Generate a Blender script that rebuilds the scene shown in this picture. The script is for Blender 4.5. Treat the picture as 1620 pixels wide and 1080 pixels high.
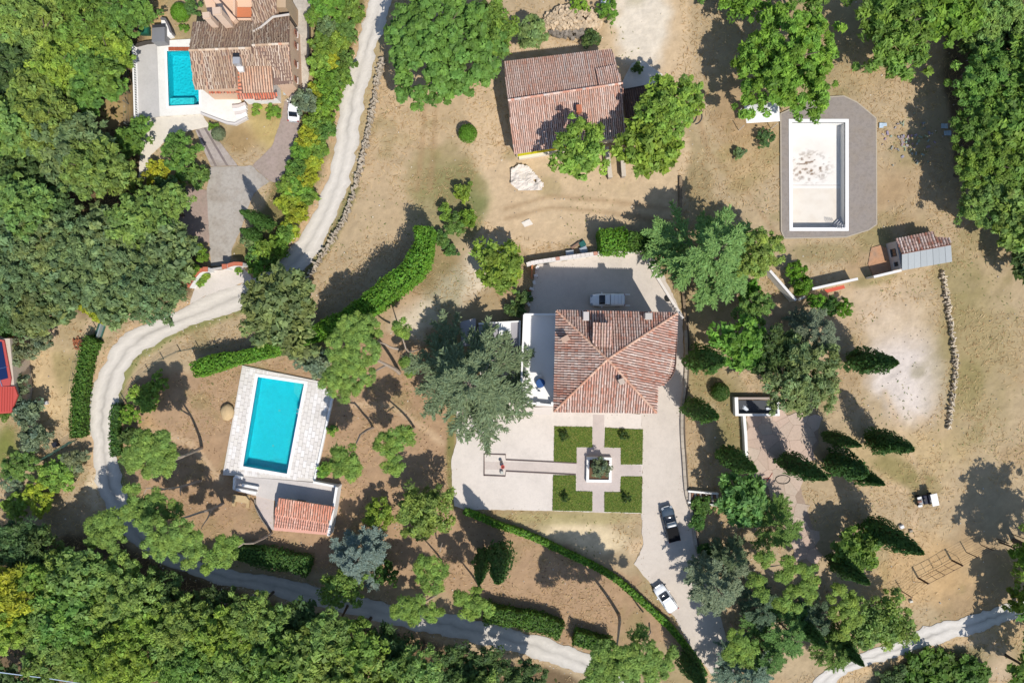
import bpy, math, random
import numpy as np
from mathutils import Vector, Matrix

SC = bpy.context.scene
COL = SC.collection
for _o in list(bpy.data.objects):
    bpy.data.objects.remove(_o)

# ------------------------------------------------------------------ scale
S = 0.0925                 # metres on the ground for one pixel of the 1620 px wide photograph
H = 1080 * S               # flying height of the camera (24 mm lens)

# ------------------------------------------------------------------ camera
cam_d = bpy.data.cameras.new('camera'); cam_d.sensor_width = 36.0; cam_d.lens = 24.0
cam_d.clip_start = 1.0; cam_d.clip_end = 6000.0
cam = bpy.data.objects.new('camera', cam_d); COL.objects.link(cam)
cam.location = (0, 0, H); cam.rotation_euler = (0, 0, 0)
SC.camera = cam

# ------------------------------------------------------------------ daylight
SUN_EL = math.radians(54.0)
SUN_DIR = Vector((0.50, -0.866, 0)).normalized()          # towards the sun, on the ground
SUN_AZ = math.atan2(SUN_DIR.x, SUN_DIR.y)
w = bpy.data.worlds.new('World'); SC.world = w; w.use_nodes = True
nt = w.node_tree; nt.nodes.clear()
sky = nt.nodes.new('ShaderNodeTexSky'); sky.sky_type = 'NISHITA'; sky.sun_disc = False
sky.sun_elevation = SUN_EL; sky.sun_rotation = SUN_AZ; sky.air_density = 1.0; sky.dust_density = 0.6
bg = nt.nodes.new('ShaderNodeBackground'); bg.inputs['Strength'].default_value = 0.135
ow = nt.nodes.new('ShaderNodeOutputWorld')
nt.links.new(sky.outputs[0], bg.inputs[0]); nt.links.new(bg.outputs[0], ow.inputs[0])
sun_d = bpy.data.lights.new('sun', 'SUN'); sun_d.energy = 4.4; sun_d.angle = math.radians(0.5)
sun_d.color = (1.0, 0.955, 0.88)
sun = bpy.data.objects.new('sun', sun_d); COL.objects.link(sun)
_l = -(SUN_DIR * math.cos(SUN_EL) + Vector((0, 0, math.sin(SUN_EL))))
sun.rotation_euler = _l.to_track_quat('-Z', 'Y').to_euler(); sun.location = (60, -100, 160)
SC.view_settings.view_transform = 'Standard'; SC.view_settings.look = 'None'
SC.view_settings.exposure = 0.14; SC.view_settings.gamma = 1.0
SC.view_settings.use_curve_mapping = False
SC.cycles.max_bounces = 6; SC.cycles.transparent_max_bounces = 8
SC.cycles.use_adaptive_sampling = True
try:
    SC.cycles.use_denoising = True
except Exception:
    pass

# ------------------------------------------------------------------ helpers
def U(px, py, z=0.0):
    """a pixel of the photograph to the point at height z that it shows"""
    k = (H - z) / H * S
    return Vector(((px - 810) * k, (540 - py) * k, z))

def s2l(r, g, b, k=1.0):
    f = lambda c: (c / 12.92 if c <= .04045 else ((c + .055) / 1.055) ** 2.4)
    return (f(r / 255) * k, f(g / 255) * k, f(b / 255) * k)

def T(o, label=None, cat=None, group=None, kind=None):
    if label: o['label'] = label
    if cat: o['category'] = cat
    if group: o['group'] = group
    if kind: o['kind'] = kind
    return o

def empty(name, loc, rz=0.0, label=None, cat=None, group=None):
    o = bpy.data.objects.new(name, None); COL.objects.link(o)
    o.empty_display_size = .3
    o.location = loc; o.rotation_euler = (0, 0, rz)
    return T(o, label, cat, group)

def link(name, me, parent=None, loc=(0, 0, 0), rot=(0, 0, 0), scale=(1, 1, 1)):
    o = bpy.data.objects.new(name, me); COL.objects.link(o)
    o.location = loc; o.rotation_euler = rot; o.scale = scale
    if parent is not None: o.parent = parent
    return o

class MB:
    """collects faces; build() links them as one mesh object"""
    def __init__(s): s.v = []; s.f = []; s.c = []; s.m = []
    def add(s, vs, fs, c=(1, 1, 1), m=0):
        n = len(s.v); s.v += [tuple(p) for p in vs]
        for q in fs:
            s.f.append(tuple(n + i for i in q)); s.c.append(c); s.m.append(m)
    def box(s, c, size, rz=0.0, col=(1, 1, 1), m=0, rx=0.0, ry=0.0):
        M = Matrix.Rotation(rz, 3, 'Z') @ Matrix.Rotation(ry, 3, 'Y') @ Matrix.Rotation(rx, 3, 'X')
        c = Vector(c); a, b, d = (t / 2 for t in size)
        vs = [c + M @ Vector((x, y, z)) for z in (-d, d) for (x, y) in ((-a, -b), (a, -b), (a, b), (-a, b))]
        s.add(vs, [(3, 2, 1, 0), (4, 5, 6, 7), (0, 1, 5, 4), (1, 2, 6, 5), (2, 3, 7, 6), (3, 0, 4, 7)], col, m)
    def bbox(s, c, size, rz=0.0, col=(1, 1, 1), m=0, bev=.03):
        """box with bevelled top edges"""
        M = Matrix.Rotation(rz, 3, 'Z'); c = Vector(c); a, b, d = (t / 2 for t in size)
        vs = []
        for (z, k) in ((-d, 0), (d - bev, 0), (d, bev)):
            vs += [c + M @ Vector((x, y, z)) for (x, y) in ((-a + k, -b + k), (a - k, -b + k), (a - k, b - k), (-a + k, b - k))]
        fs = [(8, 9, 10, 11)]
        for r in (0, 4):
            fs += [(r + i, r + (i + 1) % 4, r + 4 + (i + 1) % 4, r + 4 + i) for i in range(4)]
        s.add(vs, fs, col, m)
    def prism(s, poly, z0, z1, col=(1, 1, 1), m=0, bottom=True):
        """poly: list of (x, y) or of Vectors; z1 may be a list of heights"""
        p = [Vector((q[0], q[1], 0)) for q in poly]; n = len(p)
        ar = sum(p[i].x * p[(i + 1) % n].y - p[(i + 1) % n].x * p[i].y for i in range(n))
        zz = z1 if isinstance(z1, (list, tuple)) else [z1] * n
        if ar < 0: p = p[::-1]; zz = list(zz)[::-1]
        vs = [(q.x, q.y, z0) for q in p] + [(q.x, q.y, zz[i]) for i, q in enumerate(p)]
        fs = [tuple(range(n, 2 * n))] + [(i, (i + 1) % n, n + (i + 1) % n, n + i) for i in range(n)]
        if bottom: fs.append(tuple(range(n))[::-1])
        s.add(vs, fs, col, m)
    def tube(s, pts, rad, n=6, col=(1, 1, 1), m=0, cap=True):
        pts = [Vector(p) for p in pts]; k = len(pts)
        if not isinstance(rad, (list, tuple)): rad = [rad] * k
        vs = []
        for i, p in enumerate(pts):
            d = (pts[min(i + 1, k - 1)] - pts[max(i - 1, 0)])
            d = d.normalized() if d.length > 1e-6 else Vector((0, 0, 1))
            a = d.cross(Vector((0, 0, 1)))
            if a.length < .05: a = Vector((1, 0, 0))
            a.normalize(); b = d.cross(a)
            vs += [p + (a * math.cos(2 * math.pi * j / n) + b * math.sin(2 * math.pi * j / n)) * rad[i] for j in range(n)]
        fs = []
        for i in range(k - 1):
            for j in range(n):
                fs.append((i * n + j, i * n + (j + 1) % n, (i + 1) * n + (j + 1) % n, (i + 1) * n + j))
        if cap:
            fs.append(tuple(range(n))[::-1]); fs.append(tuple(range((k - 1) * n, k * n)))
        s.add(vs, fs, col, m)
    def lathe(s, c, prof, n=12, col=(1, 1, 1), m=0, cap=True):
        c = Vector(c); vs = []
        for (r, z) in prof:
            vs += [c + Vector((r * math.cos(2 * math.pi * j / n), r * math.sin(2 * math.pi * j / n), z)) for j in range(n)]
        fs = []
        for i in range(len(prof) - 1):
            for j in range(n):
                fs.append((i * n + j, i * n + (j + 1) % n, (i + 1) * n + (j + 1) % n, (i + 1) * n + j))
        if cap: fs += [tuple(range(n))[::-1], tuple(range((len(prof) - 1) * n, len(prof) * n))]
        s.add(vs, fs, col, m)
    def ribbon(s, pts, wid, z0, z1, col=(1, 1, 1), m=0, jag=0.0, rng=None):
        """a wall of constant width along a line of (x, y)"""
        L, R = offset_line(pts, wid / 2)
        for i in range(len(L) - 1):
            q = [L[i], L[i + 1], R[i + 1], R[i]]
            h = z1 + (rng.uniform(-jag, jag) if rng else 0)
            s.prism(q, z0, h, col, m)
    def stone(s, c, size, rng, col, m=0):
        """an uneven block, 8 corners pulled about"""
        a, b, d = size; rz = rng.uniform(0, 6.28); ca, sa = math.cos(rz), math.sin(rz)
        vs = []
        for z in (-1, 1):
            for (x, y) in ((-1, -1), (1, -1), (1, 1), (-1, 1)):
                k = .8 if z > 0 else 1.0
                X = a * x * k * rng.uniform(.7, 1.1) / 2; Y = b * y * k * rng.uniform(.7, 1.1) / 2
                vs.append((c[0] + X * ca - Y * sa, c[1] + X * sa + Y * ca, c[2] + d * z * rng.uniform(.75, 1.05) / 2))
        s.add(vs, [(3, 2, 1, 0), (4, 5, 6, 7), (0, 1, 5, 4), (1, 2, 6, 5), (2, 3, 7, 6), (3, 0, 4, 7)], col, m)
    def mesh(s, name, mats, off=(0, 0, 0), smooth=False):
        me = bpy.data.meshes.new(name)
        o = Vector(off)
        me.from_pydata([tuple(Vector(p) - o) for p in s.v], [], s.f)
        for x in (mats if isinstance(mats, (list, tuple)) else [mats]): me.materials.append(x)
        if len(s.f):
            me.polygons.foreach_set('material_index', s.m)
            a = me.attributes.new('Col', 'FLOAT_COLOR', 'FACE')
            a.data.foreach_set('color', np.array([(c[0], c[1], c[2], 1.0) for c in s.c], dtype=np.float32).ravel())
            if smooth: me.polygons.foreach_set('use_smooth', [True] * len(s.f))
        me.update()
        return me
    def build(s, name, mats, parent=None, smooth=False, local=False):
        """vertices are world coordinates unless local"""
        off = Vector((0, 0, 0))
        if parent is not None and not local:
            off = Vector(parent.location)
            if parent.parent is not None: off = off + Vector(parent.parent.location)
        return link(name, s.mesh(name, mats, off, smooth), parent)

def offset_line(pts, hw):
    p = [Vector((q[0], q[1], 0)) for q in pts]; L = []; R = []
    for i in range(len(p)):
        d = p[min(i + 1, len(p) - 1)] - p[max(i - 1, 0)]
        d.normalize(); nrm = Vector((-d.y, d.x, 0))
        L.append(p[i] + nrm * hw); R.append(p[i] - nrm * hw)
    return L, R

def resample(pts, step):
    p = [Vector((q[0], q[1], 0)) for q in pts]
    # Catmull-Rom through the given points, then equal steps
    dense = []
    for i in range(len(p) - 1):
        p0 = p[max(i - 1, 0)]; p1 = p[i]; p2 = p[i + 1]; p3 = p[min(i + 2, len(p) - 1)]
        for t in np.linspace(0, 1, 12, endpoint=False):
            dense.append(.5 * ((2 * p1) + (p2 - p0) * t + (2 * p0 - 5 * p1 + 4 * p2 - p3) * t * t + (3 * p1 - p0 - 3 * p2 + p3) * t ** 3))
    dense.append(p[-1])
    seg = [0.0]
    for i in range(1, len(dense)): seg.append(seg[-1] + (dense[i] - dense[i - 1]).length)
    n = max(2, int(seg[-1] / step) + 1); out = []; j = 0
    for k in range(n):
        d = seg[-1] * k / (n - 1)
        while j < len(seg) - 2 and seg[j + 1] < d: j += 1
        f = (d - seg[j]) / max(1e-9, seg[j + 1] - seg[j])
        out.append(dense[j].lerp(dense[j + 1], min(1, max(0, f))))
    return out

def np_mesh(name, V, cols, mat, nside=4):
    """V: (N*nside, 3) vertices of N separate faces, cols: (N, 3)"""
    me = bpy.data.meshes.new(name); nv = len(V); nf = nv // nside
    me.vertices.add(nv); me.vertices.foreach_set('co', np.ascontiguousarray(V, dtype=np.float32).ravel())
    me.loops.add(nv); me.loops.foreach_set('vertex_index', np.arange(nv, dtype=np.int32))
    me.polygons.add(nf); me.polygons.foreach_set('loop_start', np.arange(nf, dtype=np.int32) * nside)
    me.update(calc_edges=True)
    a = me.attributes.new('Col', 'FLOAT_COLOR', 'FACE')
    a.data.foreach_set('color', np.concatenate([cols, np.ones((nf, 1))], 1).astype(np.float32).ravel())
    me.materials.append(mat)
    return me

class VNoise:
    """smooth value noise on the plane"""
    def __init__(s, seed): s.g = np.random.RandomState(seed).rand(256, 256)
    def __call__(s, x, y):
        xi = np.floor(x).astype(int); yi = np.floor(y).astype(int); fx = x - xi; fy = y - yi
        fx = fx * fx * (3 - 2 * fx); fy = fy * fy * (3 - 2 * fy)
        g = lambda a, b: s.g[a % 256, b % 256]
        return (g(xi, yi) * (1 - fx) + g(xi + 1, yi) * fx) * (1 - fy) + (g(xi, yi + 1) * (1 - fx) + g(xi + 1, yi + 1) * fx) * fy
    def fbm(s, x, y, o=4):
        t = 0; a = .5
        for k in range(o):
            t = t + a * s(x * 2 ** k + 17 * k, y * 2 ** k + 31 * k); a *= .5
        return t / (1 - .5 ** o)

def in_poly(x, y, poly):
    r = np.zeros(x.shape, bool); n = len(poly)
    for i in range(n):
        x0, y0 = poly[i][0], poly[i][1]; x1, y1 = poly[(i + 1) % n][0], poly[(i + 1) % n][1]
        if y0 == y1: continue
        c = ((y0 > y) != (y1 > y)) & (x < (x1 - x0) * (y - y0) / (y1 - y0) + x0)
        r ^= c
    return r

def seg_dist(x, y, pts, closed=False):
    d = np.full(x.shape, 1e9); n = len(pts)
    for i in range(n if closed else n - 1):
        ax, ay = pts[i][0], pts[i][1]; bx, by = pts[(i + 1) % n][0], pts[(i + 1) % n][1]
        L2 = (bx - ax) ** 2 + (by - ay) ** 2 + 1e-9
        t = np.clip(((x - ax) * (bx - ax) + (y - ay) * (by - ay)) / L2, 0, 1)
        d = np.minimum(d, np.hypot(x - ax - t * (bx - ax), y - ay - t * (by - ay)))
    return d

# ------------------------------------------------------------------ materials
def mat(name, col=(.5, .5, .5), rough=.8, attr=False, noise=None, bump=None, metal=0.0, spec=.3, alpha=None):
    """noise: list of (scale, strength 0..1, colour tuple to blend to, threshold low, high); bump: (scale, strength)"""
    m = bpy.data.materials.new(name); m.use_nodes = True; n = m.node_tree; N = n.nodes; Lk = n.links
    b = N['Principled BSDF']; b.inputs['Roughness'].default_value = rough; b.inputs['Metallic'].default_value = metal
    b.inputs['Specular IOR Level'].default_value = spec
    tc = N.new('ShaderNodeTexCoord')
    geo = N.new('ShaderNodeNewGeometry')
    src = None
    if attr:
        a = N.new('ShaderNodeAttribute'); a.attribute_name = 'Col'
        mx = N.new('ShaderNodeMix'); mx.data_type = 'RGBA'; mx.blend_type = 'MULTIPLY'; mx.inputs[0].default_value = 1
        Lk.new(a.outputs['Color'], mx.inputs[6]); mx.inputs[7].default_value = (*col, 1)
        src = mx.outputs[2]
    else:
        rgb = N.new('ShaderNodeRGB'); rgb.outputs[0].default_value = (*col, 1); src = rgb.outputs[0]
    for (sc, st, c2, lo, hi) in (noise or []):
        t = N.new('ShaderNodeTexNoise'); t.inputs['Scale'].default_value = sc; t.inputs['Detail'].default_value = 5
        t.inputs['Roughness'].default_value = .62
        Lk.new(geo.outputs['Position'], t.inputs['Vector'])
        r = N.new('ShaderNodeMapRange'); r.inputs[1].default_value = lo; r.inputs[2].default_value = hi
        r.inputs[3].default_value = 0; r.inputs[4].default_value = st
        Lk.new(t.outputs['Fac'], r.inputs[0])
        mx = N.new('ShaderNodeMix'); mx.data_type = 'RGBA'; mx.blend_type = 'MIX'
        Lk.new(r.outputs[0], mx.inputs[0]); Lk.new(src, mx.inputs[6])
        if isinstance(c2, (int, float)):
            k = N.new('ShaderNodeMix'); k.data_type = 'RGBA'; k.blend_type = 'MULTIPLY'; k.inputs[0].default_value = 1
            Lk.new(src, k.inputs[6]); k.inputs[7].default_value = (c2, c2, c2, 1)
            Lk.new(k.outputs[2], mx.inputs[7])
        else:
            mx.inputs[7].default_value = (*c2, 1)
        src = mx.outputs[2]
    Lk.new(src, b.inputs['Base Color'])
    if bump:
        prev = None
        for (sc, st) in (bump if isinstance(bump, list) else [bump]):
            t = N.new('ShaderNodeTexNoise'); t.inputs['Scale'].default_value = sc; t.inputs['Detail'].default_value = 6
            Lk.new(geo.outputs['Position'], t.inputs['Vector'])
            bp = N.new('ShaderNodeBump'); bp.inputs['Strength'].default_value = st; bp.inputs['Distance'].default_value = .4 / sc
            Lk.new(t.outputs['Fac'], bp.inputs['Height'])
            if prev: Lk.new(prev, bp.inputs['Normal'])
            prev = bp.outputs[0]
        Lk.new(prev, b.inputs['Normal'])
    return m

def leaf_mat(name, trans=.3, rough=.6):
    m = bpy.data.materials.new(name); m.use_nodes = True; N = m.node_tree.nodes; Lk = m.node_tree.links
    b = N['Principled BSDF']; b.inputs['Roughness'].default_value = rough; b.inputs['Specular IOR Level'].default_value = .25
    a = N.new('ShaderNodeAttribute'); a.attribute_name = 'Col'
    oi = N.new('ShaderNodeObjectInfo')
    mx = N.new('ShaderNodeMix'); mx.data_type = 'RGBA'; mx.blend_type = 'MULTIPLY'; mx.inputs[0].default_value = 1
    Lk.new(a.outputs['Color'], mx.inputs[6]); Lk.new(oi.outputs['Color'], mx.inputs[7])
    Lk.new(mx.outputs[2], b.inputs['Base Color'])
    t = N.new('ShaderNodeBsdfTranslucent')
    m2 = N.new('ShaderNodeMix'); m2.data_type = 'RGBA'; m2.blend_type = 'MULTIPLY'; m2.inputs[0].default_value = 1
    Lk.new(mx.outputs[2], m2.inputs[6]); m2.inputs[7].default_value = (1.25, 1.3, .6, 1)
    Lk.new(m2.outputs[2], t.inputs['Color'])
    ms = N.new('ShaderNodeMixShader'); ms.inputs[0].default_value = trans
    Lk.new(b.outputs[0], ms.inputs[1]); Lk.new(t.outputs[0], ms.inputs[2])
    Lk.new(ms.outputs[0], N['Material Output'].inputs['Surface'])
    return m

M_LEAF = leaf_mat('leaf'); M_NEEDLE = leaf_mat('needle', .18, .7)
M_GROUND = mat('dry_ground', (1, 1, 1), .95, attr=True, spec=.1,
               noise=[(.35, .30, .72, .45, .75), (2.2, .35, .74, .46, .72), (9.0, .22, .76, .48, .70), (.8, .35, 1.14, .5, .7), (5.0, .3, 1.22, .5, .74)],
               bump=[(1.2, .3), (6.0, .22)])
M_ROAD = mat('road_gravel', (1, 1, 1), .95, attr=True, spec=.1,
             noise=[(1.2, .25, .8, .45, .72), (8.0, .3, .75, .5, .7), (14., .2, 1.15, .52, .7)], bump=[(3.0, .25), (12., .4)])
M_PAVE = mat('pale_paving', (1, 1, 1), .9, attr=True, spec=.15,
             noise=[(.22, .45, .80, .44, .66), (1.3, .35, .84, .46, .68), (4.0, .3, .82, .48, .66), (13., .35, .74, .5, .68), (9., .25, 1.14, .52, .7)], bump=[(10., .3)])
M_GREYPAVE = mat('grey_paving', (1, 1, 1), .9, attr=True, spec=.15,
                 noise=[(.45, .55, (.26, .215, .17), .44, .66), (2.4, .5, .68, .45, .66), (12., .35, .65, .5, .7)], bump=[(9., .3)])
M_STUCCO = mat('white_stucco', (1, 1, 1), .88, attr=True, spec=.2, noise=[(.8, .18, .82, .45, .75), (6., .12, .85, .5, .7)], bump=[(14., .1)])
M_TILE = mat('roof_tile', (1, 1, 1), .85, attr=True, spec=.2, noise=[(1.0, .35, (.33, .29, .25), .52, .75), (6.0, .3, .62, .48, .7)], bump=[(18., .2)])
M_PAN = mat('roof_underlay', (1, 1, 1), .9, attr=True, spec=.15, noise=[(2.0, .4, .55, .4, .7)])
M_STONE = mat('rough_stone', (1, 1, 1), .92, attr=True, spec=.15, noise=[(3.0, .35, .7, .45, .7), (12., .3, .7, .5, .7)], bump=[(6., .5)])
M_WOOD = mat('weathered_wood', (1, 1, 1), .85, attr=True, spec=.15, noise=[(4., .35, .6, .45, .7)])
M_BARK = mat('pale_bark', (1, 1, 1), .95, attr=True, spec=.1, noise=[(5., .5, .5, .42, .7)], bump=[(8., .5)])
M_PLAIN = mat('painted_surface', (1, 1, 1), .6, attr=True, spec=.3, noise=[(3., .15, .8, .45, .75)])
M_METAL = mat('grey_metal', (1, 1, 1), .45, attr=True, spec=.4, metal=.35, noise=[(2., .2, .75, .45, .75)])
M_CAR = mat('car_paint', (1, 1, 1), .34, attr=True, spec=.5)
M_GLASS = mat('car_glass', (1, 1, 1), .06, attr=True, spec=.6)
M_RUBBER = mat('tyre_rubber', (1, 1, 1), .85, attr=True, spec=.2)
M_BASIN = mat('pool_tile', (1, 1, 1), .5, attr=True, spec=.3, noise=[(1.4, .35, .80, .45, .65), (5., .4, 1.22, .48, .64), (9., .35, .80, .5, .66)])  # light and dark mottling stands in for ripple light on the floor
M_STAIN = mat('stained_plaster', (1, 1, 1), .9, attr=True, spec=.15,
              noise=[(.33, .5, (.42, .36, .29), .56, .72), (1.3, .75, (.16, .12, .085), .62, .74), (6., .15, .8, .5, .7)])

def water_mat(name, tint):
    m = bpy.data.materials.new(name); m.use_nodes = True; N = m.node_tree.nodes; Lk = m.node_tree.links
    N.remove(N['Principled BSDF'])
    tr = N.new('ShaderNodeBsdfTransparent'); tr.inputs[0].default_value = (*tint, 1)
    gl = N.new('ShaderNodeBsdfGlossy'); gl.inputs['Roughness'].default_value = .06
    fr = N.new('ShaderNodeFresnel'); fr.inputs[0].default_value = 1.33
    geo = N.new('ShaderNodeNewGeometry'); t = N.new('ShaderNodeTexNoise'); t.inputs['Scale'].default_value = 3.2; t.inputs['Detail'].default_value = 4
    Lk.new(geo.outputs['Position'], t.inputs['Vector'])
    bp = N.new('ShaderNodeBump'); bp.inputs['Strength'].default_value = .6; bp.inputs['Distance'].default_value = .3
    Lk.new(t.outputs[0], bp.inputs['Height'])
    for q in (gl, fr): Lk.new(bp.outputs[0], q.inputs['Normal'])
    ms = N.new('ShaderNodeMixShader'); Lk.new(fr.outputs[0], ms.inputs[0]); Lk.new(tr.outputs[0], ms.inputs[1]); Lk.new(gl.outputs[0], ms.inputs[2])
    Lk.new(ms.outputs[0], N['Material Output'].inputs['Surface'])
    return m
M_WATER = water_mat('pool_water', (.37, .97, .97))

WHITE = (.74, .725, .70); CREAM = (.62, .52, .42); PALE = (.60, .565, .535)
# ------------------------------------------------------------------ outlines measured on the photograph (pixels, ground level)
ROAD_L = [(620, -60), (600, -30), (586, 0), (575, 37), (560, 95), (545, 140), (535, 195), (521, 270), (511, 302), (500, 332), (482, 362), (464, 388), (447, 410), (424, 428), (398, 443), (362, 455), (325, 468), (287, 487), (250, 506), (212, 520), (187, 538), (170, 565), (155, 595), (147, 622), (143, 652), (144, 684), (147, 720), (151, 755), (160, 782), (172, 808), (194, 838), (222, 868), (262, 892), (300, 908), (340, 922), (405, 932), (467, 951), (530, 966), (592, 981), (655, 996), (730, 1009), (810, 1031), (860, 1043), (920, 1066), (980, 1100)]
ROAD_R = [(660, -60), (638, -30), (620, 0), (608, 45), (594, 82), (580, 140), (570, 200), (562, 250), (549, 300), (533, 337), (520, 367), (505, 396), (487, 420), (461, 448), (425, 470), (387, 487), (337, 505), (290, 520), (252, 541), (220, 560), (203, 583), (192, 610), (185, 640), (182, 665), (182, 700), (187, 738), (194, 765), (204, 792), (222, 820), (246, 850), (287, 876), (328, 892), (365, 901), (405, 907), (455, 916), (500, 928), (580, 946), (655, 962), (717, 970), (780, 988), (860, 1008), (900, 1022), (950, 1046), (1010, 1085)]
LANE_L = [(1310, 1100), (1330, 1070), (1372, 1053), (1400, 1044), (1428, 1034), (1458, 1024), (1492, 1015), (1540, 1000), (1585, 985), (1640, 968), (1700, 955)]
LANE_R = [(1270, 1100), (1296, 1068), (1326, 1048), (1365, 1031), (1395, 1022), (1427, 1010), (1455, 994), (1502, 981), (1545, 970), (1592, 957), (1640, 940), (1700, 925)]
POOL1 = [(408, 596), (481, 607), (454, 749), (384.5, 737)]
POOL2 = [(264, 81), (313, 80), (315, 166), (267, 168)]
POOL3 = [(1253, 194), (1337, 194), (1337, 360), (1254, 360)]
DECK1 = [(383, 578), (505, 603), (527, 627), (520, 660), (498, 762), (352, 751)]
DECK1B = [(372, 752.5), (498, 763), (535, 769), (529, 803), (520, 846), (432, 838), (434, 812), (436, 792), (369, 775)]
DECK2 = [(248, 65), (300, 62), (372, 100), (374, 142), (392, 186), (374, 197), (359, 195), (320, 180), (252.5, 184)]
DECK3 = [(1235, 180), (1290, 155), (1335, 152), (1356, 162), (1386, 187), (1387, 355), (1374, 364), (1338, 375), (1241, 377), (1236, 365)]
YARD = [(847, 420), (945, 403), (1016, 396), (1032, 398), (1052, 440), (1080, 500), (1083, 640), (1079, 680), (1084, 780), (1094, 812), (1101, 860), (1110, 890), (1135, 955), (1150, 1010), (1162, 1062), (1128, 1068), (1097, 1030), (1072, 985), (1045, 940), (1022, 915), (1003, 892), (1017, 866), (1015, 809), (1016.5, 735), (1013, 650), (1030, 640), (1000, 600), (860, 560), (833, 520)]
GARDEN = [(722, 640), (760, 600), (758, 556), (826, 552), (840, 640), (1014, 655), (1016, 735), (1013.5, 812), (874, 808), (780, 806), (736, 806), (719, 800), (715, 765), (714, 727), (722, 700)]
STONEYARD = [(333, 264), (376, 263), (398, 262), (426, 287), (401, 306), (387, 345), (380, 366), (367, 392), (363, 419), (334, 421), (331, 380), (327, 300)]
PINKPAVE = [(275, 290), (327.5, 301), (331.5, 385), (292, 378), (280, 330)]
RIGHTDRIVE = [(399, 262), (430, 232), (446, 185), (450, 160), (480, 165), (475, 190), (468, 230), (442, 290), (427, 287)]
RAMP = [(309, 206), (330, 201), (376, 262), (333.5, 263)]
CREAMPATH = [(217, 190), (252.5, 185), (320, 181), (332, 200), (309, 205.5), (285, 210), (262, 223), (236, 248), (231, 282), (219, 284), (222, 240)]
VILLADRIVE = [(463, -40), (496, -40), (492, 30), (491, 60), (490, 110), (484, 164), (450, 159.5), (464, 150), (464, 60)]
GATEAPRON = [(316, 429), (352, 427), (384, 421), (397, 437), (398, 443), (362, 455), (325, 468), (300, 481), (306, 462)]
CRAZY = [(1182, 656), (1232, 656), (1293, 660), (1296, 700), (1272, 740), (1266, 770), (1284, 830), (1296, 880), (1272, 892), (1254, 842), (1235, 800), (1212, 780), (1190, 748), (1182, 725)]
LAWNS = [[(877, 674), (937, 675), (937, 707), (912, 707), (912, 731), (876, 730)],
         [(957, 676), (1017, 679), (1016, 734), (982, 734), (982, 708), (956, 707)],
         [(875, 751), (911, 751), (911, 776), (937, 777), (937, 808), (874, 806.5)],
         [(982, 753), (1015.5, 753), (1015, 810.5), (956, 809), (956, 777.5), (981, 777.5)]]
EXCL = [ROAD_L + ROAD_R[::-1], LANE_L + LANE_R[::-1], DECK1, DECK1B, DECK2, DECK3, YARD, GARDEN, STONEYARD, PINKPAVE, RIGHTDRIVE, RAMP, CREAMPATH, VILLADRIVE, GATEAPRON, CRAZY,
        [(880, 490), (1072, 495), (1070, 585), (1039, 653), (876, 651)], [(797, 98), (968, 78), (990, 215), (813, 245)], [(305, 0), (437, 0), (463, 25), (463, 150), (376, 156), (299, 142)],
        [(214, 70), (248, 67), (253, 184), (217, 190)], [(1405, 384), (1475, 366), (1505, 380), (1506, 414), (1426, 428)]]
OPEN_POOLS = [POOL1, POOL2, POOL3]

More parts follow.
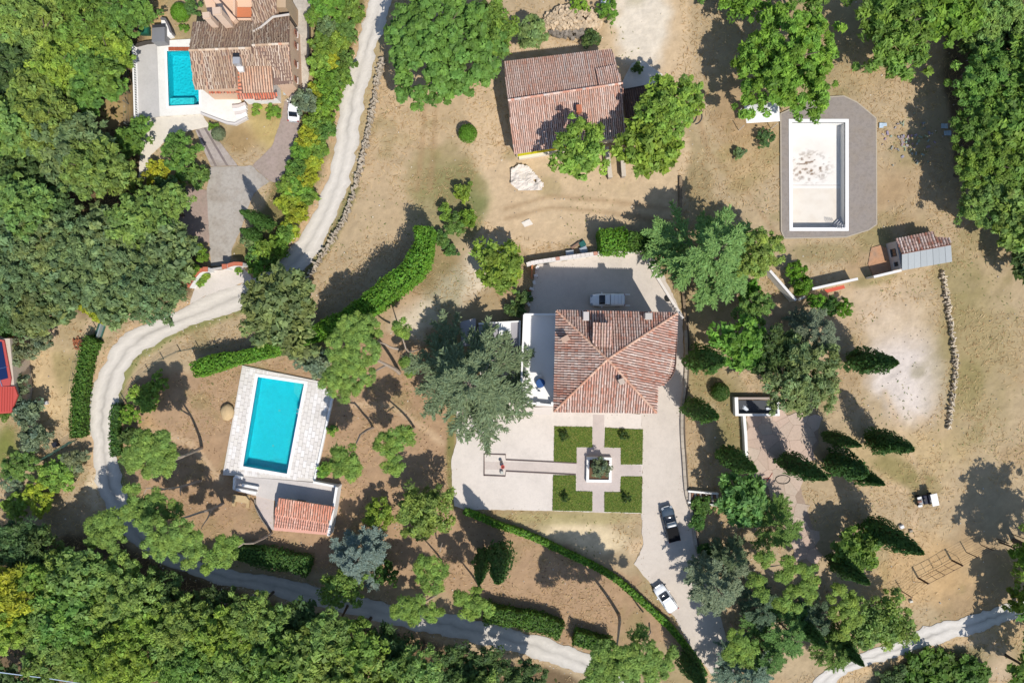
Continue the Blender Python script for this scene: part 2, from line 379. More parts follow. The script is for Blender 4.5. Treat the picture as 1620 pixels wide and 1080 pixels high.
# ------------------------------------------------------------------ the ground: one sheet, finely divided where the picture shows it
SOIL = s2l(189, 167, 134, .76)
def build_ground():
    fx = np.arange(-86, 86.01, .36); fy = np.arange(-60, 60.01, .36)
    far = [130, 220, 450, 1000, 2400]
    xs = np.concatenate([[-v for v in far[::-1]], fx, far]); ys = np.concatenate([[-v for v in far[::-1]], fy, far])
    X, Y = np.meshgrid(xs, ys); nx, ny = len(xs), len(ys)
    n1, n2, n3 = VNoise(1), VNoise(2), VNoise(3)
    px = 810 + X / S; py = 540 - Y / S
    wob = (n1.fbm(X * .16 + 40, Y * .16 + 40, 4) - .5)
    wob2 = (n2.fbm(X * .6 + 40, Y * .6 + 40, 4) - .5)
    C = np.zeros((ny, nx, 3)); C[:] = SOIL
    def mix(m, col):
        m = np.clip(m, 0, 1)[..., None]
        C[:] = C * (1 - m) + np.array(col) * m
    def sm(a, b, v):
        t = np.clip((v - a) / (b - a), 0, 1); return t * t * (3 - 2 * t)
    def ell(cx, cy, rx, ry, col, k=1.0, ang=0, soft=.5):
        a = math.radians(ang); dx = px - cx; dy = py - cy
        u = (dx * math.cos(a) + dy * math.sin(a)) / rx; v = (-dx * math.sin(a) + dy * math.cos(a)) / ry
        d = np.hypot(u, v) + wob * .9 + wob2 * .5
        mix(k * (1 - sm(1 - soft, 1 + soft * .4, d)), col)
    def poly(p, col, k=1.0, soft=10):
        ins = in_poly(px, py, p); d = seg_dist(px, py, p, True) * np.where(ins, 1, -1) + (wob * 1.6 + wob2) * soft * 1.4
        mix(k * sm(-soft, soft * .4, d), col)
    def line(p, wid, col, k=1.0, soft=.6):
        d = seg_dist(px, py, p) / wid + wob * .8 + wob2 * .8
        mix(k * (1 - sm(1 - soft, 1 + soft * .5, d)), col)
    mix(sm(.5, .72, n1.fbm(X * .09 + 7, Y * .09 + 90, 4)) * .55, s2l(172, 140, 102, .74))
    mix(sm(.50, .68, n3.fbm(X * .045 + 33, Y * .045 + 21, 4)) * .5, s2l(158, 142, 100, .74))
    mix(sm(.52, .75, n2.fbm(X * .05 + 70, Y * .05 + 10, 3)) * .5, s2l(204, 174, 136, .78))
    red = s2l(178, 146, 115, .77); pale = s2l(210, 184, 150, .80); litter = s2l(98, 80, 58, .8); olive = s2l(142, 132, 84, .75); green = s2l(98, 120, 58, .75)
    # brown needle-strewn garden round the blue pool
    poly([(215, 600), (300, 590), (480, 560), (690, 500), (720, 640), (712, 800), (1000, 920), (1080, 1010), (930, 1040), (800, 960), (500, 890), (250, 830), (195, 760), (200, 650)], red, .85, 14)
    # woods: leaf litter
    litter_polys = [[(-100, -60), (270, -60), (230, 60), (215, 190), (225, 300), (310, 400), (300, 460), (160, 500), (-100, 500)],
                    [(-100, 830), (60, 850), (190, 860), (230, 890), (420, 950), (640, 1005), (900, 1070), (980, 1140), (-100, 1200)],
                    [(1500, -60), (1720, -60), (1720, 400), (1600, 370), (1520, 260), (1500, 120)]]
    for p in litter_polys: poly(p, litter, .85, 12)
    poly([(440, -40), (585, -40), (520, 190), (480, 340), (400, 420), (370, 400), (420, 320), (490, 150), (505, 0)], s2l(116, 108, 62, .75), .8, 7)
    # pale trodden earth round the barn
    poly([(760, 90), (800, 60), (960, 75), (980, -40), (1080, -40), (1092, 140), (1078, 300), (1065, 350), (960, 350), (840, 395), (770, 360), (745, 200)], pale, .8, 14)
    ell(1020, 40, 50, 70, s2l(222, 212, 196, .84), .8)
    line([(775, 400), (750, 440), (690, 480), (650, 505)], 30, s2l(212, 196, 172, .84), 1.0)
    ell(700, 280, 60, 45, olive, .55); ell(715, 330, 60, 60, s2l(120, 126, 76, .75), .5); ell(750, 330, 22, 60, green, .5, 10)
    ell(640, 470, 60, 30, red, .5, -30); ell(700, 450, 50, 50, s2l(110, 110, 66, .75), .5)
    # sand patch and trodden field on the eastern slope
    ell(1425, 590, 66, 106, s2l(216, 203, 192, .82), 1.0, -12, .6); ell(1405, 500, 75, 60, s2l(206, 184, 156, .82), .75, 0, .8)
    ell(1440, 720, 130, 60, s2l(190, 166, 122, .8), .6); ell(1545, 560, 80, 190, s2l(160, 144, 100, .76), .75, 0, .9)
    ell(1520, 450, 50, 45, olive, .5, 30); ell(1535, 610, 30, 50, olive, .6); ell(1430, 745, 60, 18, olive, .7, 20); ell(1460, 770, 30, 30, olive, .6)
    ell(1440, 240, 34, 40, olive, .4); ell(1380, 375, 40, 24, olive, .6); ell(1300, 400, 60, 18, olive, .5); ell(1390, 440, 40, 10, olive, .6, -12)
    ell(1160, 680, 34, 90, s2l(132, 124, 78, .75), .6); ell(1140, 610, 50, 40, olive, .5); ell(1110, 300, 30, 60, s2l(136, 122, 80, .75), .5)
    ell(1180, 250, 60, 60, s2l(188, 158, 112, .8), .5); ell(1470, 900, 90, 60, s2l(200, 166, 120, .82), .7)
    ell(1560, 1040, 60, 40, s2l(200, 176, 148, .82), .8, 40); ell(1480, 1055, 90, 26, s2l(86, 96, 48, .7), .8, -14)
    ell(930, 850, 90, 26, s2l(220, 200, 164, .84), .9, 12); ell(900, 820, 120, 12, s2l(170, 160, 106, .78), .5)
    ell(1010, 870, 24, 30, pale, .8); line([(1080, 990), (1110, 1040), (1135, 1090)], 12, s2l(210, 184, 148, .82), .8)
    # garden strip by the left hedge, lawn behind it
    ell(90, 620, 52, 90, s2l(208, 182, 140, .82), .8); ell(100, 560, 18, 60, olive, .6); ell(10, 700, 30, 40, s2l(120, 128, 60, .75), .9)
    ell(90, 520, 50, 34, s2l(206, 180, 150, .82), .8); ell(230, 700, 28, 40, s2l(196, 160, 116, .82), .8)
    ell(178, 175, 30, 40, s2l(178, 152, 106, .8), .8); ell(420, 200, 34, 44, s2l(186, 164, 108, .8), .9); ell(385, 222, 30, 26, s2l(160, 134, 92, .8), .8)
    ell(250, 30, 16, 40, s2l(190, 160, 112, .8), .8)
    # verges: pale stone dust along the white road, weeds on its inner side
    mid = [((a[0] + b[0]) / 2, (a[1] + b[1]) / 2) for a, b in zip(ROAD_L, ROAD_R)][:32]
    line(ROAD_L[:31], 11, s2l(202, 172, 136, .82), .9); line(ROAD_R[:31], 10, s2l(176, 158, 118, .8), .8)
    line(ROAD_R[15:30], 9, s2l(112, 128, 62, .75), .6)
    ell(150, 770, 18, 34, s2l(216, 196, 164, .84), .9); line([(560, 300), (520, 390), (470, 450)], 8, s2l(110, 116, 62, .75), .7)
    line(LANE_L, 10, s2l(200, 172, 132, .82), .8); line([(715, 640), (712, 720), (716, 800)], 7, s2l(118, 124, 62, .75), .7)
    # worn tracks: wheel ruts over the field and footpaths
    for p_ in ([(672, 160), (668, 230), (660, 300)], [(690, 160), (686, 230), (680, 300)], [(800, 330), (870, 310), (960, 318), (1060, 330)], [(800, 346), (870, 328), (960, 336), (1056, 350)], [(1100, 160), (1120, 240), (1180, 300), (1240, 390)]):
        line(p_, 4.5, s2l(168, 138, 104, .76), .55, .9)
    for p_ in ([(1110, 520), (1160, 560), (1190, 620)], [(1290, 690), (1370, 760), (1450, 780)], [(1400, 620), (1460, 760), (1440, 860)], [(560, 640), (620, 640), (700, 700)], [(230, 680), (300, 700), (350, 760)]):
        line(p_, 6, s2l(208, 180, 146, .80), .6, .9)
    # weeds scattered everywhere
    mix(sm(.60, .78, n3.fbm(X * .22 + 5, Y * .22 + 5, 5)) * .42, olive)
    fine = n3(X * 2.3 + 60, Y * 2.3 + 60) * .6 + n2(X * 1.1 + 9, Y * 1.1 + 3) * .4
    C *= (.86 + .28 * fine)[..., None]
    # relief: a few centimetres, none where something is built
    near = np.zeros(X.shape, bool)
    for p in EXCL:
        near |= in_poly(px, py, p) | (seg_dist(px, py, p, True) < 9)
    Z = (n2.fbm(X * .35 + 11, Y * .35 + 77, 4) - .62) * .22 + (n3(X * 1.4, Y * 1.4) - .8) * .06
    Z = np.where(near, 0.0, np.minimum(Z, .05))
    # openings for the pools
    idx = np.arange(nx * ny).reshape(ny, nx)
    q = np.stack([idx[:-1, :-1], idx[:-1, 1:], idx[1:, 1:], idx[1:, :-1]], -1).reshape(-1, 4)
    cut = np.zeros(X.shape, bool)
    for p in OPEN_POOLS: cut |= in_poly(px, py, p) | (seg_dist(px, py, p, True) < 4.5)
    cut = cut.ravel()
    q = q[~(cut[q].any(1))]
    me = bpy.data.meshes.new('ground'); V = np.stack([X, Y, Z], -1).reshape(-1, 3).astype(np.float32)
    me.vertices.add(len(V)); me.vertices.foreach_set('co', V.ravel())
    me.loops.add(q.size); me.loops.foreach_set('vertex_index', q.ravel().astype(np.int32))
    me.polygons.add(len(q)); me.polygons.foreach_set('loop_start', np.arange(len(q), dtype=np.int32) * 4)
    me.polygons.foreach_set('use_smooth', np.ones(len(q), bool)); me.update(calc_edges=True)
    a = me.attributes.new('Col', 'FLOAT_COLOR', 'POINT')
    a.data.foreach_set('color', np.concatenate([C.reshape(-1, 3), np.ones((nx * ny, 1))], 1).astype(np.float32).ravel())
    me.materials.append(M_GROUND)
    return T(link('ground', me), 'dry tan field and brown garden soil on the hillside', 'ground', kind='structure')
GROUND = build_ground()

# ------------------------------------------------------------------ roads
def road(name, L, R, z, base, label, rut=.26, jag=.36, fade=None, seed=4):
    a = resample([U(*p) for p in L], .5); b = resample([U(*p) for p in R], .5)
    n = max(len(a), len(b)); a = resample(a, sum((a[i + 1] - a[i]).length for i in range(len(a) - 1)) / n); b = resample(b, sum((b[i + 1] - b[i]).length for i in range(len(b) - 1)) / n)
    n = min(len(a), len(b)); K = 13; rs = np.random.RandomState(seed); nz = VNoise(seed)
    ja = nz.fbm(np.arange(n) * .45, np.zeros(n) + 3, 4) - .5; jb = nz.fbm(np.arange(n) * .45, np.zeros(n) + 60, 4) - .5
    V = []; C = []
    for i in range(n):
        d = (b[i] - a[i]).normalized()
        p0 = a[i] + d * ja[i] * jag * 3; p1 = b[i] + d * jb[i] * jag * 3
        for k in range(K):
            t = k / (K - 1); p = p0.lerp(p1, t); V.append((p.x, p.y, z - (.012 if k in (0, K - 1) else 0)))
            e = abs(t - .5) * 2
            r = 1 - rut * math.exp(-((t - .5) / .07) ** 2) * (0.3 + 1.2 * nz(np.array(i * .12), np.array(5.0))) - .14 * max(0, e - .75) / .25 + (rs.rand() - .5) * .10
            r += .09 * math.exp(-((e - .48) / .15) ** 2) - .10 * max(0, nz(np.array(i * .22 + 9), np.array(k * .9)) - .62)
            c = base if fade is None else fade(i / n, base)
            C.append((c[0] * r, c[1] * r * .995, c[2] * r * .985))
    F = [(i * K + k, i * K + k + 1, (i + 1) * K + k + 1, (i + 1) * K + k) for i in range(n - 1) for k in range(K - 1)]
    F = [f[::-1] for f in F]
    me = bpy.data.meshes.new(name); me.from_pydata(V, [], F); me.materials.append(M_ROAD)
    at = me.attributes.new('Col', 'FLOAT_COLOR', 'POINT'); at.data.foreach_set('color', np.array([(*c, 1) for c in C], np.float32).ravel())
    me.update()
    return T(link(name, me), label, 'road', kind='structure')
WROAD = s2l(218, 210, 199, .78); SHADE_ROAD = s2l(190, 186, 180, .78)
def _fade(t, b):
    k = .25 * min(1, max(0, (t - .56) / .04))  # lower stretch greyed: tree shade put into the gravel colour
    return tuple(x * (1 - k) + y * k for x, y in zip(b, SHADE_ROAD))
road('gravel_road', ROAD_L, ROAD_R, .075, WROAD, 'white gravel road winding down between the gardens', fade=_fade)
road('gravel_lane', LANE_L, LANE_R, .075, s2l(216, 210, 202, .8), 'short pale gravel lane at the lower corner by the chain fence', seed=9)

# ------------------------------------------------------------------ pavements
def sheet(name, poly, z, col, m, label, jag=0.0, seed=1, thick=.12, raw=False):
    """a pavement slab; jag roughens an unedged border"""
    rs = random.Random(seed); p = [U(*q, z) for q in poly]
    if jag:
        out = []
        for i in range(len(p)):
            a, b = p[i], p[(i + 1) % len(p)]; n = max(1, int((b - a).length / .5))
            for k in range(n):
                d = (b - a).normalized(); q = a.lerp(b, k / n)
                out.append(q + Vector((-d.y, d.x, 0)) * rs.uniform(-jag, jag) + Vector((0, 0, 0)))
        p = out
    mb = MB(); mb.prism(p, z - thick, z, col, bottom=False)
    return T(mb.build(name, m), label, 'pavement', kind='structure')
sheet('driveway', YARD, .080, s2l(219, 207, 194, .77), M_PAVE, 'pale gravel driveway and yard round the tile roofed house', jag=.10)
sheet('garden_terrace', GARDEN, .090, s2l(228, 217, 206, .78), M_PAVE, 'pale paved garden terrace south of the house', jag=.04)
sheet('garden_path', [(766, 730), (801, 730.5), (913, 733), (912, 749.5), (801, 743), (766, 742)], .096, s2l(214, 200, 190, .78), M_PAVE, 'straight paved path to the planter')
sheet('garden_path', [(938, 655.5), (956, 656), (955.5, 708), (981.5, 709), (981.5, 735), (1015, 736), (1015, 752), (981, 752), (980.5, 776.5), (955.5, 777), (955.5, 810), (937.5, 810), (937.5, 776.5), (912, 775), (912, 708), (937.5, 707.5)], .098, s2l(206, 192, 184, .78), M_PAVE, 'cross shaped paved path between four lawns')
sheet('stone_yard', STONEYARD, .080, s2l(188, 180, 170, .75), M_GREYPAVE, 'grey stone entrance yard of the villa', jag=.06)
sheet('pink_yard', PINKPAVE, .076, s2l(178, 156, 144, .75), M_GREYPAVE, 'pinkish paved strip beside the grey entrance yard', jag=.05)
sheet('villa_driveway', RIGHTDRIVE, .072, s2l(178, 160, 150, .76), M_GREYPAVE, 'curving reddish drive leading to the parked white saloon', jag=.04)
sheet('villa_ramp', RAMP, .084, s2l(186, 174, 166, .76), M_GREYPAVE, 'paved ramp with two dark wheel tracks')
for a, b in (((313.5, 206), (342, 263)), ((324.5, 203), (360, 262.5))):
    q = [U(a[0] - 2, a[1]), U(a[0] + 2, a[1]), U(b[0] + 2, b[1]), U(b[0] - 2, b[1])]
    mb = MB(); mb.prism(q, .02, .090, s2l(136, 124, 122, .75), bottom=False); T(mb.build('wheel_track', M_GREYPAVE), 'dark cobbled wheel track on the paved ramp', 'wheel track', 'wheel tracks of the ramp', kind='structure')
sheet('cream_path', CREAMPATH, .074, s2l(232, 222, 206, .78), M_PAVE, 'cream paved path below the villa pool', jag=.06)
sheet('villa_yard', VILLADRIVE, .078, s2l(214, 204, 190, .74), M_GREYPAVE, 'stained pale yard beside the villa', jag=.08)
sheet('gate_apron', GATEAPRON, .079, s2l(222, 212, 202, .78), M_PAVE, 'pale apron between villa gate and gravel road', jag=.08)
mb = MB(); mb.prism([U(*p) for p in [(1000, 100), (1016, 96), (1048, 118), (1045, 137), (1030, 152), (986, 150), (985, 128)]], -.05, .10, s2l(222, 216, 206, .8)); T(mb.build('concrete_apron', M_PAVE), 'pale concrete apron at the corner of the barn', 'pavement', kind='structure')
mb = MB(); mb.prism([U(*p) for p in [(406, 783), (434, 786), (432, 838), (424, 832), (412, 815), (405, 800)]], -.05, .10, s2l(214, 200, 192, .78)); T(mb.build('rounded_patio', M_PAVE), 'rounded pale patio beside the pool house', 'patio', kind='structure')
mb = MB(); mb.prism([U(*p) for p in [(1378, 392), (1392, 388), (1410, 396), (1424, 425), (1382, 437), (1373, 418)]], -.1, .07, s2l(196, 150, 116, .8)); T(mb.build('earth_yard', M_GREYPAVE), 'bare orange earth yard in front of the small shed', 'yard', kind='structure')
for i, p in enumerate(LAWNS):
    mb = MB(); mb.prism([U(*q) for q in p], .02, .15, s2l(106, 124, 54, .72), bottom=False)
    T(mb.build('lawn', M_GROUND), 'clipped green lawn, one quarter of the four round the planter', 'lawn', 'four lawns round the planter', kind='structure')

# crazy paving: irregular flagstones, each one a part
def crazy_paving():
    base = sheet('crazy_paving', CRAZY, .060, s2l(176, 154, 136, .74), M_STONE, 'irregular flagstone court on the slope', jag=.1)
    rs = random.Random(5); stp = 19.0; seeds = []
    for gy in range(-1, 14):
        for gx in range(-1, 8): seeds.append((1180 + (gx + rs.uniform(.0, 1)) * stp, 654 + (gy + rs.uniform(.0, 1)) * stp * 1.05))
    for (sx, sy) in seeds:
        if not in_poly(np.array([sx]), np.array([sy]), CRAZY)[0]: continue
        poly = [(sx - 20, sy - 20), (sx + 20, sy - 20), (sx + 20, sy + 20), (sx - 20, sy + 20)]
        for (ox, oy) in seeds:
            dx, dy = ox - sx, oy - sy; L = math.hypot(dx, dy)
            if L < 1e-6 or L > 62: continue
            out = []; f = lambda p: (p[0] - sx) * dx / L + (p[1] - sy) * dy / L - (L / 2 - .22)
            for q in range(len(poly)):
                p0, p1 = poly[q], poly[(q + 1) % len(poly)]; f0, f1 = f(p0), f(p1)
                if f0 <= 0: out.append(p0)
                if (f0 < 0) != (f1 < 0) and f0 != f1: t = f0 / (f0 - f1); out.append((p0[0] + (p1[0] - p0[0]) * t, p0[1] + (p1[1] - p0[1]) * t))
            poly = out
            if len(poly) < 3: break
        if len(poly) < 3: continue
        g = rs.uniform(.92, 1.06); mb = MB(); mb.prism([U(*p) for p in poly], .03, .078 + rs.uniform(0, .010), tuple(v * g for v in s2l(206 + rs.randint(-4, 4), 184, 166, .75)), bottom=False)
        mb.build('flagstone', M_STONE, base)
crazy_paving()

# path borders: thin dark kerbs
for pts in ([(766, 752), (766, 717.5), (800, 718.5), (800.5, 726.5), (912, 732)], [(766, 751), (799.5, 752.5), (800.5, 744.5), (911, 750)]):
    mb = MB(); mb.ribbon([U(*p) for p in pts], .16, .03, .20, s2l(120, 104, 100, .7)); T(mb.build('path_kerb', M_STONE), 'thin dark kerb edging the %s side of the straight garden path' % ('lawnward north' if pts[1][1] < 740 else 'south'), 'kerb', 'kerbs of the garden path')
# ------------------------------------------------------------------ tiled roofs
PAL_HOUSE = [(s2l(202, 144, 122), 5), (s2l(186, 126, 106), 3), (s2l(218, 186, 170), 6), (s2l(226, 208, 196), 5), (s2l(168, 118, 102), 2), (s2l(206, 194, 184), 3)]
PAL_BARN = [(s2l(212, 164, 142), 6), (s2l(216, 178, 160), 5), (s2l(222, 196, 182), 5), (s2l(196, 142, 122), 3), (s2l(206, 192, 184), 3)]
PAL_VILLA = [(s2l(190, 164, 138), 6), (s2l(204, 180, 156), 5), (s2l(172, 144, 120), 4), (s2l(214, 198, 180), 3), (s2l(196, 148, 122), 1)]
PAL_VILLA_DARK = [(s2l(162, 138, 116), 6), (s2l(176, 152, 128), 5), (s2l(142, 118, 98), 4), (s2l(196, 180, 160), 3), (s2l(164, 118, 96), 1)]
PAL_RED = [(s2l(208, 112, 84), 6), (s2l(196, 98, 74), 4), (s2l(222, 148, 118), 3), (s2l(226, 186, 164), 1)]
PAL_SALMON = [(s2l(218, 148, 122), 6), (s2l(206, 128, 102), 4), (s2l(226, 172, 150), 4), (s2l(228, 196, 178), 2)]
PAL_SHED = [(s2l(176, 122, 104), 4), (s2l(216, 200, 188), 5), (s2l(150, 96, 80), 2), (s2l(226, 214, 206), 4)]

def pick(rs, pal):
    t = sum(k for _, k in pal); r = rs.uniform(0, t)
    for c, k in pal:
        r -= k
        if r <= 0: return c
    return pal[-1][0]

def tile_slope(thing, poly, pal, seed=1, pitch=.33, L=.46, up=None, pan=(.18, .115, .09), name='roof_slope', thick=.14, wild=0.0, k=.84):
    """one plane of a roof: a slab with rows of half-round cover tiles lying on it. poly: 3D points (world)"""
    rs = random.Random(seed); P = [Vector(p) for p in poly]; n = Vector((0, 0, 0))
    for i in range(len(P)):
        a, b = P[i], P[(i + 1) % len(P)]
        n += Vector(((a.y - b.y) * (a.z + b.z), (a.z - b.z) * (a.x + b.x), (a.x - b.x) * (a.y + b.y)))
    n.normalize()
    if n.z < 0: n = -n; P = P[::-1]
    if up is not None:
        d = Vector(up); d = (d - n * d.dot(n)).normalized()
    else:
        d = (Vector((0, 0, 1)) - n * n.z).normalized()       # up the slope
    e = d.cross(n).normalized(); o = P[0]
    Q = [((p - o).dot(e), (p - o).dot(d)) for p in P]
    slab = MB(); m = len(P)
    slab.add([p for p in P] + [p - Vector((0, 0, thick)) for p in P], [tuple(range(m)), tuple(range(m, 2 * m))[::-1]] + [(i, m + i, m + (i + 1) % m, (i + 1) % m) for i in range(m)], pan)
    s_ob = slab.build(name, M_PAN, thing)
    mb = MB(); c0 = min(q[0] for q in Q); c1 = max(q[0] for q in Q); cnt = int((c1 - c0) / pitch)
    R = pitch * .33; pn = VNoise(seed + 100)
    for i in range(cnt + 1):
        c = c0 + (i + .5) * pitch
        xs = []
        for j in range(m):
            a, b = Q[j], Q[(j + 1) % m]
            if (a[0] > c) != (b[0] > c): xs.append(a[1] + (b[1] - a[1]) * (c - a[0]) / (b[0] - a[0]))
        xs.sort(); colj = rs.uniform(.90, 1.08); colc = pick(rs, pal)
        for h in range(0, len(xs) - 1, 2):
            lo, hi = xs[h] - .05, xs[h + 1]
            t = lo; kk = 0
            while t < hi - .08:
                t1 = min(t + L + .06, hi); tp_ = pick(rs, pal); g = rs.uniform(.88, 1.10) * k * colj; q_ = float(pn(np.array(c * .45 + 30), np.array(t * .45 + 30))); col = tuple(x * .38 + y * .37 + z * .25 for x, y, z in zip(tp_, colc, pal[0][0] if q_ < .5 else pal[2][0]))
                col = (col[0] * g, col[1] * g, col[2] * g)
                cc = c + rs.uniform(-.02, .02) * (1 + wild * 2); sk = rs.uniform(-.03, .03) * (1 + wild * 3)
                vs = []
                for (tt, lift, rr) in ((t, .035, R * 1.06), (t1, .0, R * .88)):
                    for an in (0, 60, 120, 180):
                        x = math.cos(math.radians(an)) * rr; y = math.sin(math.radians(an)) * rr * .95
                        off = sk if tt == t1 else 0
                        vs.append(o + e * (cc + x + off) + d * tt + n * (y + lift + .012))
                mb.add(vs, [(0, 4, 5, 1), (1, 5, 6, 2), (2, 6, 7, 3), (0, 1, 2, 3)], col)
                t += L; kk += 1
    t_ob = mb.build('roof_tiles', M_TILE, s_ob); t_ob['kind'] = 'stuff'
    return s_ob

def ridge(thing, a, b, pal, seed=1, r=.17, L=.45, k=.9, name='ridge_tiles'):
    rs = random.Random(seed); a, b = Vector(a), Vector(b); d = (b - a).normalized(); e = d.cross(Vector((0, 0, 1))).normalized(); n = e.cross(d).normalized()
    if n.z < 0: n = -n
    mb = MB(); t = 0; tot = (b - a).length
    while t < tot - .05:
        t1 = min(tot, t + L + .05); c = pick(rs, pal); g = rs.uniform(.85, 1.12) * k; vs = []
        for (tt, rr, lift) in ((t, r * 1.08, .02), (t1, r * .9, 0)):
            for an in (-10, 45, 90, 135, 190):
                vs.append(a + d * tt + e * math.cos(math.radians(an)) * rr + n * (math.sin(math.radians(an)) * rr + lift + .03))
        mb.add(vs, [(0, 5, 6, 1), (1, 6, 7, 2), (2, 7, 8, 3), (3, 8, 9, 4), (0, 1, 2, 3, 4)], tuple(v * g for v in c)); t += L
    ob = mb.build(name, M_TILE, thing); ob['kind'] = 'stuff'
    return ob

def window(thing, c, nrm, w=1.0, h=1.2, frame=(.5, .3, .2), name='window', shutters=False):
    """frame with a pane and a sill as sub-parts, standing proud of the wall"""
    c = Vector(c); nrm = Vector((nrm[0], nrm[1], 0)).normalized(); rz = math.atan2(nrm.y, nrm.x) + math.pi / 2
    e = Vector((math.cos(rz), math.sin(rz), 0)); f = MB()
    for s in (-1, 1): f.box(c + e * s * (w / 2 - .05) + nrm * .03, (.1, .08, h), rz, frame)
    for s in (-1, 1): f.box(c + Vector((0, 0, s * (h / 2 - .05))) + nrm * .028, (w - .2, .07, .1), rz, frame)
    f.box(c + nrm * .03, (.06, .05, h - .2), rz, frame)
    fo = f.build(name, M_PLAIN, thing)
    p = MB(); p.box(c + nrm * .012, (w - .18, .02, h - .18), rz, (.02, .03, .04)); p.build('pane', M_GLASS, fo)
    s_ = MB(); s_.box(c + Vector((0, 0, -h / 2 - .05)) + nrm * .08, (w + .2, .22, .08), rz, (.6, .55, .5)); s_.build('sill', M_STUCCO, fo)
    return fo

def door(thing, c, nrm, w=1.0, h=2.1, col=(.2, .1, .05)):
    c = Vector(c); nrm = Vector((nrm[0], nrm[1], 0)).normalized(); rz = math.atan2(nrm.y, nrm.x) + math.pi / 2
    e = Vector((math.cos(rz), math.sin(rz), 0)); d = MB(); d.box(c + nrm * .03, (w, .06, h), rz, col)
    for s in (-1, 1): d.box(c + nrm * .06 + Vector((0, 0, s * h * .22)), (w * .7, .04, h * .34), rz, tuple(v * .8 for v in col))
    do = d.build('door', M_WOOD, thing)
    k = MB(); k.box(c + nrm * .1 + e * (w * .38), (.04, .08, .14), rz, (.3, .28, .25)); k.build('handle', M_METAL, do)

def chimney(thing, c, w, d, z0, z1, col, rz=0, cap=PAL_HOUSE, name='chimney'):
    c = Vector((c[0], c[1], 0)); mb = MB(); mb.box(c + Vector((0, 0, (z0 + z1) / 2)), (w, d, z1 - z0), rz, col); o = mb.build(name, M_STUCCO, thing)
    mb = MB(); M = Matrix.Rotation(rz, 3, 'Z')
    mb.box(c + Vector((0, 0, z1 + .04)), (w + .16, d + .16, .08), rz, tuple(v * .9 for v in col))
    for x in (-1, 1):
        for y in (-1, 1): mb.box(c + M @ Vector((x * (w / 2 - .08), y * (d / 2 - .08), 0)) + Vector((0, 0, z1 + .17)), (.12, .12, .18), rz, tuple(v * .8 for v in col))
    mb.box(c + Vector((0, 0, z1 + .30)), (w + .1, d + .1, .07), rz, tuple(v * .82 for v in col)); mb.build('chimney_cap', M_STUCCO, o)
    return o

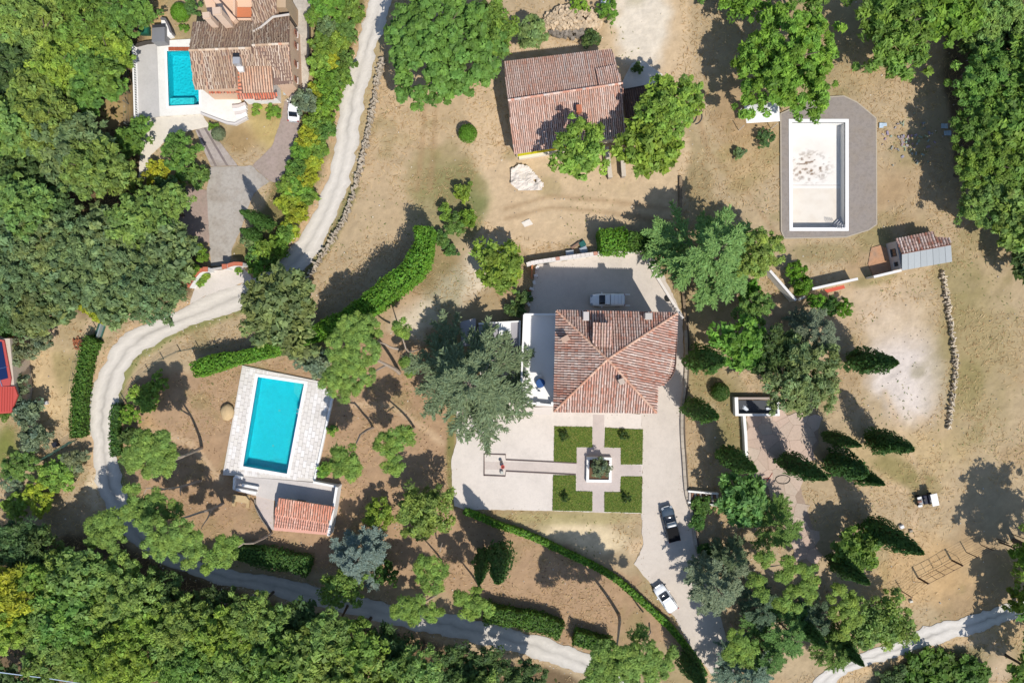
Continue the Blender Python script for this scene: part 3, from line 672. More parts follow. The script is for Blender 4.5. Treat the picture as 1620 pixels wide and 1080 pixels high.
# ------------------------------------------------------------------ the tile roofed house in the middle
EAVE = 11.0; PK = 13.9
def main_house():
    b = empty('country_house', U(965, 570), label='large country house with hipped terracotta tile roof and rounded corner bay', cat='house')
    e = lambda x, y: U(x, y, EAVE)
    NW, NE, E1, E2, E3, SE0, SE, SW = e(880, 491), e(1072, 495), e(1069.5, 575), e(1062, 597), e(1051, 608), e(1040, 612), e(1039, 653), e(876, 651)
    E1b = e(1067, 588)
    peak = U(961, 568, PK)
    # walls a little inside the eaves
    fp = [NW + Vector((.45, -.45, 0)), NE + Vector((-.45, -.45, 0)), E1 + Vector((-.45, 0, 0)), E2 + Vector((-.4, .2, 0)), E3 + Vector((-.3, .35, 0)), SE0 + Vector((-.4, .3, 0)), SE + Vector((-.45, .45, 0)), SW + Vector((.45, .45, 0))]
    mb = MB(); mb.prism(fp, 0, EAVE - .16, s2l(222, 200, 172, .8)); mb.build('wall', M_STUCCO, b)
    mb = MB()
    for i in range(len(fp)):                                  # eaves gutter
        a = [NW, NE, E1, E2, E3, SE0, SE, SW]
    mb.tube([p + Vector((0, 0, -.12)) for p in (NW, NE, E1, E1b, E2, E3, SE0, SE, SW, NW)], .075, 5, s2l(92, 66, 54)); mb.build('gutter', M_PLAIN, b)
    def lift(p, q=None):                                      # roof plane heights are given by the points
        return p
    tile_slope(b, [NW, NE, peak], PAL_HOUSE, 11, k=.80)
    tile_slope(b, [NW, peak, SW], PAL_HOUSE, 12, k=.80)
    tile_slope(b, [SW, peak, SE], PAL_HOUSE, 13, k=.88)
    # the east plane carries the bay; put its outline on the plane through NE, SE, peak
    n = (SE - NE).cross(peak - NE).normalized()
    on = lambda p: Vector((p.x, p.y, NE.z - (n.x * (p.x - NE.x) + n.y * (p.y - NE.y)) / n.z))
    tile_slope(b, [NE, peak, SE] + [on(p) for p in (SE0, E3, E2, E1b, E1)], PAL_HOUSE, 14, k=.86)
    for i, p in enumerate((NW, NE, SW, SE)): ridge(b, p + (peak - p).normalized() * .1, peak, [(s2l(214, 176, 152), 3), (s2l(200, 150, 124), 2)], 20 + i, k=.82)
    mb = MB(); mb.lathe(peak, [(.25, -.05), (.2, .12), (.08, .2)], 8, s2l(200, 150, 124, .8)); mb.build('roof_finial', M_TILE, b)
    # roof turret with its own little tile roof
    z0 = 9.4; t = lambda x, y, z=13.7: U(x, y, z)
    tp = [t(940, 512), t(967, 513), t(966, 547), t(940, 545)]
    mb = MB(); mb.prism(tp, 11.2, 13.3, s2l(206, 176, 152, .8)); tu = mb.build('roof_turret', M_STUCCO, b)
    q = [tp[0] + Vector((-.12, .12, -.40)), tp[1] + Vector((.12, .12, -.40)), tp[2] + Vector((.12, -.2, .05)), tp[3] + Vector((-.12, -.2, .05))]
    tile_slope(b, q, PAL_BARN, 15, pitch=.36, k=.85, name='turret_roof')
    mb = MB(); mid0 = (q[0] + q[1]) / 2; mid1 = (q[2] + q[3]) / 2
    mb.tube([mid0 + Vector((0, 0, .12)), mid1 + Vector((0, 0, .12))], .08, 5, s2l(220, 190, 168, .85)); mb.build('turret_rib', M_TILE, b)
    # chimneys and a skylight
    p = U(927, 500, 12.3); chimney(b, p, .62, 1.0, 10.9, 12.3, s2l(216, 206, 200, .85))
    p = U(1026, 500, 12.3); chimney(b, p, .8, .7, 10.9, 12.2, s2l(206, 198, 190, .85))
    p = U(894, 536, 12.6); chimney(b, p, .9, .6, 11.1, 12.6, s2l(204, 172, 150, .85), .5)
    p = U(983, 603, 13.6); chimney(b, p, .62, .62, 11.9, 13.6, s2l(210, 190, 172, .85), .4)
    # windows, mostly under the eaves
    for x in (905, 945, 985, 1025):
        for z in (1.6, 5.0, 8.6):
            a, c = fp[0], fp[1]; f = (x - 880) / 192; c_ = a.lerp(c, f); window(b, (c_.x, c_.y, z), (0, 1), 1.1, 1.5)
    for x in (900, 990, 1020):
        for z in (1.6, 5.0, 8.6):
            a, c = fp[7], fp[6]; f = (x - 876) / 163; c_ = a.lerp(c, f); window(b, (c_.x, c_.y, z), (0, -1), 1.1, 1.5)
    c_ = fp[7].lerp(fp[6], .45); door(b, (c_.x, c_.y, 1.15), (0, -1), 1.5, 2.3)
    # first floor terrace on the west side
    TZ = 3.2; g = lambda x, y, z=TZ: U(x, y, z)
    pl = [g(829, 497), g(879, 497), g(875, 641), g(823, 636)]
    pl[1].x = pl[2].x = min(pl[1].x, pl[2].x) + .9; mb = MB(); mb.prism(pl, 0, TZ, WHITE); mb.build('terrace_block', M_STUCCO, b)
    par = MB()
    hp = TZ + .95
    for (a, c) in (((829, 498), (823.5, 636)), ((823.5, 635), (875, 640))):
        par.ribbon([g(*a), g(*c)], .25, TZ, hp, WHITE)
    par.ribbon([g(829, 497.5), g(879, 497.5)], .25, TZ, hp - .1, WHITE)
    par.build('parapet', M_STUCCO, b)
    cp = MB(); cp.ribbon([g(823, 640, 4.1), g(875, 645, 4.1)], .5, 1.2, 1.3, s2l(206, 196, 188, .8)); cp.build('coping', M_STUCCO, b)
    for x in (827, 851, 874):
        k = MB(); q = g(x, 637.5); k.box((q.x, q.y, hp - .1), (.5, .5, .5), 0, WHITE); k.build('parapet_post', M_STUCCO, b)
    w1 = fp[0].lerp(fp[7], .35); door(b, (w1.x, w1.y, TZ + 1.05), (-1, 0), 1.2, 2.1); w1 = fp[0].lerp(fp[7], .65); window(b, (w1.x, w1.y, TZ + 1.4), (-1, 0), 1.2, 1.4)
    # steps down at the south end
    for i in range(4):
        k = MB(); q = U(850, 644 + i * 3.2); k.box((q.x, q.y, 1.2 - i * .3), (4.2, .3, .3), 0, s2l(216, 206, 198, .8)); k.build('step', M_STUCCO, b)
    return b
main_house()

def annex():
    b = empty('garden_annex', U(775, 530), label='low pale flat roofed annex under the great blue green cedar', cat='annex')
    z = 2.6
    mb = MB(); mb.prism([U(728, 509, z), U(752, 503, z), U(754, 545, z), U(730, 548, z)], 0, z, s2l(176, 172, 174, .75)); mb.build('wall', M_STUCCO, b)
    mb = MB(); mb.prism([U(757, 512, z), U(823, 508, z), U(822, 548, z), U(760, 552, z)], 0, z - .3, s2l(176, 172, 176, .74)); mb.build('flat_roof', M_STUCCO, b)
    mb = MB(); mb.prism([U(788, 509, z), U(808, 508, z), U(808, 530, z), U(790, 531, z)], z - .3, z + .3, WHITE); mb.build('roof_hatch', M_STUCCO, b)
    mb = MB(); mb.ribbon([U(757, 512, z), U(823, 508, z), U(822, 548, z)], .22, z - .3, z, WHITE); mb.build('parapet', M_STUCCO, b)
annex()

# terrace furniture
def terrace_table():
    p = U(855, 606, 3.9); z = 3.2
    t = empty('terrace_table', (p.x, p.y, z), label='round table under a dark blue cloth on the white terrace', cat='table')
    mb = MB(); mb.lathe((0, 0, 0), [(.62, .30), (.66, .55), (.64, .74), (.58, .77)], 14, s2l(34, 74, 128)); mb.build('table_cover', M_PLAIN, t, local=True)
    mb = MB(); mb.lathe((0, 0, 0), [(.3, .003), (.3, .05), (.05, .08), (.05, .5)], 10, (.4, .4, .4)); mb.build('pedestal', M_METAL, t, local=True)
    for i, (dx, dy, lab) in enumerate(((0.05, .95, 'white terrace chair on the house side of the blue covered table'), (-.15, -.95, 'white terrace chair at the stair end of the blue covered table'))):
        c = empty('terrace_chair', (p.x + dx, p.y + dy, z), math.atan2(dy, dx) - math.pi / 2, lab, 'chair', 'terrace chairs')
        mb = MB(); mb.bbox((0, 0, .43), (.46, .46, .05), 0, WHITE); mb.build('seat', M_PLAIN, c, local=True)
        mb = MB(); mb.box((0, .22, .68), (.46, .05, .45), 0, WHITE); mb.build('backrest', M_PLAIN, c, local=True)
        for sx in (-1, 1):
            for sy in (-1, 1):
                mb = MB(); mb.box((sx * .2, sy * .2, .203), (.04, .04, .4), 0, WHITE); mb.build('leg', M_PLAIN, c, local=True)
terrace_table()

# ------------------------------------------------------------------ barn
def barn():
    b = empty('barn', U(890, 165), label='long barn with pink terracotta gable roof and yellow wall strip', cat='barn')
    ez = 4.3; rz = 6.0; e = lambda x, y, z=ez: U(x, y, z)
    A, B, C, D = e(797, 98), e(968, 78), e(989, 217, 3.6), e(813, 244, 3.6)
    r0, r1 = e(803.5, 160, rz), e(985, 133, rz)
    fp = [A + Vector((.4, -.35, 0)), B + Vector((-.4, -.35, 0)), C + Vector((-.4, .45, 0)), D + Vector((.4, .45, 0))]
    mb = MB(); mb.prism(fp, 0, [ez - .25, ez - .25, 3.35, 3.35], s2l(228, 214, 184, .82))
    mb.build('wall', M_STUCCO, b)
    mb = MB()
    for (p, q, r, s) in ((fp[0], fp[3], r0, 0), (fp[1], fp[2], r1, 0)):
        ax = Vector((.12 if p is fp[0] else -.12, 0, 0))
        rr = Vector((r.x, r.y, rz - .3)) + Vector((.4 if p is fp[0] else -.4, 0, 0))
        mb.add([Vector((p.x, p.y, ez - .25)), Vector((q.x, q.y, 3.35)), rr], [(0, 1, 2)], s2l(228, 214, 184, .82)); mb.add([Vector((p.x, p.y, ez - .25)) + ax, Vector((q.x, q.y, 3.35)) + ax, rr + ax], [(2, 1, 0)], s2l(228, 214, 184, .82))
    mb.build('gable_wall', M_STUCCO, b)
    dn = Vector((0, 0, -.16))
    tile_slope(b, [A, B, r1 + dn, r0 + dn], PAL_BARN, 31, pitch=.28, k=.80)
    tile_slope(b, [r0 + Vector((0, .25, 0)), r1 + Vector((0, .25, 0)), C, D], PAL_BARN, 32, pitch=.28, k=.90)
    # raised patch of newer tiles at the ridge
    n = (B - A).cross(r0 + dn - A).normalized(); n = n if n.z > 0 else -n
    pt = [A.lerp(B, .80).lerp(r0.lerp(r1, .80) + dn, .54), A.lerp(B, .985).lerp(r0.lerp(r1, .985) + dn, .50), A.lerp(B, .985).lerp(r0.lerp(r1, .985) + dn, .97), A.lerp(B, .80).lerp(r0.lerp(r1, .80) + dn, .97)]
    tile_slope(b, [p + n * .36 for p in pt], PAL_BARN, 33, pitch=.28, k=.88, name='raised_roof_patch', thick=.34)
    ridge(b, r0 + Vector((0, .1, .02)), r1 + Vector((0, .1, .02)), PAL_BARN, 34, r=.16)
    # the south wall's yellow band above whitewash
    a, c = fp[3], fp[2]; d = (c - a).normalized(); nn = Vector((d.y, -d.x, 0))
    mb = MB(); mb.box(a.lerp(c, .28) + nn * .04 + Vector((0, 0, 2.1 - a.z)), ((c - a).length * .54, .07, 2.4), math.atan2(d.y, d.x), s2l(212, 204, 34, .8)); mb.build('yellow_wall_panel', M_STUCCO, b)
    mb = MB(); mb.box(a.lerp(c, .28) + nn * .22 + Vector((0, 0, .35 - a.z)), ((c - a).length * .52, .4, .7), math.atan2(d.y, d.x), s2l(232, 222, 206, .8)); mb.build('wall_plinth', M_STUCCO, b)
    p = a.lerp(c, .70); door(b, (p.x, p.y, 1.05), nn, 1.1, 2.1)
    p = U(916, 172, 6.1); o = chimney(b, p, .62, .8, 4.2, 6.1, s2l(206, 128, 96, .8), .1, PAL_BARN)
    p = U(918, 192, 5.2); chimney(b, p, 1.0, .7, 3.6, 4.9, s2l(176, 158, 146, .8), .1, PAL_BARN)
    # the lean-to on the east side
    l = [e(985, 143, 3.1), e(1050, 131, 3.1), e(1056, 158, 3.0), e(1050, 205, 2.5), e(992, 217, 2.5)]
    for i, (x, y) in enumerate(((1047, 136), (1047, 200), (1000, 212))):
        q = U(x, y); k = MB(); k.box((q.x, q.y, 1.2), (.2, .2, 2.4), 0, (.12, .08, .05)); k.build('post', M_WOOD, b)
    tile_slope(b, [e(985, 143, 3.3), e(1050, 131, 3.3), e(1056, 203, 2.4), e(992, 217, 2.4)], [(s2l(122, 92, 78), 3), (s2l(142, 112, 96), 3), (s2l(100, 76, 66), 3)], 35, k=.8, name='lean_to_roof')
    k = MB(); k.tube([e(985, 142.5, 3.35), e(1050, 130.5, 3.35)], .12, 5, (.06, .045, .04)); k.build('roof_edge', M_WOOD, b)
    return b
barn()
for i, (a, c, l) in enumerate((((958, 236), (964, 284), 'low stone wall nearer the small tree in front of the barn'), ((982, 240), (985, 282), 'low stone wall nearer the large tree in front of the barn'))):
    b = empty('garden_wall', U(*a), label=l, cat='wall', group='two low walls before the barn')
    mb = MB(); mb.ribbon([U(*a), U(*c)], .5, 0, 1.15, s2l(190, 176, 160, .75)); mb.build('wall', M_STONE, b)
    mb = MB(); mb.ribbon([U(*a), U(*c)], .62, 1.15, 1.25, s2l(214, 200, 182, .78)); mb.build('coping', M_STONE, b)

# ------------------------------------------------------------------ villa in the upper left corner
def villa():
    b = empty('villa', U(385, 95), label='rambling villa with mossy brown tile roofs beside a small turquoise pool', cat='house')
    ez = 5.6; rz = 7.4; u = U; pk = s2l(226, 192, 164, .82); wall = MB()
    # west wing
    A, B = u(305, 35, ez), u(398, 35, ez); r0, r1 = u(299, 80, rz), u(398, 76, rz); C, D = u(374, 139, ez), u(308, 142, ez); B2 = u(399, 138, ez)
    wall.prism([A + Vector((.5, -.4, 0)), B + Vector((0, -.4, 0)), u(398, 102, ez), u(373, 102, ez), u(371, 136, ez), D + Vector((.5, .5, 0))], 0, ez - .2, pk)
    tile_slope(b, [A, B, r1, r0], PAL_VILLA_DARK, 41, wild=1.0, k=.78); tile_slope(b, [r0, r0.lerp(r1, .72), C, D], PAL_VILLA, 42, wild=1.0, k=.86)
    tile_slope(b, [r0.lerp(r1, .73), r1, u(400, 104, 6.55), u(371.5, 104, 6.55)], PAL_VILLA, 49, wild=1.0, k=.86)
    ridge(b, r0, r1, PAL_VILLA, 43)
    # east wing
    a, c, d_ = u(400, 50, ez), u(432, 26, ez), u(458, 23, ez); s0, s1 = u(399, 72, rz - .1), u(457.5, 69, rz - .1); g, f = u(463, 132, ez - .2), u(433, 134.5, ez - .2); h = u(400, 104, ez + .5)
    wall.prism([u(400, 52, ez), u(432, 29, ez), u(455, 27, ez), u(459, 128, ez), u(434, 130, ez), u(432, 103, ez), u(400, 103, ez)], 0, ez - .4, pk)
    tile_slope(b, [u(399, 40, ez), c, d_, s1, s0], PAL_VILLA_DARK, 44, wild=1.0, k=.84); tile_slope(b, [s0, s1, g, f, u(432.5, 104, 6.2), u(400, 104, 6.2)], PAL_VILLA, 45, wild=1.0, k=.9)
    ridge(b, s0, s1, PAL_VILLA, 46)
    # north block
    wall.prism([u(398.5, 0, ez), u(436, -2, ez), u(436, 22, ez), u(414, 38, ez), u(399.5, 38, ez)], 0, ez - .1, pk)
    tile_slope(b, [u(398.5, -14, 6.6), u(437, -16, 6.6), u(437, 23, 5.9), u(412, 42, 5.9), u(398.5, 44, 5.9)], PAL_VILLA, 47, wild=1.0, k=.86)
    mb = MB(); mb.tube([u(400, 50.5, 6.3), u(412, 44, 6.3), u(432, 27, 6.3), u(458, 23, 6.1)], .16, 6, s2l(206, 196, 186, .8)); mb.build('roof_gutter', M_STUCCO, b)
    mb = MB(); mb.prism([u(437, -14, 5.6), u(452, -14, 5.6), u(452, 12, 5.6), u(437.5, 12, 5.6)], 0, 5.6, s2l(196, 170, 140, .8)); mb.build('stair_block', M_STUCCO, b)
    mb = MB(); mb.prism([u(437.5, 14, 4.2), u(456, 13, 4.2), u(456, 22, 4.2), u(437.5, 22, 4.2)], 0, 4.2, s2l(96, 88, 82, .8)); mb.build('flat_roof', M_PLAIN, b)
    # terrace with tall chimneys and an orange floor
    wall.prism([u(318, -12, 5), u(398, -12, 5), u(398, 34, 5), u(331, 34, 5)], 0, 4.6, pk); wall.build('wall', M_STUCCO, b)
    mb = MB(); mb.prism([u(372, 11, 4.9), u(397, 11, 4.9), u(397, 28, 4.9), u(372, 28.5, 4.9)], 4.5, 4.75, s2l(206, 128, 88, .8)); mb.build('terrace_floor', M_PLAIN, b)
    par = MB()
    for q in ([(370.5, 0), (370.5, 32)], [(371, 31), (398, 31)], [(360, -8), (398, -8)]): par.ribbon([u(x, y, 5.4) for x, y in q], .3, 4.6, 5.5, pk)
    par.build('parapet', M_STUCCO, b)
    for i, (bx, by, z1, wd) in enumerate(((341, 40, 8.6, .85), (363, 40, 9.8, 1.0))):
        p = u(bx, by, 6.0); o = chimney(b, p, wd, wd * .8, 4.6, z1, s2l(232, 204, 180, .82), .1, PAL_VILLA, 'tall_chimney')
    mb = MB(); mb.box(u(352, 12, 6.0) + Vector((0, 0, -.7)), (.6, 5.6, 2.6), .75, pk); mb.build('wing_wall', M_STUCCO, b)
    # grey flue on the south plane
    mb = MB(); p = u(374, 96, 7.4); mb.box(p + Vector((0, 0, -.8)), (.95, .9, 1.8), 0, s2l(176, 176, 178)); ch = mb.build('flue', M_METAL, b)
    mb = MB(); mb.box(p + Vector((-.05, .75, -.05)), (.9, .55, .1), 0, (.03, .03, .035)); mb.build('flue_plate', M_METAL, ch)  # near-black plate set just behind the flue
    mb = MB(); mb.prism([u(372, 104, 6.6), u(384, 104, 6.6), u(386, 113, 6.3), u(378, 114, 6.3)], 6.0, 6.45, s2l(232, 226, 220, .82)); mb.build('flashing', M_STUCCO, b)
    # lower porch
    pz = 4.4
    tile_slope(b, [u(376, 105, 5.2), u(432, 104, 5.2), u(432, 146, pz), u(384, 147, pz)], [(s2l(216, 172, 142), 5), (s2l(202, 156, 128), 3), (s2l(222, 190, 164), 3)], 48, pitch=.36, k=.86, name='porch_roof')
    tile_slope(b, [u(376, 148, 3.9), u(437, 146, 3.9), u(438, 155, 3.4), u(376, 156.5, 3.4)], PAL_RED, 50, pitch=.36, k=.92, name='eaves_canopy')
    tile_slope(b, [u(374.5, 113, 4.6), u(383, 113, 4.6), u(383, 146, 4.1), u(375, 147, 4.1)], PAL_RED, 51, pitch=.5, up=(1, 0, 0), k=.92, name='side_canopy')
    w = MB(); pw = [u(378, 105), u(430, 104), u(432, 150), u(379, 152)]; pw = [Vector((q.x * .965, q.y * .965, 0)) for q in pw]
    w.prism(pw, 0, 3.35, WHITE); w.build('porch_wall', M_STUCCO, b)
    a_, c_ = pw[3], pw[2]; nn = Vector(((c_ - a_).y, -(c_ - a_).x, 0)).normalized()
    for t in (.42, .62, .82):
        p = a_.lerp(c_, t); window(b, (p.x, p.y, 2.3), nn, .8, 1.0, s2l(150, 84, 60))
    # arched terracotta awning over the pool terrace door
    for i, (x0, x1) in enumerate(((330, 346), (346, 356), (358, 373))):
        tile_slope(b, [u(x0, 139, 3.9), u(x1, 139, 3.9), u(x1, 147, 3.3), u(x0, 147, 3.3)], PAL_RED, 52 + i, pitch=.4, k=.7, name='door_awning')
    for y in (40, 60, 90, 115):
        p = u(456, y, 2); window(b, (u(459, y, ez).x + .01, u(459, y, ez).y, 3.2), (1, 0), .7, 1.1, s2l(150, 96, 76))
    return b
villa()

def villa_outside():
    # balustraded terrace
    t = empty('balustrade', U(216, 130), label='white balustrade along the western edge of the villa terrace', cat='balustrade')
    p0, p1 = U(214, 73, .5), U(217.5, 190, .5); n = 30
    mb = MB(); mb.ribbon([p0, p1], .26, .0, .42, WHITE); mb.build('base_rail', M_STUCCO, t)
    mb = MB(); mb.ribbon([p0, p1], .22, 1.16, 1.26, WHITE); mb.build('top_rail', M_STUCCO, t)
    m0 = MB(); m0.lathe((0, 0, 0), [(.10, 0), (.06, .1), (.11, .3), (.05, .6), (.09, .74)], 7, WHITE); me = m0.mesh('baluster', M_STUCCO)
    for i in range(n): q = p0.lerp(p1, (i + .5) / n); link('baluster', me, t, Vector((q.x, q.y, .42)) - t.location)
    s = MB(); s.prism([U(x, y, .4) for x, y in [(215.5, 72), (247.5, 67.5), (252, 184), (219, 189.5)]], .0, .35, s2l(206, 202, 198, .76)); T(s.build('villa_terrace', M_PAVE), 'broad grey terrace between balustrade and villa pool', 'terrace', kind='structure')
    s = MB(); s.ribbon([U(215, 73, .5), U(232, 68.5, .5), U(248, 67, .5)], .3, .0, .9, s2l(90, 84, 78, .7)); T(s.build('terrace_wall', M_STONE), 'dark stone end wall of the grey villa terrace', 'wall')
    k = empty('pool_shed', U(249, 53), label='small grey flat roofed shed above the villa terrace', cat='shed')
    s = MB(); s.prism([U(241, 41, 2), U(259, 39, 2), U(259, 64, 2), U(240, 66, 2)], 0, 1.8, s2l(150, 150, 152, .75)); s.build('wall', M_STUCCO, k)
    s = MB(); s.prism([U(240, 44, 2), U(260, 42.5, 2), U(260, 65, 2), U(239.5, 66.5, 2)], 1.8, 1.93, s2l(160, 160, 164, .75)); s.build('roof', M_METAL, k)
    s = MB(); s.prism([U(240, 39, 2), U(260, 38, 2), U(260, 42, 2), U(240, 43.5, 2)], 1.8, 1.9, s2l(80, 80, 86, .7)); s.build('roof_ledge', M_METAL, k)
    s = MB(); s.prism([U(223, 46), U(239, 45), U(239, 57.5), U(223, 57), U(221.5, 52)], 0, .7, s2l(30, 88, 72, .8)); s.prism([U(224.5, 47.5), U(237.5, 46.5), U(237.5, 56), U(224.5, 55.5)], .7, .78, s2l(38, 104, 84, .8)); T(s.build('covered_spa', M_PLAIN), 'dark green covered tub beside the small grey shed', 'tub')
    s = MB(); s.prism([U(260.5, 36), U(270, 38), U(277, 60), U(262, 65)], 0, 1.0, WHITE); s.ribbon([U(261, 35.5), U(268, 36.5), U(274, 48), U(277, 57)], .3, 0, 1.3, s2l(120, 116, 118, .7)); T(s.build('white_retaining_wall', M_STUCCO), 'white curved retaining wall beside the small grey shed', 'wall')
    # curved steps at the end of the pool terrace
    st = empty('terrace_steps', U(383, 180), label='white curved steps at the end of the villa pool terrace', cat='steps')
    for i in range(5):
        m = MB(); a = U(371 + i * 1.5, 172 + i * 4.5); c = U(392, 167 + i * 4.6); m.ribbon([a, ((a + c) / 2) + Vector((0, -.15, 0)), c], .4, 0, .95 - i * .16, WHITE if i % 2 else s2l(216, 206, 200, .8)); m.build('step', M_STUCCO, st)
    # gate walls
    g = empty('gate_wall', U(330, 428), label='curved white gate wall with red coping at the villa entrance', cat='gate wall')
    z = 2.0
    for q in ([(297, 454), (303, 444), (312, 432), (318, 427.5), (326, 426.5)], [(358, 421.5), (370, 417.5), (384, 418)]):
        pts = resample([U(x, y, z) for x, y in q], .5)
        m = MB(); m.ribbon(pts, .45, 0, z, WHITE); m.build('wall', M_STUCCO, g)
        m = MB(); m.ribbon(pts, .55, z, z + .1, s2l(196, 116, 90, .8)); m.build('coping', M_TILE, g)
    for x, y in ((327, 426.5), (357, 422)):
        m = MB(); q = U(x, y, z); m.box((q.x, q.y, 1.2), (.6, .6, 2.4), 0, WHITE); m.bbox((q.x, q.y, 2.46), (.7, .7, .12), 0, s2l(196, 116, 90, .8)); m.build('gate_post', M_STUCCO, g)
    m = MB(); m.ribbon([U(328, 426, 1.7), U(357, 421.5, 1.7)], .08, .1, 1.7, s2l(206, 204, 204, .8)); m.build('gate_leaf', M_METAL, g)
    # low retaining wall of the pool terrace
    m = MB(); m.ribbon([U(320, 181), U(360, 196), U(374, 198), (U(393, 188))], .3, 0, .6, s2l(214, 208, 204, .8)); T(m.build('terrace_wall', M_STUCCO), 'low pale wall under the villa pool terrace', 'wall')
    m = MB(); m.ribbon([U(490.5, 35), U(491.5, 60), U(490, 110)], .18, 0, 1.2, (.08, .08, .08)); T(m.build('dark_fence', M_METAL), 'thin dark fence at the edge of the stained villa yard', 'fence')
    m = MB(); q = U(468, 72); m.box((q.x, q.y, .1), (.85, 1.1, .1), 0, s2l(96, 98, 100)); T(m.build('manhole_cover', M_METAL), 'grey hatch beside the villa wall in the stained yard', 'hatch', kind='structure')
    m = MB(); q = U(453, 145); m.box((q.x, q.y, .13), (.75, 1.1, .1), 0, s2l(170, 178, 182)); T(m.build('doormat', M_PLAIN), 'pale blue grey mat behind the white saloon', 'mat')
villa_outside()

# ------------------------------------------------------------------ shed on the slope and its white walls
def shed():
    b = empty('garden_shed', U(1450, 400), label='small shed with lichened tile slope and grey sheet slope', cat='shed')
    u = U; rz = 3.5; r0, r1 = u(1426.5, 401.5, rz), u(1504, 387, rz)
    e0, e1 = u(1418, 378, 2.9), u(1477, 366, 2.9); s0, s1 = u(1426.5, 428, 2.7), u(1506, 414, 2.7)
    fp = [u(1419, 381, 2.9), u(1476, 369, 2.9), u(1480, 377, 2.9), u(1500, 377, 2.9), u(1503, 411, 2.8), u(1427.5, 425, 2.8)]
    mb = MB(); mb.prism(fp, 0, [2.7, 2.7, 2.8, 2.8, 2.55, 2.55], s2l(206, 200, 196, .8)); mb.build('wall', M_STUCCO, b)
    tile_slope(b, [e0, e1, u(1480, 375, 3.1), u(1503, 377, 3.15), r1, r0], PAL_SHED, 61, pitch=.42, L=.5, k=.86, wild=.4)
    d = (r1 - r0)
    for i in range(8):                                         # corrugated grey sheets
        m = MB(); a = r0.lerp(r1, i / 8 + .002); c = r0.lerp(r1, (i + 1) / 8 - .002); f = s0.lerp(s1, (i + 1) / 8 - .002); g = s0.lerp(s1, i / 8 + .002)
        up = Vector((0, 0, .06 + .02 * (i % 2)))
        m.add([a + up, c + up, f + up, g + up] + [a, c, f, g], [(3, 2, 1, 0), (4, 5, 6, 7), (0, 1, 5, 4), (1, 2, 6, 5), (2, 3, 7, 6), (3, 0, 4, 7)], tuple(v * (.94 + .1 * ((i * 7) % 5) / 5) for v in s2l(150, 156, 160, .62)))
        m.build('roof_sheet', M_METAL, b)
    m = MB(); m.tube([r0 + Vector((0, 0, .05)), r1 + Vector((0, 0, .05))], .08, 5, s2l(120, 80, 66)); m.build('ridge_cap', M_TILE, b)
    a, c = fp[0], fp[5]; dd = (c - a).normalized(); nn = Vector((dd.y, -dd.x, 0)); nn = nn if nn.x < 0 else -nn
    p = a.lerp(c, .38); window(b, (p.x, p.y, 1.5), nn, 1.1, 1.3, s2l(60, 62, 66)); p = a.lerp(c, .8); window(b, (p.x, p.y, 1.6), nn, .6, .9, s2l(60, 62, 66))
    return b
shed()
def white_walls():
    for (a, c, h, l) in (((1218, 428), (1259, 475), 2.0, 'thin white boundary wall running down beside the firs'), ((1285, 457), (1357, 441), 2.1, 'white wall holding the small red canopy'), ((1382, 438), (1426, 427.5), 2.1, 'white wall ending at the small shed')):
        b = empty('white_wall', U(*a), label=l, cat='wall', group='white boundary walls near the shed')
        p0, p1 = U(a[0], a[1], h), U(c[0], c[1], h)
        m = MB(); m.ribbon([p0, p1], .28, 0, h, WHITE); m.build('wall', M_STUCCO, b)
        m = MB(); m.ribbon([p0, p1], .36, h, h + .07, s2l(228, 224, 220, .84)); m.build('coping', M_STUCCO, b)
        if h > 2.05 and a[0] < 1300:
            k = MB(); q = [U(1305, 458, 1.7), U(1336, 450.5, 1.7), U(1337, 456, 1.5), U(1309, 463, 1.5)]; k.prism(q, 1.42, 1.52, s2l(206, 92, 66, .8)); k.build('red_canopy', M_PLAIN, b)
    m = MB(); m.ribbon([U(1258, 475), U(1268, 470)], .3, 0, 1.2, s2l(220, 214, 206, .8)); T(m.build('wall_end', M_STUCCO), 'short white return at the lower end of the thin boundary wall', 'wall')
white_walls()
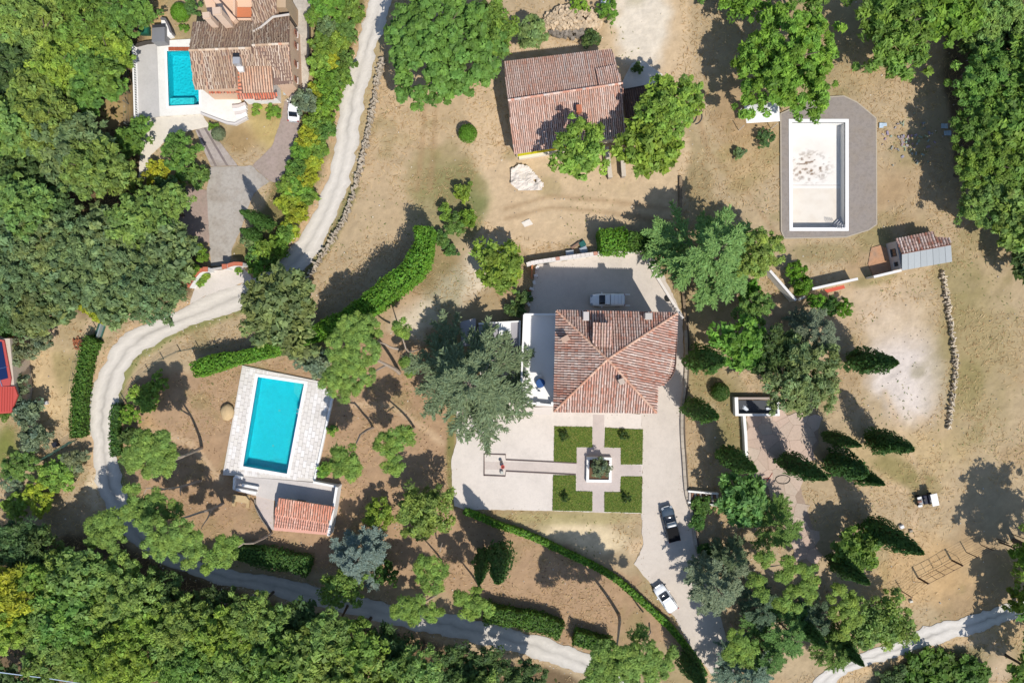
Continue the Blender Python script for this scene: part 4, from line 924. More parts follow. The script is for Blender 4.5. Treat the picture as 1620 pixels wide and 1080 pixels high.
def slope_basin():
    b = empty('walled_basin', U(1198, 643), label='small white walled basin with dark bottom on the slope', cat='basin')
    z = 1.0; o = [(1165, 630), (1231, 630), (1232, 656), (1166, 656)]
    for i, (a, c) in enumerate(((0, 1), (1, 2), (2, 3), (3, 0))):
        w_ = .32 if i != 3 else .5
        m = MB(); p, q = U(*o[a], z), U(*o[c], z); dv = (q - p).normalized() * .16; m.ribbon([p - dv, q + dv] if i % 2 else [p + dv * 1.1, q - dv * 1.1], w_, 0, z + (.002 * i), WHITE if i != 0 else s2l(176, 160, 150, .8)); m.build('wall', M_STUCCO, b)
    m = MB(); m.prism([U(1168, 633), U(1228, 633), U(1229, 653), U(1169, 653)], 0, .16, s2l(70, 74, 80, .7)); m.build('basin_floor', M_PLAIN, b)
    for (x, y, w_, h_, lab) in ((1180, 646, 11, 6, 'pale folded sheet lying in the west end of the walled basin'), (1216, 646, 9, 5, 'pale folded sheet lying in the east end of the walled basin')):
        m = MB(); q = U(x, y, .4); m.stone((q.x, q.y, .28), (w_ * S, h_ * S, .22), random.Random(x), s2l(214, 220, 226, .8)); T(m.build('folded_sheet', M_PLAIN), lab, 'sheet', 'sheets in the basin')
    m = MB(); m.ribbon([U(1177.5, 657, 1), U(1180, 690, 1), U(1181.5, 726, 1)], .42, 0, 1.0, WHITE); T(m.build('court_wall', M_STUCCO), 'white low wall along the western edge of the flagstone court', 'wall')
    # garden stairs
    s = empty('garden_stairs', U(1110, 788), label='flight of brown garden steps between white side walls', cat='stairs')
    for (a, c) in (((1089, 777), (1137, 781)), ((1089, 794), (1146, 801))):
        m = MB(); m.ribbon([U(*a, .8), U(*c, .8)], .25, 0, .8, WHITE); m.build('side_wall', M_STUCCO, s)
    for i in range(11):
        m = MB(); p, q = U(1091 + i * 4.4, 779 + i * .4, .5), U(1091 + i * 4.8, 793.5 + i * .5, .5); m.ribbon([p, q], .3, 0, .66 - i * .045, s2l(150, 112, 92, .75) if i % 2 else s2l(196, 186, 178, .78)); m.build('step', M_STONE, s)
slope_basin()

# ------------------------------------------------------------------ the house at the left edge
def red_house():
    b = empty('red_roofed_house', U(0, 600), label='house at the left edge with red roof and dark blue solar panel', cat='house')
    z = 4.0
    m = MB(); m.prism([U(-60, 540, z), U(12, 535, z), U(20, 618, z), U(16, 648, z), U(-60, 655, z)], 0, z - .4, s2l(206, 190, 172, .8)); m.build('wall', M_STUCCO, b)
    m = MB(); m.prism([U(-70, 612, z), U(22, 611, z), U(27, 625, z), U(16, 653, z), U(-70, 660, z)], z - .35, z - .1, s2l(196, 84, 74, .8)); m.build('roof', M_PLAIN, b)
    for i in range(9):
        m = MB(); x = -14 + i * 4.2; m.ribbon([U(x, 612.5, z), U(x - 1, 651, z)], .09, z - .1, z - .04, s2l(176, 70, 62, .8)); m.build('roof_rib', M_PLAIN, b)
    m = MB(); m.prism([U(-40, 530, z), U(5, 538, z), U(16, 598, z), U(14, 610, z), U(-40, 613, z)], z - .35, z - .15, s2l(190, 84, 78, .8)); m.build('roof_edge', M_PLAIN, b)
    sp = MB(); sp.prism([U(-40, 533, z), U(2, 541, z), U(12, 598, z), U(-40, 612, z)], z - .15, z - .06, s2l(28, 44, 88, .8)); so = sp.build('solar_panel', M_GLASS, b)
    m = MB(); m.ribbon([U(-4, 592, z), U(3, 611, z)], .08, z - .06, z - .04, s2l(120, 150, 180)); m.ribbon([U(-40, 592, z), U(11, 580, z)], .06, z - .06, z - .045, s2l(90, 110, 150)); m.build('panel_frame', M_METAL, so)
red_house()
# ------------------------------------------------------------------ pools
def inset(poly, d):
    """shrink (d > 0) a polygon of Vectors"""
    n = len(poly); out = []; ar = sum(poly[i].x * poly[(i + 1) % n].y - poly[(i + 1) % n].x * poly[i].y for i in range(n)); sg = 1 if ar > 0 else -1
    for i in range(n):
        p = poly[i]; a = (p - poly[i - 1]).normalized(); b = (poly[(i + 1) % n] - p).normalized()
        na = Vector((-a.y, a.x, 0)) * sg; nb = Vector((-b.y, b.x, 0)) * sg; m = (na + nb).normalized()
        out.append(p + m * (d / max(.3, m.dot(na))))
    return out

def basin(thing, poly, top, depth, col, mt, floor_col=None, floor_name='pool_floor'):
    m = MB(); n = len(poly)
    for i in range(n):
        a, c = poly[i], poly[(i + 1) % n]
        m.add([(a.x, a.y, top), (c.x, c.y, top), (c.x, c.y, top - depth), (a.x, a.y, top - depth)], [(0, 1, 2, 3)], col)
    m.build('pool_wall', mt, thing)
    m = MB(); m.add([(p.x, p.y, top - depth) for p in poly], [tuple(range(n))], floor_col or col); m.build(floor_name, mt, thing)

def coping_ring(thing, poly, w_, top, col, h=.12, mt=None, name='coping'):
    o = inset(poly, -w_); n = len(poly); m = MB()
    for i in range(n):
        j = (i + 1) % n; m.prism([poly[i], poly[j], o[j], o[i]], top - h, top, col)
    return m.build(name, mt or M_STUCCO, thing)

def slabs(thing, poly, hole, z, ang, sx, sy, cols, seed, name='paving_slab', mt=None):
    """paving slabs laid in rows over poly, none over hole; each one is a part"""
    rs = random.Random(seed); ca, sa = math.cos(ang), math.sin(ang)
    loc = lambda p: (p.x * ca + p.y * sa, -p.x * sa + p.y * ca)
    q = [loc(p) for p in poly]; x0, x1 = min(a for a, _ in q), max(a for a, _ in q); y0, y1 = min(b for _, b in q), max(b for _, b in q)
    P = [(p.x, p.y) for p in poly]; Hh = [(p.x, p.y) for p in hole] if hole else None; r = 0; y = y0; done = 0
    def inside(px_, py_, pl): return in_poly(np.array([px_]), np.array([py_]), pl)[0]
    meshes = []
    for c in cols:
        m = MB(); m.bbox((0, 0, 0), (sx - .035, sy - .035, .05), 0, c, bev=.008); meshes.append(m.mesh(name, mt or M_PAVE))
    small = []
    for c in cols:
        m = MB(); m.bbox((0, 0, 0), (sx / 2 - .03, sy / 2 - .03, .05), 0, c, bev=.008); small.append(m.mesh(name, mt or M_PAVE))
    def lay(cx, cy, w2, h2, pool_):
        cor = [(cx + dx * w2 * .96, cy + dy * h2 * .96) for dx in (-1, 1) for dy in (-1, 1)] + [(cx, cy)]
        wc = [(a * ca - b * sa, a * sa + b * ca) for a, b in cor]
        if all(inside(a, b, P) for a, b in wc) and not (Hh and any(inside(a, b, Hh) for a, b in wc)):
            W = wc[4]; link(name, rs.choice(pool_), thing, Vector((W[0], W[1], z + rs.uniform(-.004, .006))) - Vector(thing.location), (0, 0, ang)); return True
        return False
    while y < y1:
        x = x0 - (sx / 2 if r % 2 else 0)
        while x < x1:
            if not lay(x + sx / 2, y + sy / 2, sx / 2, sy / 2, meshes):
                for kx in (.25, .75):
                    for ky in (.25, .75): lay(x + sx * kx, y + sy * ky, sx / 4, sy / 4, small)
            x += sx
        y += sy; r += 1
    return done

def blue_pool():
    top = .34
    t = empty('swimming_pool', U(430, 670), label='large turquoise swimming pool in its white slab deck', cat='swimming pool')
    pool = [U(*p, top) for p in POOL1]; deck = [U(*p, top) for p in DECK1]
    sl = MB(); o = [Vector((p.x, p.y, 0)) for p in deck]; pin = inset([Vector((p.x, p.y, 0)) for p in pool], -.45)
    # the deck slab as a ring, so that the basin stays open
    n = len(pin); od = o
    ring = [(od[0], od[1], pin[1], pin[0]), (od[1], od[2], od[3], pin[1]), (od[3], od[4], pin[2], pin[1]), (od[4], od[5], pin[3], pin[2]), (od[5], od[0], pin[0], pin[3])]
    for r in ring: sl.prism(list(r), -.05, top - .05, s2l(224, 217, 208, .78))
    T(sl.build('deck_base', M_STONE, t), 'grey joints under the deck slabs')
    cl = [s2l(236, 230, 224, .82), s2l(231, 224, 217, .81), s2l(239, 234, 230, .83), s2l(233, 226, 218, .81), s2l(227, 220, 213, .80)]
    a0 = math.atan2(pool[0].y - pool[3].y, pool[0].x - pool[3].x)
    slabs(t, deck, inset(pool, -.12), top - .018, a0, 1.0, .55, cl, 3)
    coping_ring(t, pool, .45, top + .03, s2l(244, 242, 238, .86), .3)
    basin(t, pool, top + .02, 1.75, s2l(78, 205, 220, .88), M_BASIN)
    # darker band along the deep end and pale entry steps in the corner
    st = MB()
    for i in range(3):
        c0 = pool[1]; k = (3 - i) * .55; a = (pool[0] - c0).normalized(); b2 = (pool[2] - c0).normalized()
        st.prism([c0, c0 + a * k * 1.2, c0 + a * k * 1.0 + b2 * k * 1.0, c0 + b2 * k * 1.9], top - 1.7, top - 1.5 + i * .42, s2l(150, 214, 220, .85))
    st.build('entry_steps', M_BASIN, t)
    w_ = MB(); wp = inset(pool, .004); w_.add([(p.x, p.y, top - .12) for p in wp], [(3, 2, 1, 0)] if (wp[1] - wp[0]).cross(wp[2] - wp[1]).z < 0 else [(0, 1, 2, 3)]); w_.build('pool_water', M_WATER, t)
    tl = inset(pool, .006); bd = MB()
    for i in range(4):
        p0, p1 = tl[i], tl[(i + 1) % 4]; cnt = int((p1 - p0).length / .33)
        for k in range(cnt):
            a, c_ = p0.lerp(p1, k / cnt + .001), p0.lerp(p1, (k + .94) / cnt); bd.add([(a.x, a.y, top - .02), (c_.x, c_.y, top - .02), (c_.x, c_.y, top - .30), (a.x, a.y, top - .30)], [(0, 1, 2, 3)], s2l(40, 96 + (k * 37) % 30, 150, .8))
    o = bd.build('waterline_tiles', M_BASIN, t); o['kind'] = 'stuff'
    for f in (.35, .75):
        dm = MB(); cc = pool[0].lerp(pool[3], f).lerp(pool[1].lerp(pool[2], f), .5); dm.lathe((cc.x, cc.y, top - 1.73), [(.16, 0), (.16, .03), (.05, .03)], 10, (.5, .5, .5)); dm.build('floor_drain', M_METAL, t)
    # ladder on the east side
    l = MB(); c0 = pool[1].lerp(pool[2], .30); d = (pool[2] - pool[1]).normalized(); e = Vector((d.y, -d.x, 0)); e = e if e.x < 0 else -e
    for s in (-.28, .28):
        l.tube([c0 - e * .45 + d * s + Vector((0, 0, .03 )), c0 - e * .42 + d * s + Vector((0, 0, .75)), c0 + e * .05 + d * s + Vector((0, 0, .85)), c0 + e * .16 + d * s + Vector((0, 0, .4)), c0 + e * .16 + d * s + Vector((0, 0, -1.0))], .028, 6, (.7, .7, .72))
    for z in (-.2, -.5, -.8): l.box(c0 + e * .16 + Vector((0, 0, z)), (.12, .56, .04), math.atan2(d.y, d.x) + math.pi / 2, (.7, .7, .72))
    T(l.build('pool_ladder', M_METAL, t), 'steel ladder on the far side')
    # low white parapet with dark top edge along the east side
    m = MB(); m.ribbon([U(525, 630, .6), U(518, 664, .6), U(497, 760, .6)], .28, 0, .62, WHITE); T(m.build('deck_parapet', M_STUCCO), 'low white parapet along the pine side of the pool deck', 'parapet')
blue_pool()

def pool_house():
    t = empty('pool_house', U(482, 800), label='small pool house with red tiled roof and white side walls', cat='pool house')
    z = .30
    d = MB(); d.prism([U(*p, z) for p in DECK1B], -.05, z, s2l(214, 206, 200, .78)); d.build('terrace_floor', M_PAVE, t)
    hz = 2.9; a, b, c, e = U(441, 787, hz), U(529, 801, hz), U(520, 827.5, 2.45), U(434, 813, 2.45)
    tile_slope(t, [a, b, c, e], PAL_SALMON, 71, pitch=.34, k=.92)
    f, g = U(433, 838.5, 2.2), U(519, 846, 2.2)
    m = MB(); m.prism([e + Vector((0, -.02, 0)), c + Vector((0, -.02, 0)), g, f], 1.95, 2.2, s2l(226, 172, 154, .82)); m.build('lower_roof', M_TILE, t)
    tile_slope(t, [e + Vector((0, -.05, -.18)), c + Vector((0, -.05, -.18)), g.lerp(c, .22) + Vector((0, 0, .09)), f.lerp(e, .22) + Vector((0, 0, .09))], [(s2l(224, 166, 146), 5), (s2l(232, 190, 174), 3), (s2l(212, 148, 126), 3)], 72, pitch=.34, k=.95, name='lower_roof_slope', thick=.04)
    m = MB(); m.prism([U(446, 831, 2.25), U(474, 831, 2.25), U(476, 834, 2.25), U(448, 835, 2.25)], 2.2, 2.24, s2l(214, 196, 184, .8)); m.build('roof_patch', M_STUCCO, t)
    w = MB(); q = [a + Vector((.4, -.6, 0)), b + Vector((-.5, -.6, 0)), g + Vector((-.3, .4, 0)), f + Vector((.3, .4, 0))]; w.prism(q, z, [2.6, 2.6, 1.9, 1.9], s2l(220, 208, 190, .8)); w.build('wall', M_STUCCO, t)
    p = q[0].lerp(q[1], .3); door(t, (p.x, p.y, z + 1.05), (0.15, 1), 1.2, 2.0, (.25, .18, .12)); p = q[0].lerp(q[1], .7); window(t, (p.x, p.y, 1.6), (0.15, 1), 1.4, 1.1)
    m = MB(); m.ribbon([U(533, 770, 2.2), U(528, 802, 2.2), U(519.5, 847, 2.2)], .34, 0, 2.35, WHITE); m.build('side_wall', M_STUCCO, t)
    m = MB(); m.ribbon([U(496, 762, .9), U(534.5, 769.5, .9)], .3, 0, 1.1, WHITE); m.build('low_wall', M_STUCCO, t)
    # stepped white benches by the deck corner
    for i, (x0, y0, x1, y1) in enumerate(((382, 767, 408, 772), (373, 774, 405, 780), (371, 753, 383, 756))):
        s = MB(); s.ribbon([U(x0, y0, .9), U(x1, y1, .9)], .38, 0, .85, WHITE); T(s.build('white_bench', M_STUCCO), ['short white masonry bench on the pool house terrace, nearer the pool', 'long white masonry bench at the outer edge of the pool house terrace', 'stub of white wall at the corner of the pool deck'][i], 'bench' if i < 2 else 'wall', 'white masonry benches by the deck corner')
    s = MB(); s.ribbon([U(370, 755, .9), U(369, 774, .9)], .25, 0, .8, WHITE); T(s.build('white_wall', M_STUCCO), 'short white wall closing the bench corner of the terrace', 'wall')
    # beige stone seats below
    b = empty('stone_bench', U(384, 792), label='beige stone slab seat with two blocks below the white benches', cat='stone seat')
    s = MB(); s.box(U(385, 788) + Vector((0, 0, .42)), (2.0, 1.0, .16), -.15, s2l(204, 178, 136, .8)); s.build('seat', M_STONE, b)
    for x, y, l_, w_ in ((372, 790, .5, 1.7), (394, 792, .45, 1.9)):
        s = MB(); s.box(U(x, y) + Vector((0, 0, .21)), (l_, w_, .42), -.1, s2l(196, 168, 126, .8)); s.build('block', M_STONE, b)
    m = MB(); q = U(361, 651); rs = random.Random(8)
    prof = [(.85, 0), (1.05, .2), (.98, .55), (.7, .85), (.25, .98)]; m.lathe((q.x, q.y, 0), prof, 9, s2l(206, 178, 136, .8))
    m.v = [(x + rs.uniform(-.12, .12), y * 1.0 + (y - q.y) * .25 + rs.uniform(-.12, .12), z_ + rs.uniform(-.05, .05)) for x, y, z_ in m.v]
    T(m.build('boulder', M_STONE, smooth=True), 'big beige boulder beside the edge of the pool deck', 'boulder')
    # curved kerb from the patio down to the pine
    k = MB(); k.ribbon(resample([U(*p) for p in [(404, 789), (406, 802), (413, 817), (423, 831), (430, 842)]], .5), .2, 0, .3, s2l(150, 140, 128, .75)); T(k.build('patio_kerb', M_STONE), 'curved kerb round the patio beside the pool house', 'kerb')
pool_house()

def villa_pool():
    top = .32
    t = empty('swimming_pool', U(290, 120), label='small turquoise pool tucked against the brown roofed villa', cat='swimming pool')
    pool = [U(*p, top) for p in POOL2]; deck = [U(*p, top) for p in DECK2]; z0 = Vector((0, 0, 0))
    pin = inset(pool, -.3); o = deck
    m = MB()
    for r in ([o[0], o[1], U(313, 60, top), pin[1], pin[0]], [o[0], pin[0], pin[3], o[8]], [pin[1], U(313, 60, top), o[2], o[3], pin[2]], [pin[3], pin[2], o[3], o[4], o[5], o[6], o[7], o[8]]):
        m.prism(r, -.05, top, s2l(240, 236, 228, .82))
    m.build('deck', M_PAVE, t)
    coping_ring(t, pool, .31, top + .03, s2l(246, 244, 240, .86), .3)
    basin(t, pool, top + .02, 1.7, s2l(78, 205, 220, .88), M_BASIN)
    p = pool; s = MB(); s.prism([p[3], p[3].lerp(p[2], .78), p[3].lerp(p[2], .78) + Vector((0, 1.25, 0)), p[3] + Vector((0, 1.35, 0))], top - 1.6, top - .5, s2l(150, 220, 226, .85)); s.build('entry_step', M_BASIN, t)
    w_ = MB(); w_.add([(q.x, q.y, top - .12) for q in inset(pool, .004)], [(3, 2, 1, 0)]); w_.build('pool_water', M_WATER, t)
    d = empty('wooden_deck', U(282, 77), label='narrow red brown plank deck at the head of the villa pool', cat='deck')
    for i in range(9):
        k = MB(); x = 266 + i * 3.8; k.prism([U(x, 74.5, .5), U(x + 3.6, 74.2, .5), U(x + 3.6, 79.6, .5), U(x, 79.8, .5)], .33, .44 + .01 * (i % 2), s2l(168, 92, 64, .8 + .06 * (i % 3))); k.build('plank', M_WOOD, d)
villa_pool()

def empty_pool():
    top = .22
    t = empty('empty_pool', U(1295, 280), label='drained white swimming pool with stained floor in a grey concrete apron', cat='swimming pool')
    pool = [U(*p, top) for p in POOL3]; deck = [U(*p, top) for p in DECK3]; pin = inset(pool, -.5)
    m = MB(); o = deck
    for r in ([o[0], o[1], o[2], pin[1], pin[0]], [o[2], o[3], o[4], pin[1]], [o[4], o[5], o[6], pin[2], pin[1]], [o[6], o[7], o[8], pin[3], pin[2]], [o[8], o[9], o[0], pin[0], pin[3]]):
        m.prism(r, -.05, top, s2l(160, 150, 142, .76))
    m.build('concrete_apron', M_GREYPAVE, t)
    edge = MB(); q = deck + [deck[0]]
    for i in range(len(deck)): edge.ribbon([q[i], q[i + 1]], .16, top - .2, top + .012 + .002 * i, s2l(190, 178, 160, .78))
    edge.build('apron_edge', M_STONE, t)
    coping_ring(t, pool, .5, top + .07, s2l(240, 238, 236, .86), .25)
    basin(t, pool, top + .05, 1.55, s2l(236, 234, 230, .84), M_STUCCO)
    q = inset(pool, .02); nn = 60; mm = 100; nz = VNoise(21); V = []; Cc = []
    for i in range(mm + 1):
        for k in range(nn + 1):
            u_, v_ = k / nn, i / mm; p = q[0].lerp(q[1], u_).lerp(q[3].lerp(q[2], u_), v_); V.append((p.x, p.y, top - 1.488))
            f = lambda s, o: float(nz.fbm(np.array(u_ * 11 * s + o), np.array(v_ * 34 * s + o), 4))
            base = np.array(s2l(238, 234, 228, .84) if v_ < .605 else s2l(232, 223, 210, .81))
            d2 = math.hypot((u_ - .40) / .52, (v_ - .40) / .19); k1 = min(1, 1.5 * max(0, 1 - d2)) * min(1, max(0, (f(1.6, 3) - .52) / .16)) * .7; k2 = max(0, 1.3 - math.hypot((u_ - .4) / .6, (v_ - .36) / .26)) * .35 * f(.5, 9)
            k3 = (.35 * max(0, f(.6, 30) - .35)) if v_ > .605 else .06 * f(.8, 50)
            base = base * (1 - min(1, k1 * 1.5)) + np.array(s2l(92, 70, 52)) * min(1, k1 * 1.5); base = base * (1 - k2) + np.array(s2l(176, 150, 122)) * k2; base = base * (1 - k3) + np.array(s2l(170, 148, 120)) * k3; Cc.append((*base, 1))
    F = [(i * (nn + 1) + k, i * (nn + 1) + k + 1, (i + 1) * (nn + 1) + k + 1, (i + 1) * (nn + 1) + k)[::-1] for i in range(mm) for k in range(nn)]
    me = bpy.data.meshes.new('floor_render'); me.from_pydata([tuple(Vector(v) - t.location) for v in V], [], F); me.materials.append(M_STUCCO); at = me.attributes.new('Col', 'FLOAT_COLOR', 'POINT'); at.data.foreach_set('color', np.array(Cc, np.float32).ravel()); link('floor_render', me, t)
    k = MB(); a, b = U(1254, 293, -1.2), U(1337, 293, -1.2); k.ribbon([a, b], .06, -1.27, -1.255, s2l(170, 160, 148)); k.build('floor_joint', M_STONE, t)
    p = pool[2]                                               # corner steps
    for i in range(4):
        s = MB(); r = 1.5 - i * .33; s.prism([p + Vector((-.02, .02, 0)), p + Vector((-r, .02, 0)), p + Vector((-r * .62, r * .62, 0)), p + Vector((-.02, r * 1.25, 0))], top - 1.48, top - 1.2 + i * .29, s2l(206, 204, 204, .82)); s.build('corner_step', M_STUCCO, t)
    l = MB()                                                   # ladder rails whose shadows stripe the corner
    for i in range(4):
        q = pool[2] + Vector((-.5 - i * .32, .12 + i * .06, 0)); l.tube([(q.x, q.y - .35, top + .05), (q.x, q.y - .3, top + .85), (q.x, q.y + .15, top + .8), (q.x, q.y + .2, top - .9)], .035, 5, (.55, .55, .56))
    l.build('ladder_rails', M_METAL, t)
empty_pool()
c = empty('white_canopy', U(1206, 180), label='white square canopy half under the tree by the drained pool', cat='canopy')
k = MB(); z = 2.4; a = [U(1177, 168, z), U(1232, 160, z), U(1234, 192, z), U(1181, 195, z)]; ctr = sum(a, Vector()) / 4 + Vector((0, 0, .5))
k.add(a + [ctr], [(0, 1, 4), (1, 2, 4), (2, 3, 4), (3, 0, 4)], s2l(240, 238, 236, .84)); k.build('roof_fabric', M_PLAIN, c)
for p in a: k = MB(); k.box((p.x * .99, p.y * .99, 1.2), (.08, .08, 2.4), 0, WHITE); k.build('post', M_METAL, c)

# ------------------------------------------------------------------ planter, pots
def planter():
    t = empty('square_planter', U(947, 743), label='white square planter with a small olive tree between the four lawns', cat='planter')
    o = [U(928.5, 722.5, .8), U(968, 723.5, .8), U(967.5, 763, .8), U(927.5, 762.5, .8)]; i_ = inset(o, .38); m = MB()
    for k in range(4): m.prism([o[k], o[(k + 1) % 4], i_[(k + 1) % 4], i_[k]], .02, .75, WHITE)
    m.build('wall', M_STUCCO, t)
    m = MB(); m.prism(inset(o, .39), 0.02, .5, s2l(112, 86, 66, .78)); m.build('soil', M_GROUND, t)
planter()
for (x, y, r, h, c, l) in ((795.5, 737, .26, .55, s2l(176, 62, 54), 'red clay pot on the square end of the garden path'), (793, 729, .22, .5, s2l(96, 92, 90), 'small dark pot beside the red pot on the garden path')):
    p = U(x, y); b = empty('flower_pot', (p.x, p.y, .097), label=l, cat='pot', group='pots on the garden path')
    m = MB(); m.lathe((0, 0, 0), [(r * .6, .001), (r * .95, h * .85), (r * 1.08, h * .86), (r * 1.08, h), (r * .85, h), (r * .8, h * .9)], 12, c); m.build('pot', M_PLAIN, b, local=True)
    m = MB(); m.lathe((0, 0, 0), [(r * .8, h * .88), (.02, h * .93)], 10, (.06, .04, .03), cap=False); m.build('soil', M_STONE, b, local=True)
m = MB(); p = U(794, 746); m.stone((p.x, p.y, .35), (.5, .5, .5), random.Random(3), s2l(196, 198, 190, .8)); T(m.build('stone_ornament', M_STONE), 'pale stone ornament beside the red pot on the path', 'ornament')

# ------------------------------------------------------------------ walls, fences
def yard_wall():
    b = empty('yard_wall', U(890, 410), label='white wall with tile coping along the northern edge of the house yard', cat='wall')
    pts = [U(833, 419, 1.0), U(848, 415, 1.0), U(944, 401.5, 1.0), U(1018, 396, 1.0)]
    m = MB(); m.ribbon(pts, .42, 0, 1.5, WHITE); m.build('wall', M_STUCCO, b)
    rs = random.Random(4)
    p = resample(pts, .6)
    for i in range(0, len(p) - 1):
        m = MB(); a, c = p[i].lerp(p[i + 1], .03), p[i].lerp(p[i + 1], .97); m.ribbon([a, c], .5, 1.5, 1.58 + rs.uniform(-.01, .02), pick(rs, [(s2l(232, 222, 214, .82), 6), (s2l(206, 150, 128, .8), 1)])); m.build('coping_tile', M_TILE, b)
    e = MB(); e.ribbon([U(1016, 396), U(1033, 430), U(1058, 470), U(1079, 504)], .38, 0, .55, s2l(228, 220, 212, .82)); T(e.build('edging_wall', M_STUCCO), 'low white edging between the yard and the great cedar', 'wall')
    for i, (x, y) in enumerate(((850, 423), (847, 436), (845, 447), (841, 457), (839, 468), (836, 481))):
        m = MB(); q = U(x, y); m.stone((q.x, q.y, .25), (.5, .75, .55), rs, s2l(226, 222, 218, .82)); T(m.build('edge_block', M_STONE), 'white edge block on the western side of the yard, %s from the white wall' % ['first', 'second', 'third', 'fourth', 'fifth', 'sixth'][i], 'block', 'white blocks edging the yard')
    m = MB(); m.ribbon([U(842, 417, .9), U(841, 440, .9)], .22, .02, .9, s2l(190, 122, 84, .8)); T(m.build('timber_plank', M_WOOD), 'upright orange timber plank at the corner of the yard wall', 'plank')
    m = MB(); q = U(835, 462); m.box((q.x, q.y, .3), (.8, .45, .5), .1, s2l(150, 60, 50)); T(m.build('red_crate', M_PLAIN), 'red crate beside the white edge blocks of the yard', 'crate')
yard_wall()

def drive_wall():
    b = empty('drive_wall', U(1082, 640), label='long low stone kerb wall along the slope side of the driveway', cat='wall')
    pts = resample([U(*p) for p in [(1076, 280), (1076, 355), (1078, 430), (1083, 500), (1085, 560), (1083, 610), (1079, 640), (1078, 680), (1081, 730), (1085, 780), (1094, 812), (1100, 860), (1110, 892)]], 1.0); rs = random.Random(6)
    n = len(pts)
    for i in range(n - 1):
        m = MB(); a, c = pts[i].lerp(pts[i + 1], .02), pts[i].lerp(pts[i + 1], .985); old = i < n * .38
        g = rs.uniform(.88, 1.1); m.ribbon([a, c], .42, -.05, .42 + rs.uniform(-.04, .04), tuple(v * g for v in (s2l(150, 130, 106, .75) if old else s2l(192, 180, 164, .76)))); m.build('kerb_stone', M_STONE, b)
    e = MB(); e.ribbon([p + Vector((.42, 0, 0)) for p in pts[int(n * .36):]], .16, -.05, .25, s2l(120, 108, 96, .75)); e.build('drain_edge', M_STONE, b)
drive_wall()

def dry_stone(name, line, label, h, w_, step, seed, col):
    b = empty(name, U(*line[len(line) // 2]), label=label, cat='stone wall'); rs = random.Random(seed)
    pts = resample([U(*p) for p in line], step); ms = []
    for i in range(len(pts) - 1):
        d = (pts[i + 1] - pts[i]).normalized(); n_ = Vector((-d.y, d.x, 0))
        for lay in range(2 if h > .6 else 1):
            for s in (-.62, 0, .62):
                if rs.random() < .14: continue
                c = pts[i].lerp(pts[i + 1], .5) + n_ * (s * w_ * .5 + rs.uniform(-.14, .14)) + d * rs.uniform(-.22, .22)
                g = rs.uniform(.78, 1.15); m = MB(); hh = h / (2 if h > .6 else 1)
                m.stone((c.x, c.y, hh * (lay + .5)), (step * rs.uniform(.55, 1.5), w_ * rs.uniform(.24, .6), hh * rs.uniform(.8, 1.35)), rs, tuple(v * g for v in col)); m.build('stone', M_STONE, b)
    return b
dry_stone('field_wall', [(606, 92), (599, 125), (592, 165), (584, 205), (577, 240), (567, 280), (556, 320), (545, 348), (530, 375), (512, 402), (494, 430), (487, 442)], 'dry stone wall between the white road and the tan field', .85, .62, .55, 12, s2l(192, 178, 158, .76))
dry_stone('terrace_wall', [(1489, 428), (1496, 470), (1503, 520), (1509, 560), (1510, 590), (1505, 630), (1499, 680)], 'broken line of terrace stones on the eastern field', .62, .46, .62, 13, s2l(212, 196, 172, .8))

def post_fence(name, line, label, h, gap, col, wires=3, mesh_=False, post=.05):
    b = empty(name, U(*line[0]), label=label, cat='fence'); pts = resample([U(*p) for p in line], gap)
    m0 = MB(); m0.box((0, 0, h / 2), (post * 2, post * 2, h), 0, col); me = m0.mesh('post', M_METAL)
    for p in pts: link('post', me, b, p - b.location)
    m = MB()
    for k in range(wires):
        z = h * (k + 1) / wires - .06
        m.tube([p + Vector((0, 0, z)) for p in pts], .015 if not mesh_ else .022, 4, col)
    m.build('wires', M_METAL, b)
    if mesh_:
        m = MB()
        for i in range(len(pts) - 1):
            a, c = pts[i], pts[i + 1]; L = (c - a).length; n = int(L / .16)
            for j in range(n):
                p = a.lerp(c, (j + .5) / n); m.tube([p + Vector((0, 0, .05)), p + Vector((0, 0, h - .08))], .009, 3, col, cap=False)
        q = m.build('mesh_wires', M_METAL, b); q['kind'] = 'stuff'
    return b
f = post_fence('wire_fence', [(1396, 946), (1425, 935), (1452, 914)], 'wire fence on dark posts running down to the field gate', 2.5, 2.1, s2l(70, 56, 52), 5)
f = post_fence('wire_fence', [(1506, 885), (1545, 865), (1580, 850), (1626, 838)], 'wire fence on dark posts running from the gate into the big tree shadow', 2.5, 2.2, s2l(70, 56, 52), 5)
g = empty('field_gate', U(1478, 900), label='dark metal double gate frame in the wire fence', cat='gate')
A, B = U(1453, 913), U(1505, 886); m = MB(); M2 = A.lerp(B, .48); dk = s2l(84, 62, 58)
for i, (p, q) in enumerate(((A, M2), (M2, B))):
    m = MB(); a, c = p.lerp(q, .02), p.lerp(q, .98)
    for z in (.25, 1.3, 2.5): m.tube([a + Vector((0, 0, z)), c + Vector((0, 0, z))], .03, 5, dk)
    for e in (a, c, a.lerp(c, .5)): m.tube([e + Vector((0, 0, .25)), e + Vector((0, 0, 2.5))], .03, 5, dk)
    for j in range(12): e = a.lerp(c, (j + .5) / 12); m.tube([e + Vector((0, 0, .25)), e + Vector((0, 0, 2.5))], .006, 3, dk)
    m.build('gate_leaf', M_METAL, g)
for p in (A, B): m = MB(); m.box(p + Vector((0, 0, 1.3)), (.09, .09, 2.6), .5, dk); m.build('gate_post', M_METAL, g)
for p, s in ((A, -1), (B, 1)): m = MB(); m.tube([p + Vector((0, 0, 2.5)), p + Vector((.9 * s, .55 * s, 0))], .03, 5, dk); m.build('brace', M_METAL, g)
